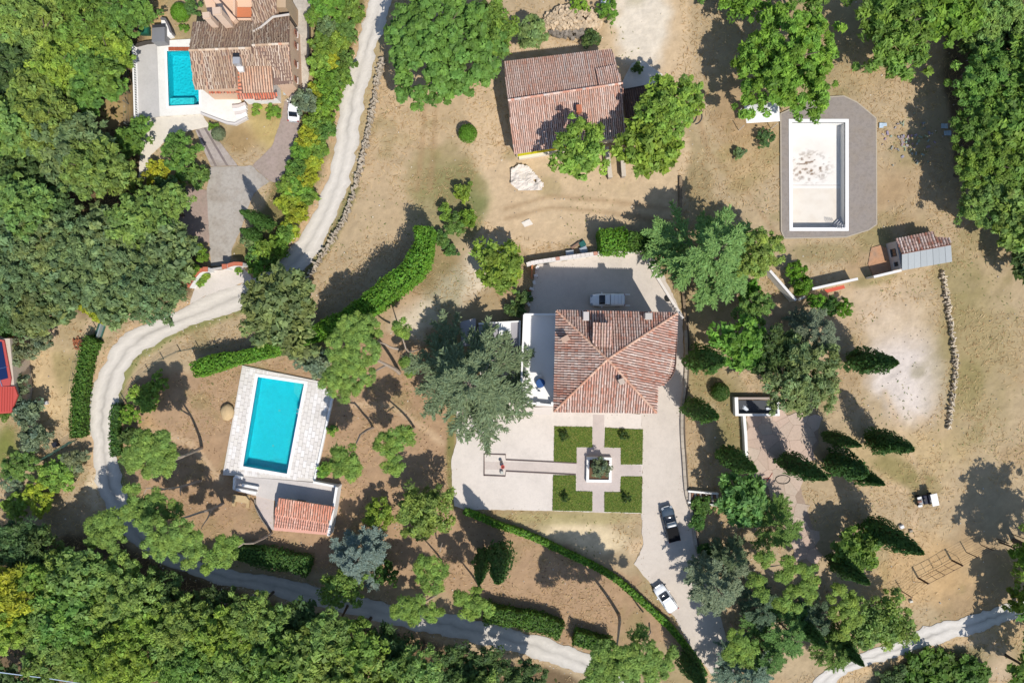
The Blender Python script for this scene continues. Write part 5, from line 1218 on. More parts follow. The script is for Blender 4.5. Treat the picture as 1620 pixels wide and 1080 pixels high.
post_fence('green_fence', [(-20, 776), (10, 762), (45, 742), (85, 718), (121, 696)], 'green mesh fence running down from the clipped hedge', 1.8, 2.4, s2l(70, 104, 92), 6, True)
post_fence('green_fence', [(124, 690), (118, 640), (122, 590), (134, 545), (152, 518)], 'green mesh fence standing beside the clipped hedge', 1.6, 2.5, s2l(60, 96, 84), 4)
post_fence('villa_fence', [(206, 60), (205, 110), (204, 160), (206, 200)], 'thin grey wire fence between the woods and villa terrace', 1.6, 2.6, s2l(126, 130, 124), 4)
post_fence('garden_fence', [(188, 660), (200, 625), (222, 600), (262, 566), (300, 552), (345, 548)], 'thin green fence along the inner side of the road bend', 1.6, 2.6, s2l(74, 90, 84), 4)
m = MB(); m.ribbon([U(155, 536), U(163, 512)], 1.1, .02, .25, s2l(60, 96, 86)); m.ribbon([U(159, 534), U(166, 512)], .2, .25, 1.0, s2l(150, 160, 160)); T(m.build('green_gate', M_METAL), 'green metal gate panel lying at the top of the clipped hedge', 'gate')
m = MB(); pts = [U(-30, 1059, 9), U(40, 1068, 8.6), U(80, 1073, 8.6), U(150, 1084, 9)]; m.tube(pts, .06, 5, s2l(190, 206, 226)); T(m.build('power_cable', M_PLAIN), 'pale overhead cable crossing the bottom corner of the woods', 'cable')
for x, y in ((-30, 1059), (150, 1084)):
    m = MB(); q = U(x, y, 9); m.lathe((q.x, q.y, 0), [(.16, 0), (.1, 9.2)], 8, (.25, .2, .16)); T(m.build('cable_pole', M_WOOD), 'wooden pole carrying the pale overhead cable, ' + ('at the left edge' if x < 0 else 'deeper in the wood'), 'pole', 'poles of the overhead cable')

# ------------------------------------------------------------------ vehicles (front towards +y)
def loft(st, mb, col, m=0, n=12, flat=.0):
    """st: (y, half width, z low, z high); rounded cross-sections joined along y"""
    rings = []
    for (y, w_, z0, z1) in st:
        r = []
        for j in range(n):
            a = 2 * math.pi * (j + .5) / n; cx, cz = math.cos(a), math.sin(a); p = .55
            r.append((w_ * math.copysign(abs(cx) ** p, cx), y, (z0 + z1) / 2 + (z1 - z0) / 2 * math.copysign(abs(cz) ** p, cz)))
        rings.append(r)
    vs = [p for r in rings for p in r]; fs = []
    for i in range(len(rings) - 1):
        for j in range(n): fs.append((i * n + j, i * n + (j + 1) % n, (i + 1) * n + (j + 1) % n, (i + 1) * n + j))
    fs += [tuple(range(n)), tuple(range((len(rings) - 1) * n, len(rings) * n))[::-1]]
    mb.add(vs, fs, col, m)

def car(name, loc, ang, label, cat, kind, paint, L=4.5, W=1.85, Hh=1.6, glass=(.012, .016, .022)):
    t = empty(name, loc, ang, label, cat, 'parked vehicles'); h = L / 2; w_ = W / 2
    if kind == 'pickup': belt = 1.05
    elif kind == 'saloon': belt = .92
    else: belt = 1.0
    b = MB(); loft([(-h, w_ * .80, .42, belt * .90), (-h + .12, w_ * .93, .30, belt), (-h * .5, w_, .26, belt + .02), (0, w_, .26, belt + .03), (h * .42, w_, .26, belt), (h * .70, w_ * .97, .28, belt - .06), (h - .18, w_ * .86, .32, belt - .2), (h, w_ * .66, .42, belt - .36)], b, paint, n=16)
    b.build('body', M_CAR, t, smooth=True, local=True)
    if kind == 'saloon': cab = [(-h * .70, w_ * .70, belt - .1, belt + .04), (-h * .42, w_ * .80, belt - .1, Hh - .06), (-.1, w_ * .82, belt - .1, Hh), (h * .16, w_ * .80, belt - .1, Hh - .08), (h * .46, w_ * .74, belt - .12, belt + .02)]; roof = (-h * .42, h * .13)
    elif kind == 'suv': cab = [(-h * .93, w_ * .74, belt - .1, belt + .12), (-h * .80, w_ * .80, belt - .1, Hh - .06), (-.2, w_ * .84, belt - .1, Hh), (h * .14, w_ * .82, belt - .1, Hh - .06), (h * .45, w_ * .76, belt - .12, belt + .02)]; roof = (-h * .82, h * .10)
    else: cab = [(-h * .16, w_ * .78, belt - .1, belt + .08), (-h * .10, w_ * .80, belt - .1, Hh - .06), (h * .08, w_ * .82, belt - .1, Hh), (h * .22, w_ * .80, belt - .1, Hh - .06), (h * .48, w_ * .76, belt - .12, belt + .02)]; roof = (-h * .10, h * .18)
    g = MB(); loft(cab, g, glass, n=16); g.build('windows', M_GLASS, t, smooth=True, local=True)
    r = MB(); loft([(roof[0] - .02, w_ * .70, Hh - .10, Hh - .03), (roof[0] + .12, w_ * .77, Hh - .10, Hh + .015), ((roof[0] + roof[1]) / 2, w_ * .78, Hh - .1, Hh + .035), (roof[1] - .08, w_ * .76, Hh - .10, Hh + .01), (roof[1], w_ * .70, Hh - .12, Hh - .05)], r, paint, n=16); r.build('roof', M_CAR, t, smooth=True, local=True)
    p = MB()
    for s in (-1, 1):                                          # roof pillars
        p.tube([(s * w_ * .75, roof[1] - .05, Hh - .04), (s * w_ * .76, h * .46, belt + .0)], .045, 5, paint); p.tube([(s * w_ * .75, roof[0] + .05, Hh - .05), (s * w_ * .76, cab[0][0] + .02, belt + .03)], .05, 5, paint)
        p.tube([(s * w_ * .82, (roof[0] + roof[1]) / 2, Hh - .1), (s * w_ * .90, (roof[0] + roof[1]) / 2 + .02, belt)], .04, 5, paint)
    p.build('pillars', M_CAR, t, local=True)
    wheel = MB(); n = 14
    for (rr, x0, x1, cc) in ((.34, -.11, .11, (.02, .02, .02)),):
        vs = [(x, rr * math.cos(2 * math.pi * j / n), rr * math.sin(2 * math.pi * j / n)) for x in (x0, x1) for j in range(n)]
        wheel.add(vs, [(j, (j + 1) % n, n + (j + 1) % n, n + j) for j in range(n)] + [tuple(range(n))[::-1], tuple(range(n, 2 * n))], cc)
    wm = wheel.mesh('wheel', M_RUBBER); rim = MB(); vs = [(x, .21 * math.cos(2 * math.pi * j / n), .21 * math.sin(2 * math.pi * j / n)) for x in (-.118, .118) for j in range(n)]
    rim.add(vs, [tuple(range(n))[::-1], tuple(range(n, 2 * n))], (.45, .45, .47)); rm = rim.mesh('rim', M_METAL)
    for sx in (-1, 1):
        for y in (h * .62, -h * .60):
            o = link('wheel', wm, t, (sx * (w_ - .08), y, .34)); link('rim', rm, o)
    for s in (-1, 1):
        q = MB(); q.bbox((s * w_ * .66, h - .20, belt - .26), (.36, .34, .16), s * -.35, (.30, .32, .34)); q.build('headlight', M_GLASS, t, local=True)
        q = MB(); q.bbox((s * w_ * .80, -h + .05, belt - .12), (.22, .14, .3), 0, (.35, .02, .02)); q.build('tail_light', M_GLASS, t, local=True)
        q = MB(); q.bbox((s * (w_ + .10), h * .34, belt + .06), (.22, .14, .16), 0, paint if kind != 'pickup' or paint[0] > .3 else (.02, .02, .02)); q.build('mirror', M_CAR, t, local=True)
    q = MB(); q.box((0, h * .48, belt + .012), (W * .62, .05, .03), 0, (.02, .02, .02)); q.build('wiper', M_PLAIN, t, local=True)
    q = MB(); q.box((0, -h - .01, .5), (W * .78, .12, .2), 0, tuple(v * .5 for v in paint)); q.build('bumper', M_PLAIN, t, local=True)
    q = MB(); q.box((0, h * .80, belt - .1), (.02, h * .3, .02), 0, tuple(v * .8 for v in paint)); q.build('bonnet_crease', M_CAR, t, local=True)
    return t
def facing(a, b): d = U(*b) - U(*a); return math.atan2(d.y, d.x) - math.pi / 2
WP = (.78, .79, .80)
p = U(1053, 946, .8); car('parked_car', (p.x, p.y, .083), facing((1063, 964), (1041, 931)), 'white compact off-roader parked at the narrow end of the driveway', 'car', 'suv', WP, 4.25, 1.85, 1.62)
p = U(1060.5, 828, .8); t = car('pickup_truck', (p.x, p.y, .083), facing((1067, 854), (1054, 800)), 'black pickup truck with open load bed on the driveway', 'pickup truck', 'pickup', (.045, .07, .10), 5.2, 1.9, 1.75)
m = MB()                                                         # its load bed
for s in (-1, 1): m.box((s * .80, -1.45, 1.12), (.12, 2.1, .14), 0, (.015, .017, .02))
m.box((0, -2.48, 1.12), (1.6, .1, .14), 0, (.015, .017, .02)); m.box((0, -1.45, 1.075), (1.5, 2.0, .03), 0, (.006, .006, .007)); m.build('load_bed', M_RUBBER, t, local=True)
p = U(961, 474.5, .9); t = car('pickup_truck', (p.x, p.y, .083), facing((988, 474), (936, 474)), 'white pickup truck with hard top standing in the house shadow', 'pickup truck', 'pickup', WP, 5.0, 1.85, 1.75)
m = MB(); loft([(-2.35, .78, 1.0, 1.66), (-2.2, .86, 1.0, 1.74), (-1.0, .88, 1.0, 1.78), (-.42, .86, 1.0, 1.74), (-.34, .80, 1.0, 1.66)], m, WP, n=16); m.build('hard_top', M_CAR, t, smooth=True, local=True)
m = MB()
for y in (-1.9, -1.4, -.9): m.box((0, y, 1.785), (1.3, .05, .03), 0, (.55, .56, .58))
m.build('roof_ribs', M_CAR, t, local=True)
for s in (-1, 1): m = MB(); m.box((s * .80, -2.75, .98), (.12, 1.0, .12), 0, WP); m.build('side_rail', M_CAR, t, local=True)
p = U(466, 170, .8); car('parked_car', (p.x, p.y, .081), facing((464, 190), (468, 150)), 'white saloon car beside the villa partly under a dark bush', 'car', 'saloon', WP, 4.1, 1.75, 1.45)

# the small white and black buggy on the eastern field
p = U(1460, 789); t = empty('utility_buggy', (p.x, p.y, 0), math.radians(12), 'small buggy with white roof, black seat and white wings on the dry field', 'buggy')
m = MB(); m.bbox((.78, .1, 1.62), (1.0, 1.75, .08), 0, WHITE); m.build('roof', M_PLAIN, t, local=True)
for sx in (.35, 1.2):
    for sy in (-.7, .9): m = MB(); m.tube([(sx, sy, .5), (sx, sy, 1.6)], .03, 5, (.1, .1, .1)); m.build('roof_post', M_METAL, t, local=True)
m = MB(); m.bbox((.1, .05, .55), (2.2, 1.1, .30), 0, (.30, .30, .31)); m.build('chassis', M_PLAIN, t, local=True)
m = MB(); m.bbox((-.05, .15, .88), (.75, 1.35, .3), 0, (.015, .018, .035), bev=.1); m.bbox((.22, .15, 1.15), (.2, 1.3, .5), 0, (.015, .018, .035), bev=.06); m.build('seat', M_PLAIN, t, local=True)
for sy in (-.62, .0, .55): m = MB(); m.bbox((-.95 + .1 * sy, sy, .80), (.62, .30, .1), .1 * sy, WHITE if sy else s2l(120, 84, 70)); m.build('wing', M_PLAIN, t, local=True)
for sx in (-.9, .9):
    for sy in (-.62, .72):
        m = MB(); n = 12; vs = [(x_ * .3 * math.cos(0) * 0 + .3 * math.cos(2 * math.pi * j / n), y_, .3 * math.sin(2 * math.pi * j / n)) for y_ in (-.1, .1) for x_, j in ((1, j) for j in range(n))]
        m.add(vs, [(j, (j + 1) % n, n + (j + 1) % n, n + j) for j in range(n)] + [tuple(range(n))[::-1], tuple(range(n, 2 * n))], (.02, .02, .02)); o = m.build('wheel', M_RUBBER, t, local=True); o.location = (sx, sy, .3)
m = MB(); m.tube([(-.6, .2, .8), (-.35, .2, 1.15)], .025, 5, (.05, .05, .05)); m.lathe((-.35, .2, 1.15), [(.18, 0), (.18, .03)], 10, (.03, .03, .03)); m.build('steering_wheel', M_PLAIN, t, local=True)

# ------------------------------------------------------------------ heaps and litter
def rubble():
    t = empty('stone_pile', U(905, 38), label='heap of pale building stones behind the barn', cat='stone pile'); rs = random.Random(3); m0 = MB(); k = 0; big = 0
    while k < 620:
        x, y = rs.uniform(858, 952), rs.uniform(14, 66); u_ = (x - 905) / 47; v_ = (y - 38) / 26
        if u_ * u_ + v_ * v_ > 1: continue
        hgt = 1.5 * max(0, 1 - u_ * u_ - (v_ * .9) ** 2) ** .6; q = U(x, y); d = rs.uniform(.28, .62); lo = y > 52
        c = s2l(*((150, 140, 128) if lo else (214, 190, 158)), .8); g = rs.uniform(.7, 1.15); c = tuple(v * g for v in c)
        if big < 120 and d > .5:
            m = MB(); m.stone((q.x, q.y, hgt * rs.uniform(.8, 1) + .1), (d * 1.3, d * .9, d * .7), rs, c); m.build('stone', M_STONE, t); big += 1
        else: m0.stone((q.x, q.y, hgt * rs.uniform(.75, 1) + .08), (d * 1.25, d * .8, d * .6), rs, c)
        k += 1
    o = m0.build('small_stones', M_STONE, t); o['kind'] = 'stuff'
    m = MB(); q = [U(x, y) for x, y in [(950, 2), (962, -4), (968, 8), (958, 16), (950, 10)]]; m.prism(q, 0, .5, s2l(214, 218, 222, .8)); T(m.build('white_sack', M_PLAIN), 'white sack lying beside the heap of stones', 'sack')
rubble()
def crumpled(name, poly, col, label, cat, seed, amp=.25, group=None):
    rs = np.random.RandomState(seed); nz = VNoise(seed); P = [U(*p) for p in poly]; pl = [(p.x, p.y) for p in P]; x0, x1 = min(p.x for p in P), max(p.x for p in P); y0, y1 = min(p.y for p in P), max(p.y for p in P); n = 26
    xs, ys = np.meshgrid(np.linspace(x0, x1, n), np.linspace(y0, y1, n)); ins = in_poly(xs, ys, pl); wob = nz.fbm(xs * .9, ys * .9, 3)
    Z = .06 + amp * nz.fbm(xs * 1.3 + 5, ys * 1.3, 4); m = MB(); idx = {}
    for j in range(n - 1):
        for i in range(n - 1):
            if ins[j, i] and ins[j + 1, i + 1] and ins[j, i + 1] and ins[j + 1, i] and wob[j, i] > .28:
                f = []
                for (a, b) in ((j, i), (j, i + 1), (j + 1, i + 1), (j + 1, i)):
                    if (a, b) not in idx: idx[(a, b)] = len(m.v); m.v.append((xs[a, b], ys[a, b], Z[a, b]))
                    f.append(idx[(a, b)])
                m.f.append(tuple(f)); m.c.append(col); m.m.append(0)
    return T(m.build(name, M_PLAIN), label, cat, group)
crumpled('tarpaulin', [(808, 268), (822, 260), (838, 264), (862, 292), (858, 304), (820, 303), (806, 292)], s2l(226, 214, 202, .80), 'crumpled white tarpaulin on the bare earth before the barn', 'tarpaulin', 4, .8)
crumpled('tarpaulin', [(824, 352), (838, 346), (844, 355), (830, 360)], s2l(230, 220, 206, .82), 'small scrap of white sheeting in the barn yard', 'sheet', 6, .1)
for (x, y, w_, d, h, c, r, nm, l, ct) in ((901, 400.5, 1.15, .75, .6, s2l(196, 200, 204, .8), .1, 'storage_box', 'pale grey storage box behind the white yard wall', 'box'),
        (923, 396, 1.1, 1.0, .5, s2l(170, 180, 190, .8), .4, 'plastic_sheet', 'grey blue sheet bundle behind the white yard wall', 'bundle'), (921, 386, .9, .8, .45, s2l(38, 104, 98, .8), .5, 'teal_crate', 'teal crate behind the white yard wall', 'crate'),
        (911, 388, 1.6, .4, .3, s2l(150, 120, 100, .8), .55, 'timber_stack', 'short brown timber leaning behind the yard wall', 'timber'), (235, 690, .75, .55, .35, s2l(230, 214, 206, .82), .2, 'pale_crate', 'small pale crate on the bare soil by the road', 'crate'),
        (1425, 832, .6, .5, .4, s2l(240, 240, 240, .84), .4, 'white_bag', 'small white bag on the dry field below the buggy', 'bag'), (1440, 839, .5, .35, .25, s2l(160, 150, 132, .8), .2, 'field_stone', 'small grey stone on the dry field beside the white bag', 'stone'),
        (1440, 950, .5, .35, .3, s2l(226, 220, 204, .8), .2, 'pale_stone', 'pale stone below the wire fence', 'stone'), (73, 637, .8, .5, .4, s2l(214, 212, 214, .82), .2, 'white_bucket', 'white tub on the dry strip beside the olive trees', 'tub'),
        (90, 702, .75, .75, .6, s2l(44, 46, 58, .8), .4, 'dark_barrow', 'dark barrow on the dry strip near the green fence', 'barrow'), (1196, 166, .9, .6, .5, s2l(170, 150, 130), .3, 'wood_crate', 'wooden crate by the white canopy', 'crate')):
    q = U(x, y); b = empty(nm, (q.x, q.y, 0), r, l, ct); m = MB(); m.bbox((0, 0, h / 2), (w_, d, h), 0, c, bev=.06); m.build('body', M_PLAIN, b, local=True)
    m = MB(); m.bbox((0, 0, h + .02), (w_ * .86, d * .86, .06), .04, tuple(v * .88 for v in c), bev=.02); m.build('lid', M_PLAIN, b, local=True)
t = empty('wooden_ladder', U(18, 530), label='orange slatted ladder between the hedge plants at the left edge', cat='ladder')
m = MB()
for s in (-1, 1): m.tube([U(17 + s * 2.5, 538, .4), U(19 + s * 2.5, 524, 1.6)], .06, 5, s2l(226, 140, 30))
m.build('rail', M_PLAIN, t)
for i in range(5): m = MB(); a, c = U(13.5, 537 - i * 3, .5 + i * .25), U(22, 537 - i * 3, .5 + i * .25); m.ribbon([a, c], .16, .5 + i * .25, .58 + i * .25, s2l(232, 150, 36)); m.build('rung', M_PLAIN, t)
m = MB(); q = U(126, 541); rs = random.Random(9)
for i in range(60): m.stone((q.x + rs.gauss(0, .45), q.y + rs.gauss(0, .5), .12 + rs.uniform(0, .3)), (.35, .16, .12), rs, s2l(170, 106, 76, .8))
o = m.build('leaf_heap', M_WOOD); T(o, 'heap of red brown dead cuttings near the clipped hedge', 'heap', kind='stuff')
t = empty('garden_hose', U(1238, 758), label='coiled dark hose lying on the flagstone court', cat='hose')
m = MB(); c = U(1238, 758)
m.tube([c + Vector((1.05 * math.cos(a) * (1 + .04 * math.sin(3 * a)), .62 * math.sin(a), .13)) for a in np.linspace(0, 2 * math.pi * 2.1, 50)], .05, 5, (.03, .035, .03)); m.build('coil', M_RUBBER, t)
m = MB(); m.tube([U(1208, 757, .13), U(1216, 755, .13), U(1213, 762, .13), U(1222, 748, .13)], .04, 5, s2l(170, 80, 60)); T(m.build('red_hose', M_RUBBER), 'short red hose curled on the flagstone court', 'hose')
t = MB(); c = U(1057, 472, .5); t.lathe((c.x, c.y, 0), [(.2, .085), (.42, .085), (.46, .2), (.42, .33), (.2, .33)], 14, (.02, .02, .02)); T(t.build('old_tyre', M_RUBBER), 'old black tyre lying in the yard under the cedar tips', 'tyre')
t = MB(); c = U(1100, 186, .5); t.tube([c + Vector((.8 * math.cos(a), 1.0 * math.sin(a), .1 + .5 * math.cos(a))) for a in np.linspace(-1.6, 2.2, 18)], .1, 6, (.05, .05, .05)); T(t.build('black_pipe', M_RUBBER), 'bent black pipe beside the large tree before the barn', 'pipe')
t = MB(); rs = random.Random(2)
for i in range(60):
    x, y = (rs.gauss(1440, 22), rs.gauss(226, 16)); q = U(x, y); t.stone((q.x, q.y, .06), (rs.uniform(.2, .75), rs.uniform(.15, .4), .16), rs, tuple(v * rs.uniform(.7, 1.1) for v in s2l(176, 172, 166, .8)))
T(t.build('scattered_rubble', M_STONE), 'grey broken rubble strewn in the tree shade beyond the drained pool', 'rubble', kind='stuff')
for x, y, l in ((1493, 200, 'pale blue scrap lying at the edge of the eastern trees, upper'), (1498, 211, 'pale blue scrap lying at the edge of the eastern trees, lower'), (1396, 199, 'pale blue scrap beside the corner of the drained pool')):
    crumpled('plastic_scrap', [(x - 6, y - 4), (x + 6, y - 4), (x + 6, y + 4), (x - 6, y + 4)], s2l(186, 204, 218, .8), l, 'scrap', x, .3, 'pale scraps near the drained pool')
# ------------------------------------------------------------------ vegetation
def rand_unit(rs, n):
    v = rs.normal(size=(n, 3)); return v / np.linalg.norm(v, axis=1, keepdims=True)

def leaf_faces(rs, P, Nn, ln, wd, along=None):
    """pointed leaf faces at P with normals Nn; along: direction of the long axis or None"""
    n = len(P); t = rs.normal(size=(n, 3)) if along is None else along + rs.normal(size=(n, 3)) * .25
    Nn = Nn / (np.linalg.norm(Nn, axis=1, keepdims=True) + 1e-9)
    t = t - Nn * (t * Nn).sum(1, keepdims=True); t /= (np.linalg.norm(t, axis=1, keepdims=True) + 1e-9)
    b = np.cross(Nn, t); ln = np.broadcast_to(np.asarray(ln), (n,))[:, None]; wd = np.broadcast_to(np.asarray(wd), (n,))[:, None]
    V = np.empty((n, 4, 3)); V[:, 0] = P - t * ln * .5; V[:, 1] = P + b * wd * .5 + t * ln * .08; V[:, 2] = P + t * ln * .5; V[:, 3] = P - b * wd * .5 + t * ln * .08
    return V.reshape(-1, 3)

def puffs(rs, C, R, per, ln, wd, flat=.8, down=.25, tilt=.55, pv=.22, lv=.22, warm=.12, radial=0.0):
    """clumps of leaves: centres C (K,3), radii R (K,). returns vertices and colours"""
    K = len(C); n = K * per; k = np.repeat(np.arange(K), per); d = rand_unit(rs, n)
    d[:, 2] = np.where(rs.rand(n) > down, np.abs(d[:, 2]), d[:, 2]); rr = R[k][:, None] * (rs.uniform(.45, 1.08, (n, 1)) ** .6)
    P = C[k] + d * rr * np.array([1, 1, flat]); Nn = d * (1 - tilt) + rand_unit(rs, n) * tilt + np.array([0, 0, .35])
    al = None
    if radial: al = d * radial + rs.normal(size=(n, 3)) * (1 - radial)
    V = leaf_faces(rs, P, Nn, ln * np.clip(np.exp(rs.normal(size=n) * .32), .45, 1.9), wd * np.clip(np.exp(rs.normal(size=n) * .32), .5, 1.8), al)
    g = (1 + pv * (rs.rand(K)[k] - .5) * 2) * (1 + lv * (rs.rand(n) - .5) * 2); wm = warm * ((rs.rand(K)[k] - .5) * 2 * .7 + (rs.rand(n) - .5) * .6)
    return V, np.stack([g * (1 + wm), g * (1 + wm * .25), g * (1 - wm)], 1)

_cache = {}
def crown_round(size, var):
    """broadleaf crown with unit radius; size: the radius in metres it is meant for"""
    key = ('r', size, var)
    if key in _cache: return _cache[key]
    rs = np.random.RandomState(int(100 * size) + var * 7)
    K = {8.5: 520, 5.2: 250, 3.4: 130, 1.9: 62, 1.0: 34}[size]; ph = rs.uniform(0, 6.28, 5); am = rs.uniform(.04, .13, 5)
    d = rand_unit(rs, K); d[:, 2] = np.abs(d[:, 2]) * .98 - .14; az = np.arctan2(d[:, 1], d[:, 0])
    lob = 1 + sum(am[i] * np.sin((i + 2) * az + ph[i]) for i in range(5))
    r = np.where(rs.rand(K) < .72, rs.uniform(.62, .98, K), rs.uniform(.1, .62, K)); r = np.where(rs.rand(K) < .08, r + .14, r) * lob
    C = d * r[:, None] * np.array([1, 1, .60]); C[:, 2] *= rs.uniform(.7, 1.25, K)
    R = rs.uniform(.55, 1.3, K) * {8.5: .085, 5.2: .125, 3.4: .165, 1.9: .21, 1.0: .26}[size]
    per = {8.5: 34, 5.2: 34, 3.4: 34, 1.9: 34, 1.0: 32}[size]; ls = (.30 + .075 * size) * (1.0, .72, 1.28, .86)[var % 4]; per = int(per / (1.0, .72, 1.28, .86)[var % 4] ** 1.6); R = R * (1.0, .85, 1.15, .95)[var % 4]
    V, c = puffs(rs, C, R, per, ls / size, ls * (.5, .42, .55, .36)[var % 4] / size, .72, .15, .5, .30, .30, .16, .35)
    _cache[key] = np_mesh('crown', V, c, M_LEAF); return _cache[key]

def crown_ball():
    """a clipped bush: small leaves close on an even dome"""
    if 'ball' in _cache: return _cache['ball']
    rs = np.random.RandomState(61); n = 2600; d = rand_unit(rs, n); d[:, 2] = np.where(d[:, 2] < -.3, -d[:, 2], d[:, 2]); r = rs.uniform(.86, 1.03, n)[:, None]; P = d * r * np.array([1, 1, .9])
    V = leaf_faces(rs, P, d + rs.normal(size=(n, 3)) * .45, .13 * rs.uniform(.7, 1.4, n), .075 * rs.uniform(.7, 1.4, n)); g = 1 + .4 * (rs.rand(n) - .5); wm = .15 * (rs.rand(n) - .5)
    C = rand_unit(rs, 60) * .45; V2, c2 = puffs(rs, C, np.full(60, .3), 20, .2, .12); _cache['ball'] = np_mesh('crown', np.concatenate([V, V2]), np.concatenate([np.stack([g * (1 + wm), g, g * (1 - wm)], 1), c2]), M_LEAF)
    return _cache['ball']

def crown_lumpy(var):
    """the very large oak: many small tight clumps; radius 1 stands for 9 m"""
    key = ('l', var)
    if key in _cache: return _cache[key]
    rs = np.random.RandomState(900 + var); K = 560
    d = rand_unit(rs, K); d[:, 2] = np.abs(d[:, 2]) * .95 - .1; az = np.arctan2(d[:, 1], d[:, 0]); lob = 1 + .10 * np.sin(3 * az + 1) + .08 * np.sin(5 * az + 2) + .05 * np.sin(9 * az)
    r = np.where(rs.rand(K) < .75, rs.uniform(.72, .98, K), rs.uniform(.2, .7, K)) * lob; C = d * r[:, None] * np.array([1, 1, .6])
    V, c = puffs(rs, C, rs.uniform(.055, .10, K), 44, .56 / 9, .40 / 9, .7, .1, .4, .24, .22)
    _cache[key] = np_mesh('crown', V, c, M_LEAF); return _cache[key]

def crown_cedar(var, nb=46, dens=1.0):
    """tiers of flat needle sprays on long pointed boughs, unit radius, height 1.55"""
    key = ('c', var, nb)
    if key in _cache: return _cache[key]
    rs = np.random.RandomState(300 + var); P = []; A = []; bough = []
    def run(o, az, L, slope, droop, lev):
        ns = int(L * 30) + 3; crv = rs.uniform(-.4, .4); pts = []
        for s in np.linspace(0, 1, ns):
            a = az + crv * s; p = o + np.array([math.cos(a) * L * s, math.sin(a) * L * s, slope * L * s - droop * L * s * s]); pts.append(p)
            if s < (.22 if lev == 0 else .1): continue
            dv = np.array([math.cos(a), math.sin(a), -.06])
            for sd in (-1, 1):
                tl = (.20 * L ** .7 * (1 - s) ** .75 + .028) * rs.uniform(.5, 1.35); ta = a + sd * rs.uniform(.45, .95); tv = np.array([math.cos(ta), math.sin(ta), rs.uniform(-.2, .08)]); m = max(2, int(tl * 62 * dens))
                for q in range(m): P.append(p + tv * tl * (q + rs.rand()) / m + rs.normal(size=3) * .008); A.append(tv + rs.normal(size=3) * .25)
            for _ in range(2): P.append(p + rs.normal(size=3) * .009); A.append(dv)
        if lev == 0:
            for s in (.38, .58, .74):
                for sd in (-1, 1):
                    if rs.rand() < .8: q = pts[int(s * (ns - 1))]; run(q, az + crv * s + sd * rs.uniform(.4, .8), L * (1 - s) * rs.uniform(.7, 1.15), -.04, .12, 1)
        return pts
    for b in range(nb):
        t = b / nb; z = .28 + 1.22 * t ** .92; L = ((1 - t) ** .70) * rs.uniform(.5, 1.16) + .07
        bough.append((run(np.array([0, 0, z]), b * 2.39996 + rs.uniform(-.4, .4), L, .10, rs.uniform(.02, .18), 0), L))
    P = np.array(P); A = np.array(A); n = len(P); Nn = np.array([0, 0, 1.0]) + rs.normal(size=(n, 3)) * .38
    V = leaf_faces(rs, P, Nn, .080 * rs.uniform(.6, 1.4, n), .019 * rs.uniform(.8, 1.3, n), A)
    rad = np.hypot(P[:, 0], P[:, 1]); g = 1 + .5 * (rs.rand(n) - .5); wm = .14 * (rs.rand(n) - .5)
    _cache[key] = (np_mesh('crown', V, np.stack([g * (1 + wm), g, g * (1 - wm)], 1), M_NEEDLE), bough)
    mb = MB(); mb.tube([(0, 0, 0), (0.01, .01, .8), (0, 0, 1.5)], [.034, .022, .004], 7, s2l(128, 112, 98, .8))
    for pts, L in bough[:34]: mb.tube([pts[0], pts[len(pts) // 2], pts[-1]], [.010 * (.4 + L), .006 * (.4 + L), .001], 4, s2l(150, 136, 122, .8), cap=False)
    _cache[key] = (_cache[key][0], mb.mesh('trunk', M_BARK)); return _cache[key]

def crown_cypress(var, h=10.0, r=1.35, fat=1.0):
    key = ('y', var, h, r)
    if key in _cache: return _cache[key]
    rs = np.random.RandomState(500 + var); n = int(900 * r * h / 6)
    t = rs.rand(n) ** .8; prof = np.clip(np.minimum(t / .16, 1) ** .6 * (1 - t) ** .62 * 1.28, .03, 1.02); az = rs.uniform(0, 6.283, n); lob = 1 + .16 * np.sin(3 * az + 5 * t + var) + .13 * np.sin(5 * az + 11 * t + 2 * var) + .08 * np.sin(9 * az + 17 * t)
    rr = r * prof * lob * rs.uniform(.78, 1.08, n) * np.where(rs.rand(n) < .06, 1.18, 1); P = np.stack([np.cos(az) * rr, np.sin(az) * rr, .25 + t * (h - .25)], 1)
    Nn = np.stack([np.cos(az), np.sin(az), .45 + 0 * az], 1) + rs.normal(size=(n, 3)) * .45; al = np.stack([np.cos(az) * .35, np.sin(az) * .35, 1 + 0 * az], 1)
    V = leaf_faces(rs, P, Nn, .46 * rs.uniform(.7, 1.3, n), .20 * rs.uniform(.7, 1.3, n), al); g = 1 + .4 * (rs.rand(n) - .5); wm = .15 * (rs.rand(n) - .5)
    # the dense inside, so that no light passes
    k = 10; rings = []
    for tt in np.linspace(.03, .97, 9):
        pr = min(tt / .16, 1) ** .6 * (1 - tt) ** .62 * 1.28 * r * .74; rings.append([(math.cos(6.283 * j / k) * pr, math.sin(6.283 * j / k) * pr, .25 + tt * (h - .25)) for j in range(k)])
    q = []
    for i in range(len(rings) - 1):
        for j in range(k): q += [rings[i][j], rings[i][(j + 1) % k], rings[i + 1][(j + 1) % k], rings[i + 1][j]]
    V = np.concatenate([V, np.array(q)]); nq = len(q) // 4; c = np.concatenate([np.stack([g * (1 + wm), g, g * (1 - wm)], 1), np.full((nq, 3), .6)])
    _cache[key] = np_mesh('crown', V, c, M_LEAF); return _cache[key]

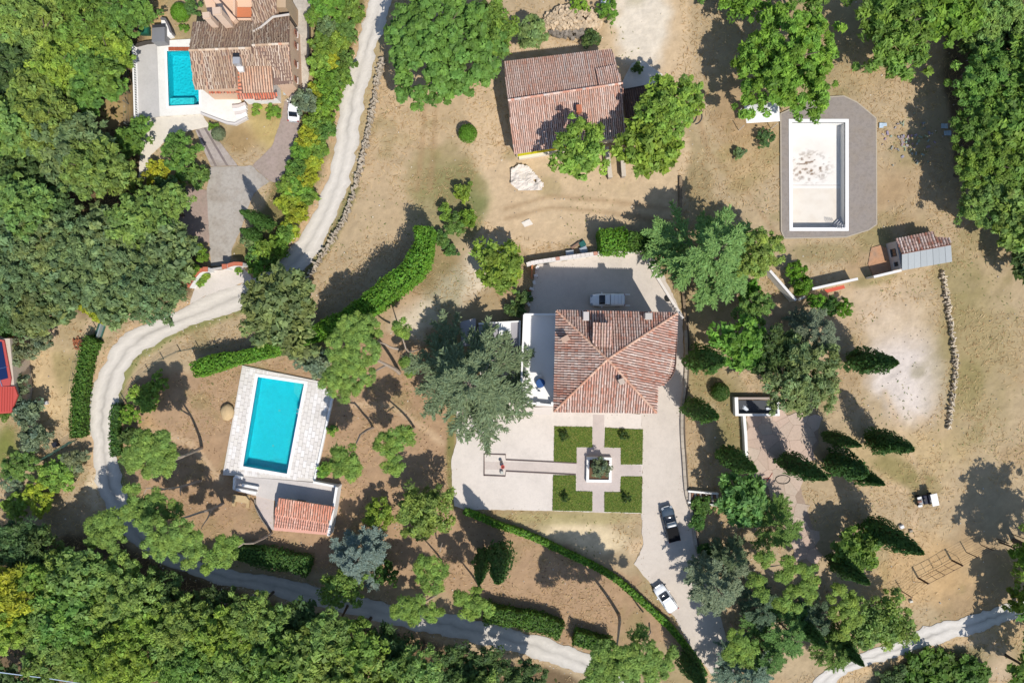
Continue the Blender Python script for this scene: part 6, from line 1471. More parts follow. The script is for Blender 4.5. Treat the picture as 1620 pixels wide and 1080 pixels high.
def trunk_unit():
    if 'tk' in _cache: return _cache['tk']
    mb = MB(); mb.tube([(0, 0, 0), (.03, .02, .4), (-.02, .03, .75), (0, 0, 1)], [.055, .042, .034, .02], 8, s2l(112, 98, 84, .75)); rs = random.Random(2)
    for i in range(7):
        a = i * .9 + rs.uniform(-.3, .3); z = .45 + .07 * i; L = rs.uniform(.35, .5); mb.tube([(0, 0, z), (L * .5 * math.cos(a), L * .5 * math.sin(a), z + .14), (L * math.cos(a), L * math.sin(a), z + .22)], [.022, .014, .004], 5, s2l(122, 108, 94, .75), cap=False)
    _cache['tk'] = mb.mesh('trunk', M_BARK); return _cache['tk']

TONE = {'oak': (.150, .255, .045), 'forest': (.200, .292, .066), 'dark': (.090, .150, .045), 'grey': (.170, .228, .085), 'bright': (.165, .300, .040), 'yellow': (.330, .370, .035), 'lime': (.215, .325, .050),
        'cedar': (.135, .195, .105), 'blue': (.165, .225, .150), 'fir': (.135, .238, .055), 'cypress': (.050, .115, .026), 'cypress2': (.070, .150, .03), 'olive': (.185, .230, .130), 'pine': (.175, .270, .055), 'hedge': (.080, .165, .024), 'hedge2': (.120, .265, .026), 'fig': (.25, .33, .10)}
TREES = {}
def tree(kind, px, py, rpx, h, tone, label, cat='tree', group=None, name=None, squash=(1, 1)):
    """a tree whose crown shows round the pixel (px, py) with a radius of rpx pixels"""
    col = TONE[tone] if isinstance(tone, str) else tone
    R = rpx * S * (1 - .65 * h / H); cen = U(px, py, h * .62); rnd = random.Random(int(px * 31 + py * 17)); rz = rnd.uniform(0, 6.28); v = rnd.randint(0, 7)
    j = rnd.uniform(.88, 1.12); w_ = rnd.uniform(-.10, .10); col = (col[0] * j * (1 + w_), col[1] * j, col[2] * j * (1 - w_), 1)
    if kind == 'cedar':
        me, tk = crown_cedar(v % 2 + (2 if R > 6 else 0), 33 if R > 6 else 28); t = empty(name or 'cedar_tree', (cen.x, cen.y, 0), rz, label, cat, group)
        o = link('crown', me, t, scale=(R, R, h / 1.55)); o.color = col; k = link('trunk', tk, t, scale=(R, R, h / 1.55)); return t
    size = 8.5 if R > 7 else 5.2 if R > 4.2 else 3.4 if R > 2.5 else 1.9 if R > 1.35 else 1.0
    hz = R * .62 * 1.22
    t = empty(name or ('shrub' if h < 4.5 and cat in ('shrub', 'bush') else 'broadleaf_tree'), (cen.x, cen.y, 0), rz, label, cat, group)
    me = crown_lumpy(0) if kind == 'lumpy' else crown_ball() if kind == 'ball' else crown_round(size, v)
    zs = 1.0 if kind == 'ball' else min(1.35, max(.55, (h * .42) / (R * .62))) if h < 4.5 else 1.0
    o = link('crown', me, t, (0, 0, max(h - R * .66 * zs, R * .2 * zs)), scale=(R * squash[0], R * squash[1], R * zs)); o.color = col
    if h > 2.2: link('trunk', trunk_unit(), t, scale=(min(h * .62, R * 1.3), min(h * .62, R * 1.3), max(.5, h * .8)))
    return t

# ---- the woods: every oak on its own
WOOD_NW = [(22, 22, 50, 'forest'), (75, 48, 55, 'forest'), (140, 38, 52, 'oak'), (198, 16, 42, 'oak'), (20, 110, 46, 'dark'), (100, 105, 48, 'lime'), (150, 118, 46, 'oak'), (176, 84, 36, 'lime'), (60, 160, 40, 'forest'), (176, 128, 22, 'oak')]
WOOD_W = [(25, 205, 48, 'forest'), (78, 200, 46, 'forest'), (112, 232, 56, 'grey'), (60, 262, 38, 'dark'), (155, 270, 46, 'forest'), (15, 290, 44, 'dark'), (45, 330, 44, 'forest'), (95, 330, 30, 'dark'), (15, 380, 44, 'grey'), (70, 395, 48, 'grey'), (30, 445, 46, 'grey'),
          (122, 385, 48, 'grey'), (180, 388, 48, 'grey'), (225, 350, 40, 'forest'), (262, 330, 36, 'forest'), (225, 420, 52, 'grey'), (272, 400, 42, 'grey'), (165, 440, 46, 'grey'), (100, 455, 44, 'grey'), (250, 455, 46, 'grey'), (195, 478, 34, 'grey'), (65, 492, 36, 'grey'), (20, 495, 30, 'dark')]
WOOD_S = [(28, 862, 40, 'dark'), (70, 878, 36, 'dark'), (22, 930, 40, 'yellow'), (58, 922, 34, 'lime'), (95, 915, 42, 'forest'), (140, 900, 36, 'forest'), (185, 905, 46, 'forest'), (30, 985, 36, 'lime'), (75, 975, 48, 'forest'), (125, 965, 50, 'oak'), (178, 960, 48, 'forest'), (225, 930, 38, 'forest'), (265, 935, 34, 'dark'),
          (240, 980, 48, 'lime'), (95, 1030, 50, 'forest'), (150, 1030, 52, 'oak'), (205, 1035, 48, 'lime'), (262, 1035, 50, 'forest'), (300, 985, 44, 'forest'), (345, 955, 32, 'dark'), (355, 1000, 46, 'lime'), (320, 1045, 48, 'oak'), (378, 1050, 46, 'forest'), (405, 965, 34, 'forest'), (430, 1005, 46, 'forest'), (440, 1060, 48, 'oak'), (475, 985, 34, 'dark'),
          (500, 1030, 48, 'forest'), (530, 990, 30, 'forest'), (555, 1060, 46, 'forest'), (570, 1010, 36, 'oak'), (620, 1030, 40, 'dark'), (660, 1055, 42, 'forest'), (635, 1078, 36, 'oak'), (715, 1062, 38, 'dark'), (765, 1060, 36, 'dark'), (755, 1090, 34, 'forest'), (830, 1075, 34, 'dark'), (10, 1085, 34, 'dark'), (60, 1095, 30, 'dark')]
WOOD_E = [(1565, 18, 48, 'forest'), (1612, 55, 44, 'dark'), (1545, 70, 30, 'dark'), (1560, 130, 52, 'oak'), (1612, 120, 44, 'oak'), (1598, 195, 52, 'oak'), (1548, 205, 42, 'oak'), (1555, 262, 46, 'oak'), (1610, 268, 48, 'oak'), (1560, 318, 44, 'forest'), (1606, 340, 48, 'forest'), (1640, 400, 40, 'dark')]
TW = {'forest': 'mid green', 'oak': 'fresh green', 'dark': 'dark shaded', 'lime': 'light green', 'grey': 'grey green', 'yellow': 'yellow green'}
ORD = ['first', 'second', 'third', 'fourth', 'fifth', 'sixth', 'seventh', 'eighth', 'ninth', 'tenth', 'eleventh', 'twelfth', 'thirteenth', 'fourteenth', 'fifteenth', 'sixteenth', 'seventeenth', 'eighteenth', 'nineteenth', 'twentieth']
ORD += ['twenty-' + o for o in ORD[:9]] + ['thirtieth'] + ['thirty-' + o for o in ORD[:9]]
def road_depth(x, y): return min(math.hypot(x - p[0], y - p[1]) for p in ROAD_L[26:])
for wood, place, g, base, rowf, rown, horiz in (
        (WOOD_NW, 'the upper corner wood', 'oaks of the upper corner wood', 7, lambda x, y: int(y > 75) + int(y > 135), ['top edge', 'middle', 'lowest'], True),
        (WOOD_W, 'the western wood', 'oaks of the western wood', 9, lambda x, y: int(y > 300) + int(y > 375) + int(y > 430), ['top', 'upper middle', 'lower middle', 'road side'], True),
        (WOOD_S, 'the southern wood', 'oaks of the southern wood', 11, lambda x, y: 0 if y < 0 else int(y > 870 + x * .17) + int(y > 945 + x * .13) + int(y > 1005 + x * .075), ['road side', 'second', 'third', 'bottom edge'], True),
        (WOOD_E, 'the eastern grove', 'oaks of the eastern grove', 9, lambda x, y: int(x > 1580), ['field side', 'outer edge'], False)):
    rows = {}
    for t_ in wood: rows.setdefault(rowf(t_[0], t_[1]), []).append(t_)
    for k, lst in rows.items():
        lst.sort(key=lambda q: q[0] if horiz else q[1])
        for n_, (x, y, r, tn) in enumerate(lst):
            lab = '%s oak, %s from %s in %s row of %s' % (TW[tn], ORD[n_], 'left' if horiz else 'top', rown[k], place)
            tree('round', x, y, r * 1.14, base * (.75 if tn == 'dark' else 1.0) * random.Random(x * y).uniform(.88, 1.08), tn, lab, 'tree', g, 'oak_tree')

# ---- single broadleaf trees and bushes
LEAFY = [
    ('lumpy', 702, 68, 100, 13, 'oak', 'huge spreading oak with lumpy green crown above the tan field', 'tree', 'oak_tree'),
    ('round', 775, 60, 46, 10, 'oak', 'rounded oak limb tree between the huge oak and the barn', 'tree', 'oak_tree'),
    ('round', 842, 56, 27, 5, 'fig', 'pale leaved fig tree beside the heap of stones', 'tree', 'fig_tree'),
    ('round', 962, 15, 18, 2.5, 'bright', 'green bramble above the heap of stones', 'bush', 'bramble'), ('round', 915, 8, 15, 2.2, 'bright', 'small bramble at the top edge of the heap of stones', 'bush', 'bramble'), ('round', 935, 62, 15, 2.2, 'dark', 'dark bramble between the heap of stones and the barn roof', 'bush', 'bramble'),
    ('round', 915, 242, 44, 11.5, 'lime', 'yellow green tree covering the southern eaves of the barn', 'tree', 'broadleaf_tree'),
    ('round', 1052, 178, 52, 12.5, 'lime', 'tall yellow green tree over the barn lean-to, upper of the touching pair', 'tree', 'broadleaf_tree'), ('round', 1020, 238, 48, 11.5, 'lime', 'yellow green tree before the barn lean-to, lower of the touching pair', 'tree', 'broadleaf_tree'),
    ('round', 1245, 100, 90, 12, 'bright', 'broad bright green tree half covering the white canopy', 'tree', 'broadleaf_tree'),
    ('round', 1424, 42, 78, 10, 'oak', 'broad green tree above the drained pool', 'tree', 'broadleaf_tree'), ('round', 1490, 15, 56, 10, 'bright', 'bright green tree at the top edge beside the eastern grove', 'tree', 'broadleaf_tree'),
    ('round', 1176, -14, 44, 8, 'bright', 'tree at the top edge above the broad canopy tree', 'tree', 'broadleaf_tree'), ('round', 1275, -12, 40, 9, 'oak', 'dark topped tree cut by the top edge', 'tree', 'broadleaf_tree'), ('round', 1130, -40, 50, 9, 'oak', 'oak just beyond the top edge shading the barn track', 'tree', 'oak_tree'),
    ('round', 1100, 62, 0.1, .4, 'dark', None, 'tree', 'x'),
    ('round', 446, 492, 64, 10, 'grey', 'big grey green oak on the inner bend of the white road', 'tree', 'oak_tree'),
    ('round', 790, 420, 39, 6, 'lime', 'round light green walnut at the corner of the yard wall', 'tree', 'walnut_tree'),
    ('round', 672, 808, 47, 8, 'forest', 'round dark oak above the pine garden corner of the terrace', 'tree', 'oak_tree'),
    ('round', 1195, 400, 40, 10, 'forest', 'green oak behind the great light cedar', 'tree', 'oak_tree'),
    ('round', 1172, 545, 42, 8, 'bright', 'bright green tree below the great light cedar', 'tree', 'broadleaf_tree'), ('round', 1190, 485, 30, 6, 'fir', 'small dark green tree between the white wall and the cedar', 'tree', 'broadleaf_tree'),
    ('round', 1268, 600, 60, 11, 'grey', 'wide grey green pine above the walled basin', 'tree', 'pine_tree'), ('round', 1228, 562, 40, 9, 'dark', 'dark tree at the shaded side of the wide grey pine', 'tree', 'broadleaf_tree'),
    ('round', 1172, 788, 42, 7, 'fir', 'dense dark green tree at the foot of the garden stairs', 'tree', 'broadleaf_tree'),
    ('round', 1355, 866, 36, 6, 'oak', 'round leafy tree beside the tallest cypress', 'tree', 'broadleaf_tree'), ('round', 1400, 978, 44, 7, 'forest', 'dark leafy tree beside the gravel lane', 'tree', 'broadleaf_tree'), ('round', 1362, 990, 34, 7, 'forest', 'leafy tree hanging over the gravel lane', 'tree', 'broadleaf_tree'),
    ('round', 1618, 945, 26, 4, 'lime', 'bright bush at the right edge by the gravel lane', 'bush', 'shrub'), ('round', 1612, 870, 24, 6, 'bright', 'dark green tree at the edge below the big field shadow', 'tree', 'broadleaf_tree'),
    ('round', 1668, 880, 66, 12, 'oak', 'large tree just beyond the edge that shades the field', 'tree', 'broadleaf_tree'), ('round', 1655, 980, 46, 9, 'oak', 'tree just beyond the edge that shades the gravel lane', 'tree', 'broadleaf_tree'), ('round', 1632, 1062, 40, 8, 'oak', 'tree beyond the edge shading the bare corner', 'tree', 'broadleaf_tree'), ('round', 1478, 1084, 56, 2.4, 'hedge', 'broad dark clipped shrub mass in the lower corner', 'shrub', 'shrub'), ('round', 1418, 1088, 32, 2.2, 'dark', 'dark shrub at the end of the clipped shrub mass', 'shrub', 'shrub'), ('round', 1536, 1072, 32, 2.2, 'hedge', 'dark shrub at the eastern end of the clipped mass', 'shrub', 'shrub'),
    ('round', 670, 50, .1, .4, 'dark', None, 'tree', 'x'),
    ('ball', 740, 211, 15, 1.9, 'hedge2', 'single round clipped bush on the tan field', 'bush', 'round_bush'),
    ('round', 730, 305, 14, 2.4, 'lime', 'small bright bush on the greenish slope, topmost', 'bush', 'bush'), ('round', 706, 337, 14, 2.4, 'lime', 'small bright bush on the greenish slope, nearer the tall hedge', 'bush', 'bush'), ('round', 740, 345, 16, 2.7, 'bright', 'small dark green bush on the greenish slope by the yard track', 'bush', 'bush'), ('round', 718, 355, 18, 2.7, 'fir', 'feathery bush in the middle of the greenish slope', 'bush', 'bush'), ('round', 700, 378, 12, 2.0, 'fir', 'low tuft on the greenish slope beside the tall hedge', 'bush', 'bush'), ('round', 712, 395, 10, 1.7, 'fir', 'lowest tuft on the greenish slope', 'bush', 'bush'),
    ('round', 1212, 218, 15, 1.8, 'dark', 'dark bush below the white canopy', 'bush', 'bush'), ('round', 1168, 242, 9, 1.2, 'grey', 'little grey green bush on the field west of the white canopy', 'bush', 'bush'), ('round', 1008, 108, 10, 1.5, 'dark', 'dark plant at the corner of the barn apron', 'bush', 'bush'),
    ('round', 1259, 428, 17, 3, 'hedge2', 'bright conifer bush at the thin white wall, upper', 'bush', 'conifer_bush'), ('round', 1270, 452, 17, 3, 'hedge2', 'bright conifer bush at the thin white wall, lower', 'bush', 'conifer_bush'), ('round', 1291, 477, 15, 2.6, 'hedge2', 'conifer bush below the red canopy, nearest the white return', 'bush', 'conifer_bush'), ('round', 1312, 484, 15, 2.6, 'cypress2', 'dark conifer bush below the red canopy, middle of three', 'bush', 'conifer_bush'), ('round', 1335, 488, 15, 2.6, 'hedge2', 'conifer bush below the red canopy, nearest the sand', 'bush', 'conifer_bush'),
    ('round', 1185, 458, 18, 3, 'hedge2', 'bright shrub at the lower edge of the light cedar', 'shrub', 'shrub'), ('round', 1110, 800, 16, 1.6, 'cypress2', 'dark ground shrub by the side wall of the stairs', 'shrub', 'shrub'), ('round', 1105, 825, 13, 1.4, 'cypress2', 'low dark shrub beside the driveway kerb', 'shrub', 'shrub'), ('round', 1122, 880, 20, 2, 'cypress', 'dark shrub between driveway and blue cedar', 'shrub', 'shrub'),
    ('ball', 1140, 620, 15, 1.7, 'cypress2', 'small round dark bush beside the walled basin', 'bush', 'round_bush'), ('round', 828, 470, 12, 1.8, 'dark', 'dark bush in the ditch west of the yard', 'bush', 'bush'), ('round', 815, 488, 14, 2, 'dark', 'dark bush by the annex roof', 'bush', 'bush'),
    ('round', 496, 572, 27, 3.5, 'olive', 'grey green shrub at the end of the low hedge by the pool', 'shrub', 'shrub'), ('round', 525, 680, 8, 1.0, 'lime', 'small bright bush beside the pool deck parapet', 'bush', 'bush'), ('round', 500, 655, 0.1, .4, 'lime', None, 'bush', 'x'),
    ('round', 513, 742, 12, 1.4, 'bright', 'low green shrub behind the pool house corner', 'shrub', 'shrub'), ('round', 600, 815, 26, 4, 'lime', 'light green shrub between the blue cedar and round oak', 'shrub', 'shrub'), ('round', 545, 925, 34, 7, 'pine', 'bright pine below the blue cedar at the shaded road', 'tree', 'pine_tree'),
    ('round', 610, 905, 20, 4, 'cypress2', 'dark shrub at the right skirt of the blue cedar', 'shrub', 'shrub'),
    # villa garden
    ('round', 282, 243, 34, 4.5, 'oak', 'spreading green shrub on the villa garden island', 'shrub', 'shrub'), ('round', 248, 273, 22, 3, 'yellow', 'glowing yellow green shrub on the villa garden island', 'shrub', 'shrub'), ('round', 311, 278, 19, 3, 'fir', 'dark round shrub by the head of the entrance yard', 'shrub', 'shrub'), ('round', 286, 278, 11, 2, 'bright', 'small green shrub between two larger ones on the villa island', 'shrub', 'shrub'), ('round', 268, 300, 22, 4, 'dark', 'dark shrub below the yellow one on the villa island', 'shrub', 'shrub'),
    ('ball', 345, 212, 11, 1.4, 'olive', 'clipped brownish ball bush beside the villa ramp', 'bush', 'round_bush'), ('round', 338, 202, 9, 1.2, 'bright', 'small green bush at the top of the villa ramp', 'bush', 'bush'), ('ball', 285, 20, 15, 2, 'hedge2', 'oval clipped bush beside the villa chimneys', 'bush', 'round_bush'), ('round', 305, 12, 14, 2.5, 'fir', 'feathery bush against the villa chimneys', 'bush', 'bush'), ('round', 292, 44, 8, 1, 'bright', 'low plant under the villa roof edge', 'bush', 'bush'),
    ('round', 222, 200, 18, 3, 'oak', 'green shrub at the foot of the balustrade', 'shrub', 'shrub'), ('round', 205, 222, 24, 4, 'oak', 'leafy shrub by the grey wire fence', 'shrub', 'shrub'), ('round', 205, 290, 22, 4, 'forest', 'leafy tree edge beside the cream path', 'shrub', 'shrub'), ('round', 405, 172, 10, .9, 'lime', 'flower bed shrub below the white villa porch, left', 'bush', 'bush'), ('round', 432, 176, 11, .9, 'bright', 'flower bed shrub below the white villa porch, right', 'bush', 'bush'),
    ('round', 484, 160, 20, 4, 'olive', 'dark grey pine like bush over the white saloon', 'bush', 'bush'), ('round', 320, 402, 14, 3, 'bright', 'green bush at the curved gate wall', 'bush', 'bush'), ('round', 300, 425, 16, 3.5, 'bright', 'bush behind the curved gate wall', 'bush', 'bush'), ('round', 318, 447, 8, 1, 'lime', 'little bush in front of the curved gate wall', 'bush', 'bush'), ('round', 377, 428, 6, .9, 'bright', 'tiny bush before the gate post', 'bush', 'bush'), ('round', 325, 437, 7, .9, 'lime', 'tiny yellowish bush before the gate wall', 'bush', 'bush'),
    ('round', 140, 478, 22, 3, 'yellow', 'yellow green bush at the wood edge above the clipped hedge', 'bush', 'bush'), ('round', 155, 492, 16, 2.5, 'yellow', 'smaller yellow bush at the wood edge', 'bush', 'bush'),
    # left edge garden
    ('round', 30, 556, 24, 4, 'olive', 'grey green olive tree beside the solar panel', 'tree', 'olive_tree'), ('round', 62, 540, 20, 4, 'olive', 'olive tree nearest the woodland in the left garden', 'tree', 'olive_tree'), ('round', 28, 608, 18, 3.5, 'olive', 'small olive tree in front of the red roof', 'tree', 'olive_tree'), ('round', 42, 648, 25, 4, 'olive', 'olive tree right of the red roof corner', 'tree', 'olive_tree'), ('round', 55, 692, 26, 4, 'olive', 'lowest olive tree near the green fence', 'tree', 'olive_tree'),
    ('round', 10, 522, 13, 2.5, 'bright', 'green bush beside the orange ladder', 'bush', 'bush'), ('round', 30, 735, 30, 3, 'fir', 'dark bush above the green fence', 'bush', 'bush'), ('round', 8, 655, 12, 2, 'fir', 'dark bush below the red roof', 'bush', 'bush'),
    ('round', 88, 752, 28, 3, 'lime', 'yellowish bush below the green fence', 'bush', 'bush'), ('round', 118, 728, 22, 2.5, 'olive', 'brownish bush beside the road below the green fence', 'bush', 'bush'), ('round', 60, 785, 28, 3, 'yellow', 'bright yellow bush near the left edge', 'bush', 'bush'), ('round', 25, 800, 20, 2.5, 'lime', 'light bush at the left edge above the woodland', 'bush', 'bush'), ('round', 20, 765, 16, 2, 'olive', 'small grey bush at the left edge', 'bush', 'bush'), ('round', 52, 845, 20, 3.5, 'grey', 'pale topped sapling above the dark woodland', 'tree', 'sapling'),
    # inner side of the road bend
    ('round', 228, 628, 24, 2.6, 'lime', 'shrub row on the inner road bend, upper light green one', 'shrub', 'shrub'), ('round', 205, 655, 16, 2.4, 'bright', 'shrub row on the inner road bend, middle one', 'shrub', 'shrub'), ('round', 203, 690, 14, 2.4, 'dark', 'dark shrub on the inner road bend, lowest', 'shrub', 'shrub'), ('round', 250, 605, 16, 2.2, 'lime', 'light green shrub nearest the low hedge end', 'shrub', 'shrub')]
for (k, x, y, r, h, tn, lab, ct, nm) in LEAFY:
    if lab: tree(k, x, y, r, h, tn, lab, ct, None, nm)
# ---- strip of mixed shrubs between the villa and the white road
rs = random.Random(77); strip = [(520, 8, 24, 'bright'), (500, 25, 16, 'oak'), (555, 18, 18, 'oak'), (546, 48, 16, 'fir'), (518, 42, 14, 'grey'), (535, 70, 18, 'lime'), (508, 68, 15, 'oak'), (528, 98, 18, 'yellow'), (504, 102, 16, 'lime'), (548, 95, 12, 'fir'), (540, 122, 14, 'oak'), (518, 128, 17, 'bright'), (500, 145, 15, 'yellow'), (524, 155, 17, 'bright'), (510, 180, 18, 'bright'), (496, 198, 16, 'lime'),
    (512, 208, 16, 'oak'), (485, 218, 17, 'yellow'), (502, 235, 16, 'lime'), (478, 243, 16, 'bright'), (495, 258, 15, 'yellow'), (468, 266, 15, 'oak'), (486, 280, 16, 'yellow'), (455, 290, 17, 'lime'), (474, 300, 17, 'bright'), (488, 312, 12, 'oak'), (458, 320, 17, 'yellow'), (472, 338, 15, 'yellow'), (455, 362, 16, 'yellow'), (444, 388, 15, 'bright'), (418, 396, 16, 'lime'), (430, 412, 13, 'oak'), (402, 404, 13, 'fir'), (408, 424, 12, 'bright'), (398, 380, 11, 'grey'), (452, 372, 12, 'oak')]
TN2 = {'bright': 'bright green', 'oak': 'mid green', 'fir': 'dark green', 'grey': 'grey green', 'lime': 'light green', 'yellow': 'golden', 'dark': 'shaded'}
strip.sort(key=lambda q: q[1])
for n_, (x, y, r, tn) in enumerate(strip):
    tree('round', x, y, r * 1.18, rs.uniform(2.0, 3.2), tn, '%s shrub, %s from the top of the strip along the white road' % (TN2[tn], ORD[n_]), 'shrub', 'shrubs in the strip along the white road', 'shrub')

# ---- cedars
for (x, y, r, h, tn, lab) in ((1214, 1040, 46, 8, 'fir', 'green cedar at the bottom edge between two larger cedars'), (1288, 985, 40, 8, 'cedar', 'cedar crowded behind the yellow pine on the lower slope'), (1160, 880, 34, 7, 'cedar', 'cedar behind the one overhanging the white off-roader'), (747, 604, 112, 15, (.160, .222, .122), 'great blue green cedar spreading over the annex and garden terrace'), (1130, 396, 104, 15, (.205, .335, .090), 'great light green cedar with bare white limbs beside the yard'), (568, 880, 64, 9, (.20, .25, .20), 'pale blue cedar below the pool house'),
        (1132, 928, 66, 10, 'blue', 'blue green cedar overhanging the white off-roader'), (1236, 832, 50, 9, 'fir', 'young green cedar at the lower end of the flagstone court'), (1292, 530, 56, 9, (.21, .235, .135), 'feathery pale cedar above the wide grey pine'), (1248, 1000, 60, 9, 'fir', 'green cedar between the lower pines and cypress'),
        (1180, 1066, 60, 9, 'blue', 'blue cedar at the bottom edge below the driveway'), (1325, 1030, 44, 8, 'fir', 'green cedar at the end of the gravel lane'), (1205, 965, 44, 8, 'cedar', 'dark cedar tucked between two pines on the lower slope')):
    tree('cedar', x, y, r, h, tn, lab, 'tree', 'cedars of the villa park')

# ---- cypresses: base and tip as the photograph shows them
for (bx, by, tx, ty, r, tn, lab) in ((1346, 570, 1420, 568, 1.75, 'cypress', 'fat cypress at the edge of the sand patch'), (1375, 692, 1442, 722, 1.6, 'cypress', 'slender cypress leaning over the dry field, outermost of the upper four'), (1305, 688, 1363, 702, 1.05, 'cypress', 'thin cypress, highest on the slope below the grey pine'),
        (1237, 726, 1311, 749, 1.5, 'cypress', 'cypress standing beside the flagstone court'), (1314, 728, 1372, 748, 1.9, 'cypress', 'stout cypress in the pair on the slope, upper'), (1342, 744, 1400, 763, 1.2, 'cypress', 'thin cypress in the pair on the slope, lower'), (1369, 828, 1460, 874, 1.7, 'cypress', 'tallest cypress, lying long over the field by the buggy'),
        (1314, 882, 1378, 919, 1.3, 'cypress', 'dark cypress below the round leafy tree'), (1254, 972, 1314, 1018, 1.3, 'cypress', 'dark cypress among the lower pines'), (1312, 1002, 1366, 1052, 1.2, 'cypress', 'dark cypress nearest the gravel lane'), (1096, 568, 1162, 570, 1.8, 'cypress2', 'cypress on the bank facing the bay of the house'),
        (1088, 643, 1142, 648, 1.45, 'cypress2', 'cypress on the bank beside the four lawns'), (1142, 716, 1196, 746, 1.45, 'cypress2', 'cypress at the corner of the flagstone court wall'), (765, 872, 769, 925, 1.15, 'cypress', 'smaller of two cypresses standing in the pine garden'), (791, 866, 795, 950, 1.65, 'cypress', 'larger of two cypresses standing in the pine garden'), (1084, 1036, 1116, 1088, 1.5, 'cypress', 'cypress at the foot of the long clipped hedge'),
        (431, 358, 379, 336, 1.05, 'cypress2', 'upper of two leaning cypresses at the villa entrance'), (412, 376, 383, 356, .9, 'cypress2', 'lower of two leaning cypresses at the villa entrance')):
    b = U(bx, by); rb = math.hypot(bx - 810, by - 540); rt = math.hypot(tx - 810, ty - 540); h = min(14.5, max(6.5, H * (1 - rb / rt)))
    v = (bx + by) % 6; t = empty('cypress_tree', b, (bx * 7 % 6), lab, 'cypress', 'tall cypresses of the park')
    o = link('crown', crown_cypress(v), t, scale=(r / 1.35, r / 1.35, h / 10)); o.color = (*TONE[tn], 1)
    m = MB(); m.tube([(0, 0, 0), (0, 0, 1.2)], [.16, .12], 7, s2l(110, 92, 76, .75)); m.build('trunk', M_BARK, t, local=True)

# ---- umbrella pines: trunk paths and the clumps they carry
def pine(base, limbs, clumps, label, tone='pine', thick=.24):
    """limbs: lists of (px, py, z); clumps: (px, py, z, radius m)"""
    b = U(*base); t = empty('umbrella_pine', b, 0, label, 'pine tree', 'umbrella pines of the pool garden'); m = MB(); bc = s2l(176, 160, 144, .8)
    for i, l in enumerate(limbs):
        pts = [U(*q) for q in l]; pts = [p for p in pts]
        fine = []
        for k in range(len(pts) - 1):
            for s in (0, .33, .66): fine.append(pts[k].lerp(pts[k + 1], s) + Vector((random.Random(k * 7 + i).uniform(-.1, .1), random.Random(k * 5 + i).uniform(-.1, .1), 0)) * (1 if (k or s) else 0))
        fine.append(pts[-1]); n = len(fine); r0 = thick if i == 0 else thick * .55
        m.tube(fine, [r0 * (1 - .72 * k / (n - 1)) for k in range(n)], 7, bc)
    m.build('trunk', M_BARK, t)
    rs_ = np.random.RandomState(int(base[0] * 3 + base[1])); C = []; R = []
    for (x, y, z, r) in clumps:
        p = U(x, y, z); n = max(5, int(r * r * 7))
        for k in range(n):
            a = rs_.uniform(0, 6.28); q = r * math.sqrt(rs_.rand()) * .85
            C.append((p.x + q * math.cos(a) - b.x, p.y + q * math.sin(a) - b.y, p.z + (1 - (q / r) ** 2) * r * .35 + rs_.uniform(-.2, .2))); R.append(rs_.uniform(.38, .66))
    V, c = puffs(rs_, np.array(C), np.array(R), 95, .44, .12, .62, .15, .35, .24, .26, .14, .75)
    o = link('crown', np_mesh('crown', V, c, M_NEEDLE), t); o.color = (*(TONE[tone] if isinstance(tone, str) else tone), 1)
    return t
pine((632, 590), [[(632, 590, 0), (618, 580, 4), (598, 570, 7.5), (575, 562, 9.5)], [(630, 552, 6), (610, 545, 7), (596, 540, 8)], [(610, 578, 5), (585, 592, 8), (560, 600, 9)], [(600, 570, 7), (570, 530, 9.5)]], [(562, 520, 10, 2.5), (542, 550, 10.3, 2.5), (574, 554, 10.5, 2.6), (548, 584, 10, 2.5), (530, 606, 9.5, 2.0), (572, 590, 9.6, 1.9), (592, 535, 9, 1.5), (552, 618, 9.2, 1.6), (585, 512, 9.2, 1.4)], 'big umbrella pine overhanging the corner of the blue pool deck', 'pine', .3)
pine((655, 586), [[(655, 586, 0), (650, 560, 3), (643, 552, 5.5), (634, 522, 7.5)], [(648, 556, 4.5), (662, 553, 6)]], [(633, 520, 7.5, 1.35), (640, 574, 5, .9), (650, 590, 3, .55)], 'thin pine with bare pale limbs east of the big pool pine', (.175, .27, .048), .2)
pine((590, 676), [[(590, 676, 0), (581, 680, 3), (571, 687, 6), (563, 704, 8), (550, 722, 9)]], [(546, 728, 9.4, 2.5), (536, 738, 9.0, 1.4), (556, 742, 9.0, 1.5)], 'small pine with curved trunk right of the pool deck', (.17, .265, .048), .22)
pine((655, 676), [[(655, 676, 0), (645, 684, 4), (632, 696, 7.5), (622, 706, 9)], [(636, 694, 6), (624, 730, 8.5)]], [(606, 702, 9, 1.5), (628, 692, 9.3, 1.8), (644, 690, 9, 1.2), (625, 716, 9, 1.3), (622, 738, 8.6, 1.5)], 'pine with two lobed crown in the middle of the garden', (.17, .265, .048), .22)
pine((319, 708), [[(319, 708, 0.0), (308, 714, 3.9), (292, 721, 7.7), (272, 724, 10.5), (245, 716, 12.0)], [(290, 722, 7.7), (262, 732, 10.5)]], [(216, 716, 12.5, 2.0), (232, 704, 12.7, 2.2), (252, 702, 12.7, 2.0), (262, 716, 12.3, 1.8), (245, 728, 12.1, 2.2), (208, 728, 12.0, 1.4), (240, 746, 11.6, 1.1), (266, 738, 11.6, 1.2)], 'tall pine leaning to the white road above the lower bend', 'pine', .27)
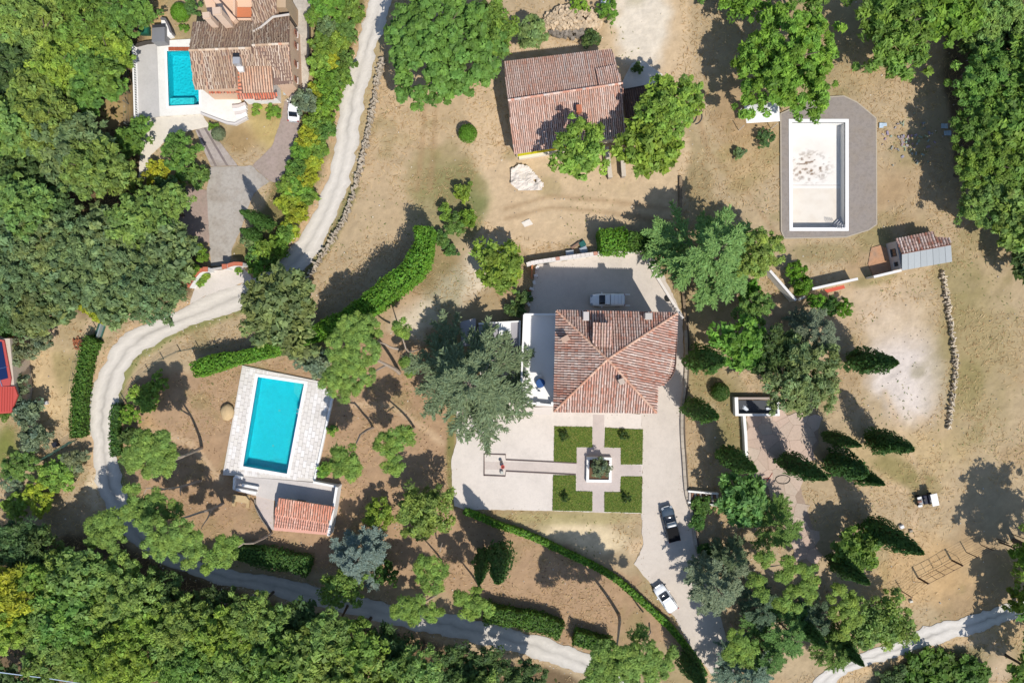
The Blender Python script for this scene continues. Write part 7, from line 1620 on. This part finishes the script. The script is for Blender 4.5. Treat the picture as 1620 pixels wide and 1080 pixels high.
pine((318, 760), [[(318, 760, 0), (300, 766, 3), (284, 770, 5), (262, 774, 7.5), (240, 780, 9)], [(286, 770, 5), (286, 784, 6)], [(262, 774, 7.5), (232, 772, 8.5), (222, 792, 8)]], [(208, 776, 9, 1.1), (244, 784, 8.6, 1.3), (216, 800, 8.6, 1.4), (252, 800, 8.6, 1.6), (230, 812, 9, 1.8), (200, 806, 9, 1.2), (272, 806, 8.4, 1.5)], 'pine with long bare limbs at the lower road bend', 'pine', .22)
pine((353, 796), [[(353, 796, 0), (335, 806, 4), (318, 810, 6.5), (290, 820, 9), (270, 832, 10.5)], [(334, 808, 4), (328, 822, 7), (318, 836, 9)]], [(246, 836, 11, 1.9), (266, 848, 11, 2.0), (288, 838, 11, 1.8), (262, 868, 10.5, 1.9), (288, 868, 10.5, 1.8), (304, 852, 10.2, 1.5), (318, 876, 10, 1.3), (240, 858, 10.4, 1.2), (300, 888, 9.5, 1.1)], 'widest pine hanging over the shaded road', 'pine', .25)
pine((430, 843), [[(430, 843, 0), (416, 852, 3.5), (402, 859, 6.5), (384, 860, 8.5), (368, 866, 10)], [(384, 860, 8.5), (352, 880, 10)]], [(358, 858, 10.3, 1.6), (346, 874, 10.3, 1.7), (362, 878, 10, 1.4), (372, 862, 9.8, 1.0), (326, 900, 9, .9)], 'slim pine beside the patio reaching over the road', (.175, .27, .048), .2)
pine((205, 818), [[(205, 818, 0), (195, 824, 3), (182, 832, 6)]], [(160, 830, 8, 2.0), (180, 826, 8.2, 1.8), (148, 848, 7.8, 1.4), (180, 856, 8, 1.8), (166, 846, 8.4, 1.7), (192, 838, 7.8, 1.2)], 'pine on the outer side of the road bend at the woodland corner', 'pine', .22)
pine((700, 890), [[(700, 890, 0), (694, 900, 3), (684, 912, 6)], [(696, 872, 2), (700, 858, 4)]], [(678, 892, 8, 1.8), (694, 902, 7.6, 1.4), (668, 906, 7.8, 1.2), (686, 920, 7.8, 1.6)], 'yellow green pine between the round oak and the shaded road', (.175, .27, .048), .2)
pine((690, 940), [[(690, 940, 0), (675, 950, 4), (660, 960, 7)]], [(640, 962, 8, 1.9), (664, 956, 8, 1.6), (684, 964, 7.6, 1.5), (652, 976, 7.6, 1.4)], 'broad pine hanging over the shaded road under the blue cedar', (.17, .265, .048), .22)
pine((760, 930), [[(760, 930, 0), (752, 942, 4), (744, 952, 7)]], [(732, 948, 8, 1.5), (752, 946, 8, 1.5), (742, 964, 7.8, 1.5), (766, 962, 7.2, 1.1)], 'pine at the shaded road left of the two cypresses', (.175, .27, .048), .2)
pine((979, 972), [[(979, 972, 0.0), (980, 990, 6.0), (978, 1012, 11.2), (976, 1034, 13.5)], [(1027, 985, 1.5), (1030, 1000, 6.0), (1018, 1020, 10.5)]], [(960, 1030, 14.2, 2.2), (990, 1042, 15.0, 2.4), (1020, 1030, 14.2, 2.2), (950, 1060, 14.2, 2.2), (1040, 1050, 13.8, 2.0), (985, 1068, 14.2, 2.4), (1015, 1070, 13.8, 2.2), (1010, 1002, 12.6, 1.2), (935, 1075, 13.5, 1.8), (1066, 1028, 12.0, .7)], 'large pine group at the bottom edge beside the clipped hedge', 'pine', .26)
pine((1200, 880), [[(1200, 880, 0), (1208, 896, 4), (1222, 912, 8)], [(1208, 896, 4), (1240, 892, 8)], [(1212, 902, 5), (1256, 920, 9)]], [(1210, 882, 9.5, 1.3), (1198, 920, 9.2, 1.4), (1206, 936, 9, 1.1), (1250, 890, 9.8, 1.6), (1276, 898, 9.5, 1.3), (1282, 922, 9.2, 1.2), (1240, 912, 9.6, 1.2), (1262, 930, 9.2, 1.5), (1236, 948, 9, 1.3), (1258, 962, 8.6, .9), (1284, 944, 8.6, .9)], 'wide yellow green pine on the lower slope beyond the blue cedar', (.165, .255, .045), .25)
pine((1155, 985), [[(1155, 985, 0), (1160, 998, 3), (1166, 1012, 6)]], [(1166, 1010, 7, 1.6), (1182, 1022, 7, 1.5), (1160, 1034, 6.8, 1.4), (1178, 1040, 6.6, 1.2)], 'small pine beside the narrow end of the driveway', (.175, .27, .048), .2)
pine((1310, 935), [[(1310, 935, 0), (1316, 944, 3), (1326, 955, 6)]], [(1325, 940, 7.4, 1.4), (1340, 958, 7.2, 1.6), (1344, 978, 7, 1.5), (1330, 996, 7, 1.4), (1350, 940, 6.6, .9), (1326, 968, 7, 1.2)], 'yellow pine between the dark cypress and the leafy lane tree', (.19, .27, .045), .2)

# ---- hedges
def hedge(name, line, wid, h, tone, label, seed=1, dens=1.0, wob=.5, sharp=.4):
    rs_ = np.random.RandomState(seed); pts = resample([U(*p) for p in line], .7); b = pts[0].copy(); t = empty(name, b, 0, label, 'hedge')
    core = MB(); L, R = offset_line(pts, wid * .40); nz = VNoise(seed)
    P = []; Nn = []
    for i in range(len(pts) - 1):
        hh = h * (1 + .26 * (nz(np.array(i * .35), np.array(2.0)) - .5)); core.prism([L[i], L[i + 1], R[i + 1], R[i]], 0, hh * .86, (.6, .6, .6))
        a, c = pts[i], pts[i + 1]; d = (c - a).normalized(); n_ = Vector((-d.y, d.x, 0)); seg = (c - a).length
        wv = wid * (1 + wob * (nz(np.array(i * .5), np.array(9.0)) - .5))
        k = int(seg * (wv + 2 * h * .55) * 34 * dens)
        for _ in range(k):
            s = rs_.rand(); per = rs_.rand() * (wv + h * 1.3)
            p = a.lerp(c, s)
            if per < wv:
                o = per - wv / 2; e = abs(o) / (wv / 2); P.append((*(p + n_ * o)[:2], hh * (1 - sharp * .35 * e ** 3) + rs_.normal() * .15)); Nn.append((n_.x * o * .5, n_.y * o * .5, 1))
            else:
                sd = 1 if rs_.rand() < .5 else -1; z = hh * (rs_.rand() ** .8); o = sd * wv / 2 * (1 + rs_.normal() * .05); P.append((*(p + n_ * o)[:2], z)); Nn.append((n_.x * sd, n_.y * sd, .35))
    for e, dv in ((0, -1), (-1, 1)):
        d = (pts[1] - pts[0]).normalized() if e == 0 else (pts[-1] - pts[-2]).normalized(); n_ = Vector((-d.y, d.x, 0))
        for _ in range(int(wid * h * 26 * dens)):
            p = pts[e] + n_ * rs_.uniform(-.5, .5) * wid + d * dv * rs_.uniform(0, .15); P.append((p.x, p.y, h * rs_.rand() ** .8)); Nn.append((d.x * dv, d.y * dv, .3))
    P = np.array(P) - np.array([b.x, b.y, 0]); Nn = np.array(Nn) + rs_.normal(size=(len(P), 3)) * .5; n = len(P)
    V = leaf_faces(rs_, P, Nn, .40 * rs_.uniform(.7, 1.3, n), .2 * rs_.uniform(.7, 1.3, n)); g = (1 + .6 * (rs_.rand(n) - .5)) * (1 + .35 * (nz(P[:, 0] * .8 + 40, P[:, 1] * .8 + 40) - .5)); wm = .3 * (rs_.rand(n) - .5) + .25 * (rs_.rand(n) > .95)
    f = link('foliage', np_mesh('foliage', V, np.stack([g * (1 + wm), g, g * (1 - wm)], 1), M_LEAF), t); f.color = (*TONE[tone], 1)
    c = core.build('core_stems', M_LEAF, t); c.color = (*TONE[tone], 1); return t  # solid darker core, added inside the leaves to block light
hedge('tall_hedge', [(679, 371), (676, 395), (668, 420), (650, 442), (625, 462), (604, 478), (586, 490)], 2.7, 7.0, 'hedge2', 'tall thick bright green hedge curving across the slope', 3)
hedge('tall_hedge', [(604, 480), (575, 495), (545, 512), (520, 524)], 2.4, 5.2, 'hedge2', 'dark shaded middle stretch of the hedge below the tall bright part', 4)
hedge('low_hedge', [(552, 512), (520, 524), (480, 538), (440, 553), (400, 563), (360, 571), (322, 584)], 2.1, 3.6, 'hedge2', 'long hedge between the pool deck and the road bend', 5)
hedge('clipped_hedge', [(158, 536), (150, 548), (143, 575), (138, 610), (134, 650), (133, 688)], 1.75, 2.0, 'hedge', 'neat clipped dark hedge along the outer side of the road', 6, 1.1, .2, .15)
hedge('long_hedge', [(736, 806), (760, 815), (790, 828), (820, 838), (850, 850), (880, 864), (905, 876), (930, 888), (960, 904), (985, 922), (1008, 942), (1030, 962), (1055, 985), (1075, 1008), (1095, 1035), (1112, 1062)], .85, 1.2, 'hedge2', 'long narrow clipped hedge sweeping below the garden terrace to the driveway end', 7, 1.2, .1, .2)
hedge('block_hedge', [(945, 388), (965, 386), (985, 385)], 3.3, 4.0, 'hedge2', 'bright block of hedge behind the yard wall', 8, .9)
hedge('block_hedge', [(985, 386), (1010, 386), (1036, 388)], 3.0, 3.4, 'hedge', 'darker block of hedge between the bright block and the cedar', 9, .9)
hedge('road_hedge', [(384, 868), (410, 874), (440, 880), (470, 885), (494, 892)], 2.5, 2.0, 'cypress2', 'dark hedge along the shaded road below the pool house', 10)
hedge('road_hedge', [(768, 962), (800, 968), (830, 974), (860, 980), (886, 990)], 2.6, 2.4, 'hedge', 'dark hedge along the shaded road below the two cypresses', 11)
hedge('road_hedge', [(908, 1000), (935, 1008), (962, 1018)], 2.4, 2.4, 'hedge', 'short dark hedge where the shaded road ends', 12)
hedge('verge_hedge', [(193, 640), (187, 665), (187, 690), (190, 718)], 1.3, 1.4, 'cypress2', 'short dark hedge hugging the inner road bend', 13)

# ---- planted things in the formal garden
tree('round', 951, 741, 17, 3.2, 'olive', 'small silvery olive tree growing in the square planter', 'tree', None, 'olive_tree')
for x, y, l in ((893, 687, 'dark rose bush on the lawn nearest the terrace steps'), (987, 687, 'dark rose bush on the lawn near the house corner'), (895, 785, 'dark rose bush on the lawn beside the straight path'), (990, 785, 'dark rose bush on the lawn nearest the black pickup')):
    t = empty('rose_bush', U(x, y), x % 6, l, 'bush', 'rose bushes on the four lawns'); t.location.z = .14
    rs_ = np.random.RandomState(x); C = np.stack([rs_.uniform(-.6, .6, 14), rs_.uniform(-.6, .6, 14), rs_.uniform(.3, 1.0, 14)], 1); V, c = puffs(rs_, C, rs_.uniform(.12, .3, 14), 26, .2, .11); o = link('crown', np_mesh('crown', V, c, M_LEAF), t); o.color = (.045, .085, .02, 1)
    m = MB()
    for k in range(6): a = k * 1.05; m.tube([(0, 0, 0), (.3 * math.cos(a), .3 * math.sin(a), .5), (.55 * math.cos(a), .55 * math.sin(a), .95)], [.03, .02, .01], 4, s2l(96, 84, 60)); 
    m.build('core_stems', M_BARK, t, local=True)

# ---- ground cover that nobody could count
def tufts(name, n, box, ok, h, wd, cols, label, seed, ztop=.0, cat='grass'):
    rs_ = np.random.RandomState(seed); x = rs_.uniform(box[0], box[2], n); y = rs_.uniform(box[1], box[3], n); px = 810 + x / S; py = 540 - y / S; keep = ok(px, py, rs_)
    x, y = x[keep], y[keep]; n = len(x); P = np.stack([x, y, ztop + rs_.uniform(.03, .08, n)], 1); Nn = np.array([0, 0, 1.0]) + rs_.normal(size=(n, 3)) * .28
    V = leaf_faces(rs_, P, Nn, h * rs_.uniform(.5, 1.5, n), wd * rs_.uniform(.6, 1.4, n)); c = np.array([cols[i] for i in rs_.randint(0, len(cols), n)]) * (1 + .3 * (rs_.rand(n, 1) - .5))
    o = link(name, np_mesh(name, V, c, M_LEAF)); o.color = (1.14, 1.14, 1.14, 1); T(o, label, cat, kind='stuff'); return o
NZ = VNoise(44)
def free(px, py):
    b = np.zeros(px.shape, bool)
    for p in EXCL: b |= in_poly(px, py, p)
    return ~b
BOX = (-80, -54, 80, 54)
tufts('dry_grass', 120000, BOX, lambda px, py, r: free(px, py) & (np.hypot((px - 910) / 165, (py - 310) / 75) > 1) & (np.hypot((px - 1020) / 60, (py - 50) / 90) > 1) & (np.hypot((px - 1425) / 66, (py - 585) / 105) > 1) & (NZ.fbm(px * .02, py * .02, 4) + .2 * r.rand(len(px)) > .56), .62, .06, [s2l(206, 176, 134, .8), s2l(190, 156, 114, .8), s2l(172, 140, 102, .8), s2l(216, 190, 150, .8), s2l(184, 160, 116, .8)], 'dry straw coloured grass over the whole field', 71)
tufts('weeds', 16000, BOX, lambda px, py, r: free(px, py) & (NZ.fbm(px * .014 + 50, py * .014 + 8, 4) + .12 * r.rand(len(px)) > .66), .34, .11, [s2l(132, 136, 82, .8), s2l(150, 146, 96, .8), s2l(116, 128, 70, .8)], 'scattered green weeds in the dry grass', 72)
tufts('verge_weeds', 14000, BOX, lambda px, py, r: free(px, py) & ((seg_dist(px, py, ROAD_R[15:30]) < 7 + 4 * r.rand(len(px))) | (seg_dist(px, py, [(556, 300), (520, 384), (470, 446)]) < 7) | (seg_dist(px, py, [(714, 640), (711, 720), (716, 800)]) < 5) | (seg_dist(px, py, [(745, 300), (750, 350), (738, 400)]) < 14 * r.rand(len(px)))), .42, .15, [s2l(86, 112, 44, .7), s2l(110, 128, 58, .7), s2l(74, 98, 40, .7)], 'rank green weeds along the road verge and garden edges', 73)
tufts('clipped_grass', 26000, (5, -26, 20, -11), lambda px, py, r: np.any([in_poly(px, py, p) for p in LAWNS], axis=0), .26, .07, [s2l(96, 124, 40, .75), s2l(80, 108, 34, .75), s2l(120, 138, 54, .75), s2l(150, 146, 76, .75)], 'clipped green grass of the four lawns', 74, .12)
tufts('woodland_undergrowth', 16000, BOX, lambda px, py, r: free(px, py) & (in_poly(px, py, [(-10, -10), (270, -10), (225, 100), (215, 300), (300, 400), (300, 470), (150, 500), (-10, 500)]) | in_poly(px, py, [(-10, 850), (190, 870), (420, 960), (640, 1015), (900, 1080), (900, 1140), (-10, 1140)]) | in_poly(px, py, [(1500, -10), (1640, -10), (1640, 380), (1560, 300), (1520, 200)])), .55, .26, [s2l(66, 84, 36, .7), s2l(88, 96, 48, .7), s2l(110, 96, 66, .7)], 'low undergrowth on the woodland floor', 75, 0, 'undergrowth')
def pebbles(name, n, ok, lo, hi, cols, label, seed, z=0.0):
    rs_ = np.random.RandomState(seed); x = rs_.uniform(-78, 78, n); y = rs_.uniform(-52, 52, n); k = ok(810 + x / S, 540 - y / S, rs_); x, y = x[k], y[k]; n = len(x); s = rs_.uniform(lo, hi, n); a = rs_.uniform(0, 6.28, n); V = np.empty((n, 4, 3, 3))
    top = np.stack([x + rs_.normal(size=n) * s * .2, y + rs_.normal(size=n) * s * .2, z + s * .75], 1); cor = [np.stack([x + np.cos(a + i * 1.571) * s * rs_.uniform(.7, 1.1, n), y + np.sin(a + i * 1.571) * s * rs_.uniform(.7, 1.1, n), np.full(n, z - .01)], 1) for i in range(4)]
    for i in range(4): V[:, i, 0] = cor[i]; V[:, i, 1] = cor[(i + 1) % 4]; V[:, i, 2] = top
    c = np.repeat(np.array([cols[i] for i in rs_.randint(0, len(cols), n)]) * (1 + .4 * (rs_.rand(n, 1) - .5)), 4, axis=0); o = link(name, np_mesh(name, V.reshape(-1, 3), c, M_STONE, 3)); T(o, label, 'stones', kind='stuff')
SCOL = [s2l(206, 194, 176, .8), s2l(176, 162, 144, .8), s2l(226, 216, 200, .8)]
pebbles('loose_stones', 60000, lambda px, py, r: free(px, py) & ((seg_dist(px, py, ROAD_L) < 9 * r.rand(len(px))) | (seg_dist(px, py, ROAD_R) < 7 * r.rand(len(px))) | (seg_dist(px, py, LANE_L) < 8 * r.rand(len(px))) | (r.rand(len(px)) < .03)), .05, .16, SCOL, 'loose pale stones along the road edges and fields', 81)
pebbles('sand_clods', 40000, lambda px, py, r: free(px, py) & (np.hypot((px - 1425) / 80, (py - 570) / 120) + .2 * r.rand(len(px)) < .95) & (r.rand(len(px)) < .12), .04, .12, [s2l(186, 170, 156, .78), s2l(204, 190, 176, .8), s2l(168, 152, 140, .78)], 'small clods and stones strewn over the sand patch', 82)
pebbles('fallen_litter', 30000, lambda px, py, r: free(px, py) & in_poly(px, py, [(215, 600), (300, 590), (480, 560), (690, 500), (720, 640), (712, 800), (1000, 920), (1060, 1000), (930, 1030), (800, 950), (500, 880), (250, 820)]) & (r.rand(len(px)) < .5), .04, .10, [s2l(120, 84, 58, .75), s2l(166, 124, 88, .8), s2l(96, 74, 54, .75)], 'brown cones and needle litter under the pines', 83)

pebbles('yard_litter', 60000, lambda px, py, r: (in_poly(px, py, YARD) | in_poly(px, py, GARDEN) | in_poly(px, py, STONEYARD) | in_poly(px, py, CREAMPATH)) & (np.minimum(seg_dist(px, py, YARD, True), seg_dist(px, py, GARDEN, True)) < 16 * r.rand(len(px)) ** 2 + 2) & (r.rand(len(px)) < .5), .03, .09, [s2l(150, 128, 96, .75), s2l(120, 116, 70, .7), s2l(180, 150, 112, .75)], 'dead leaves and grit gathered along the yard edges', 84, .085)
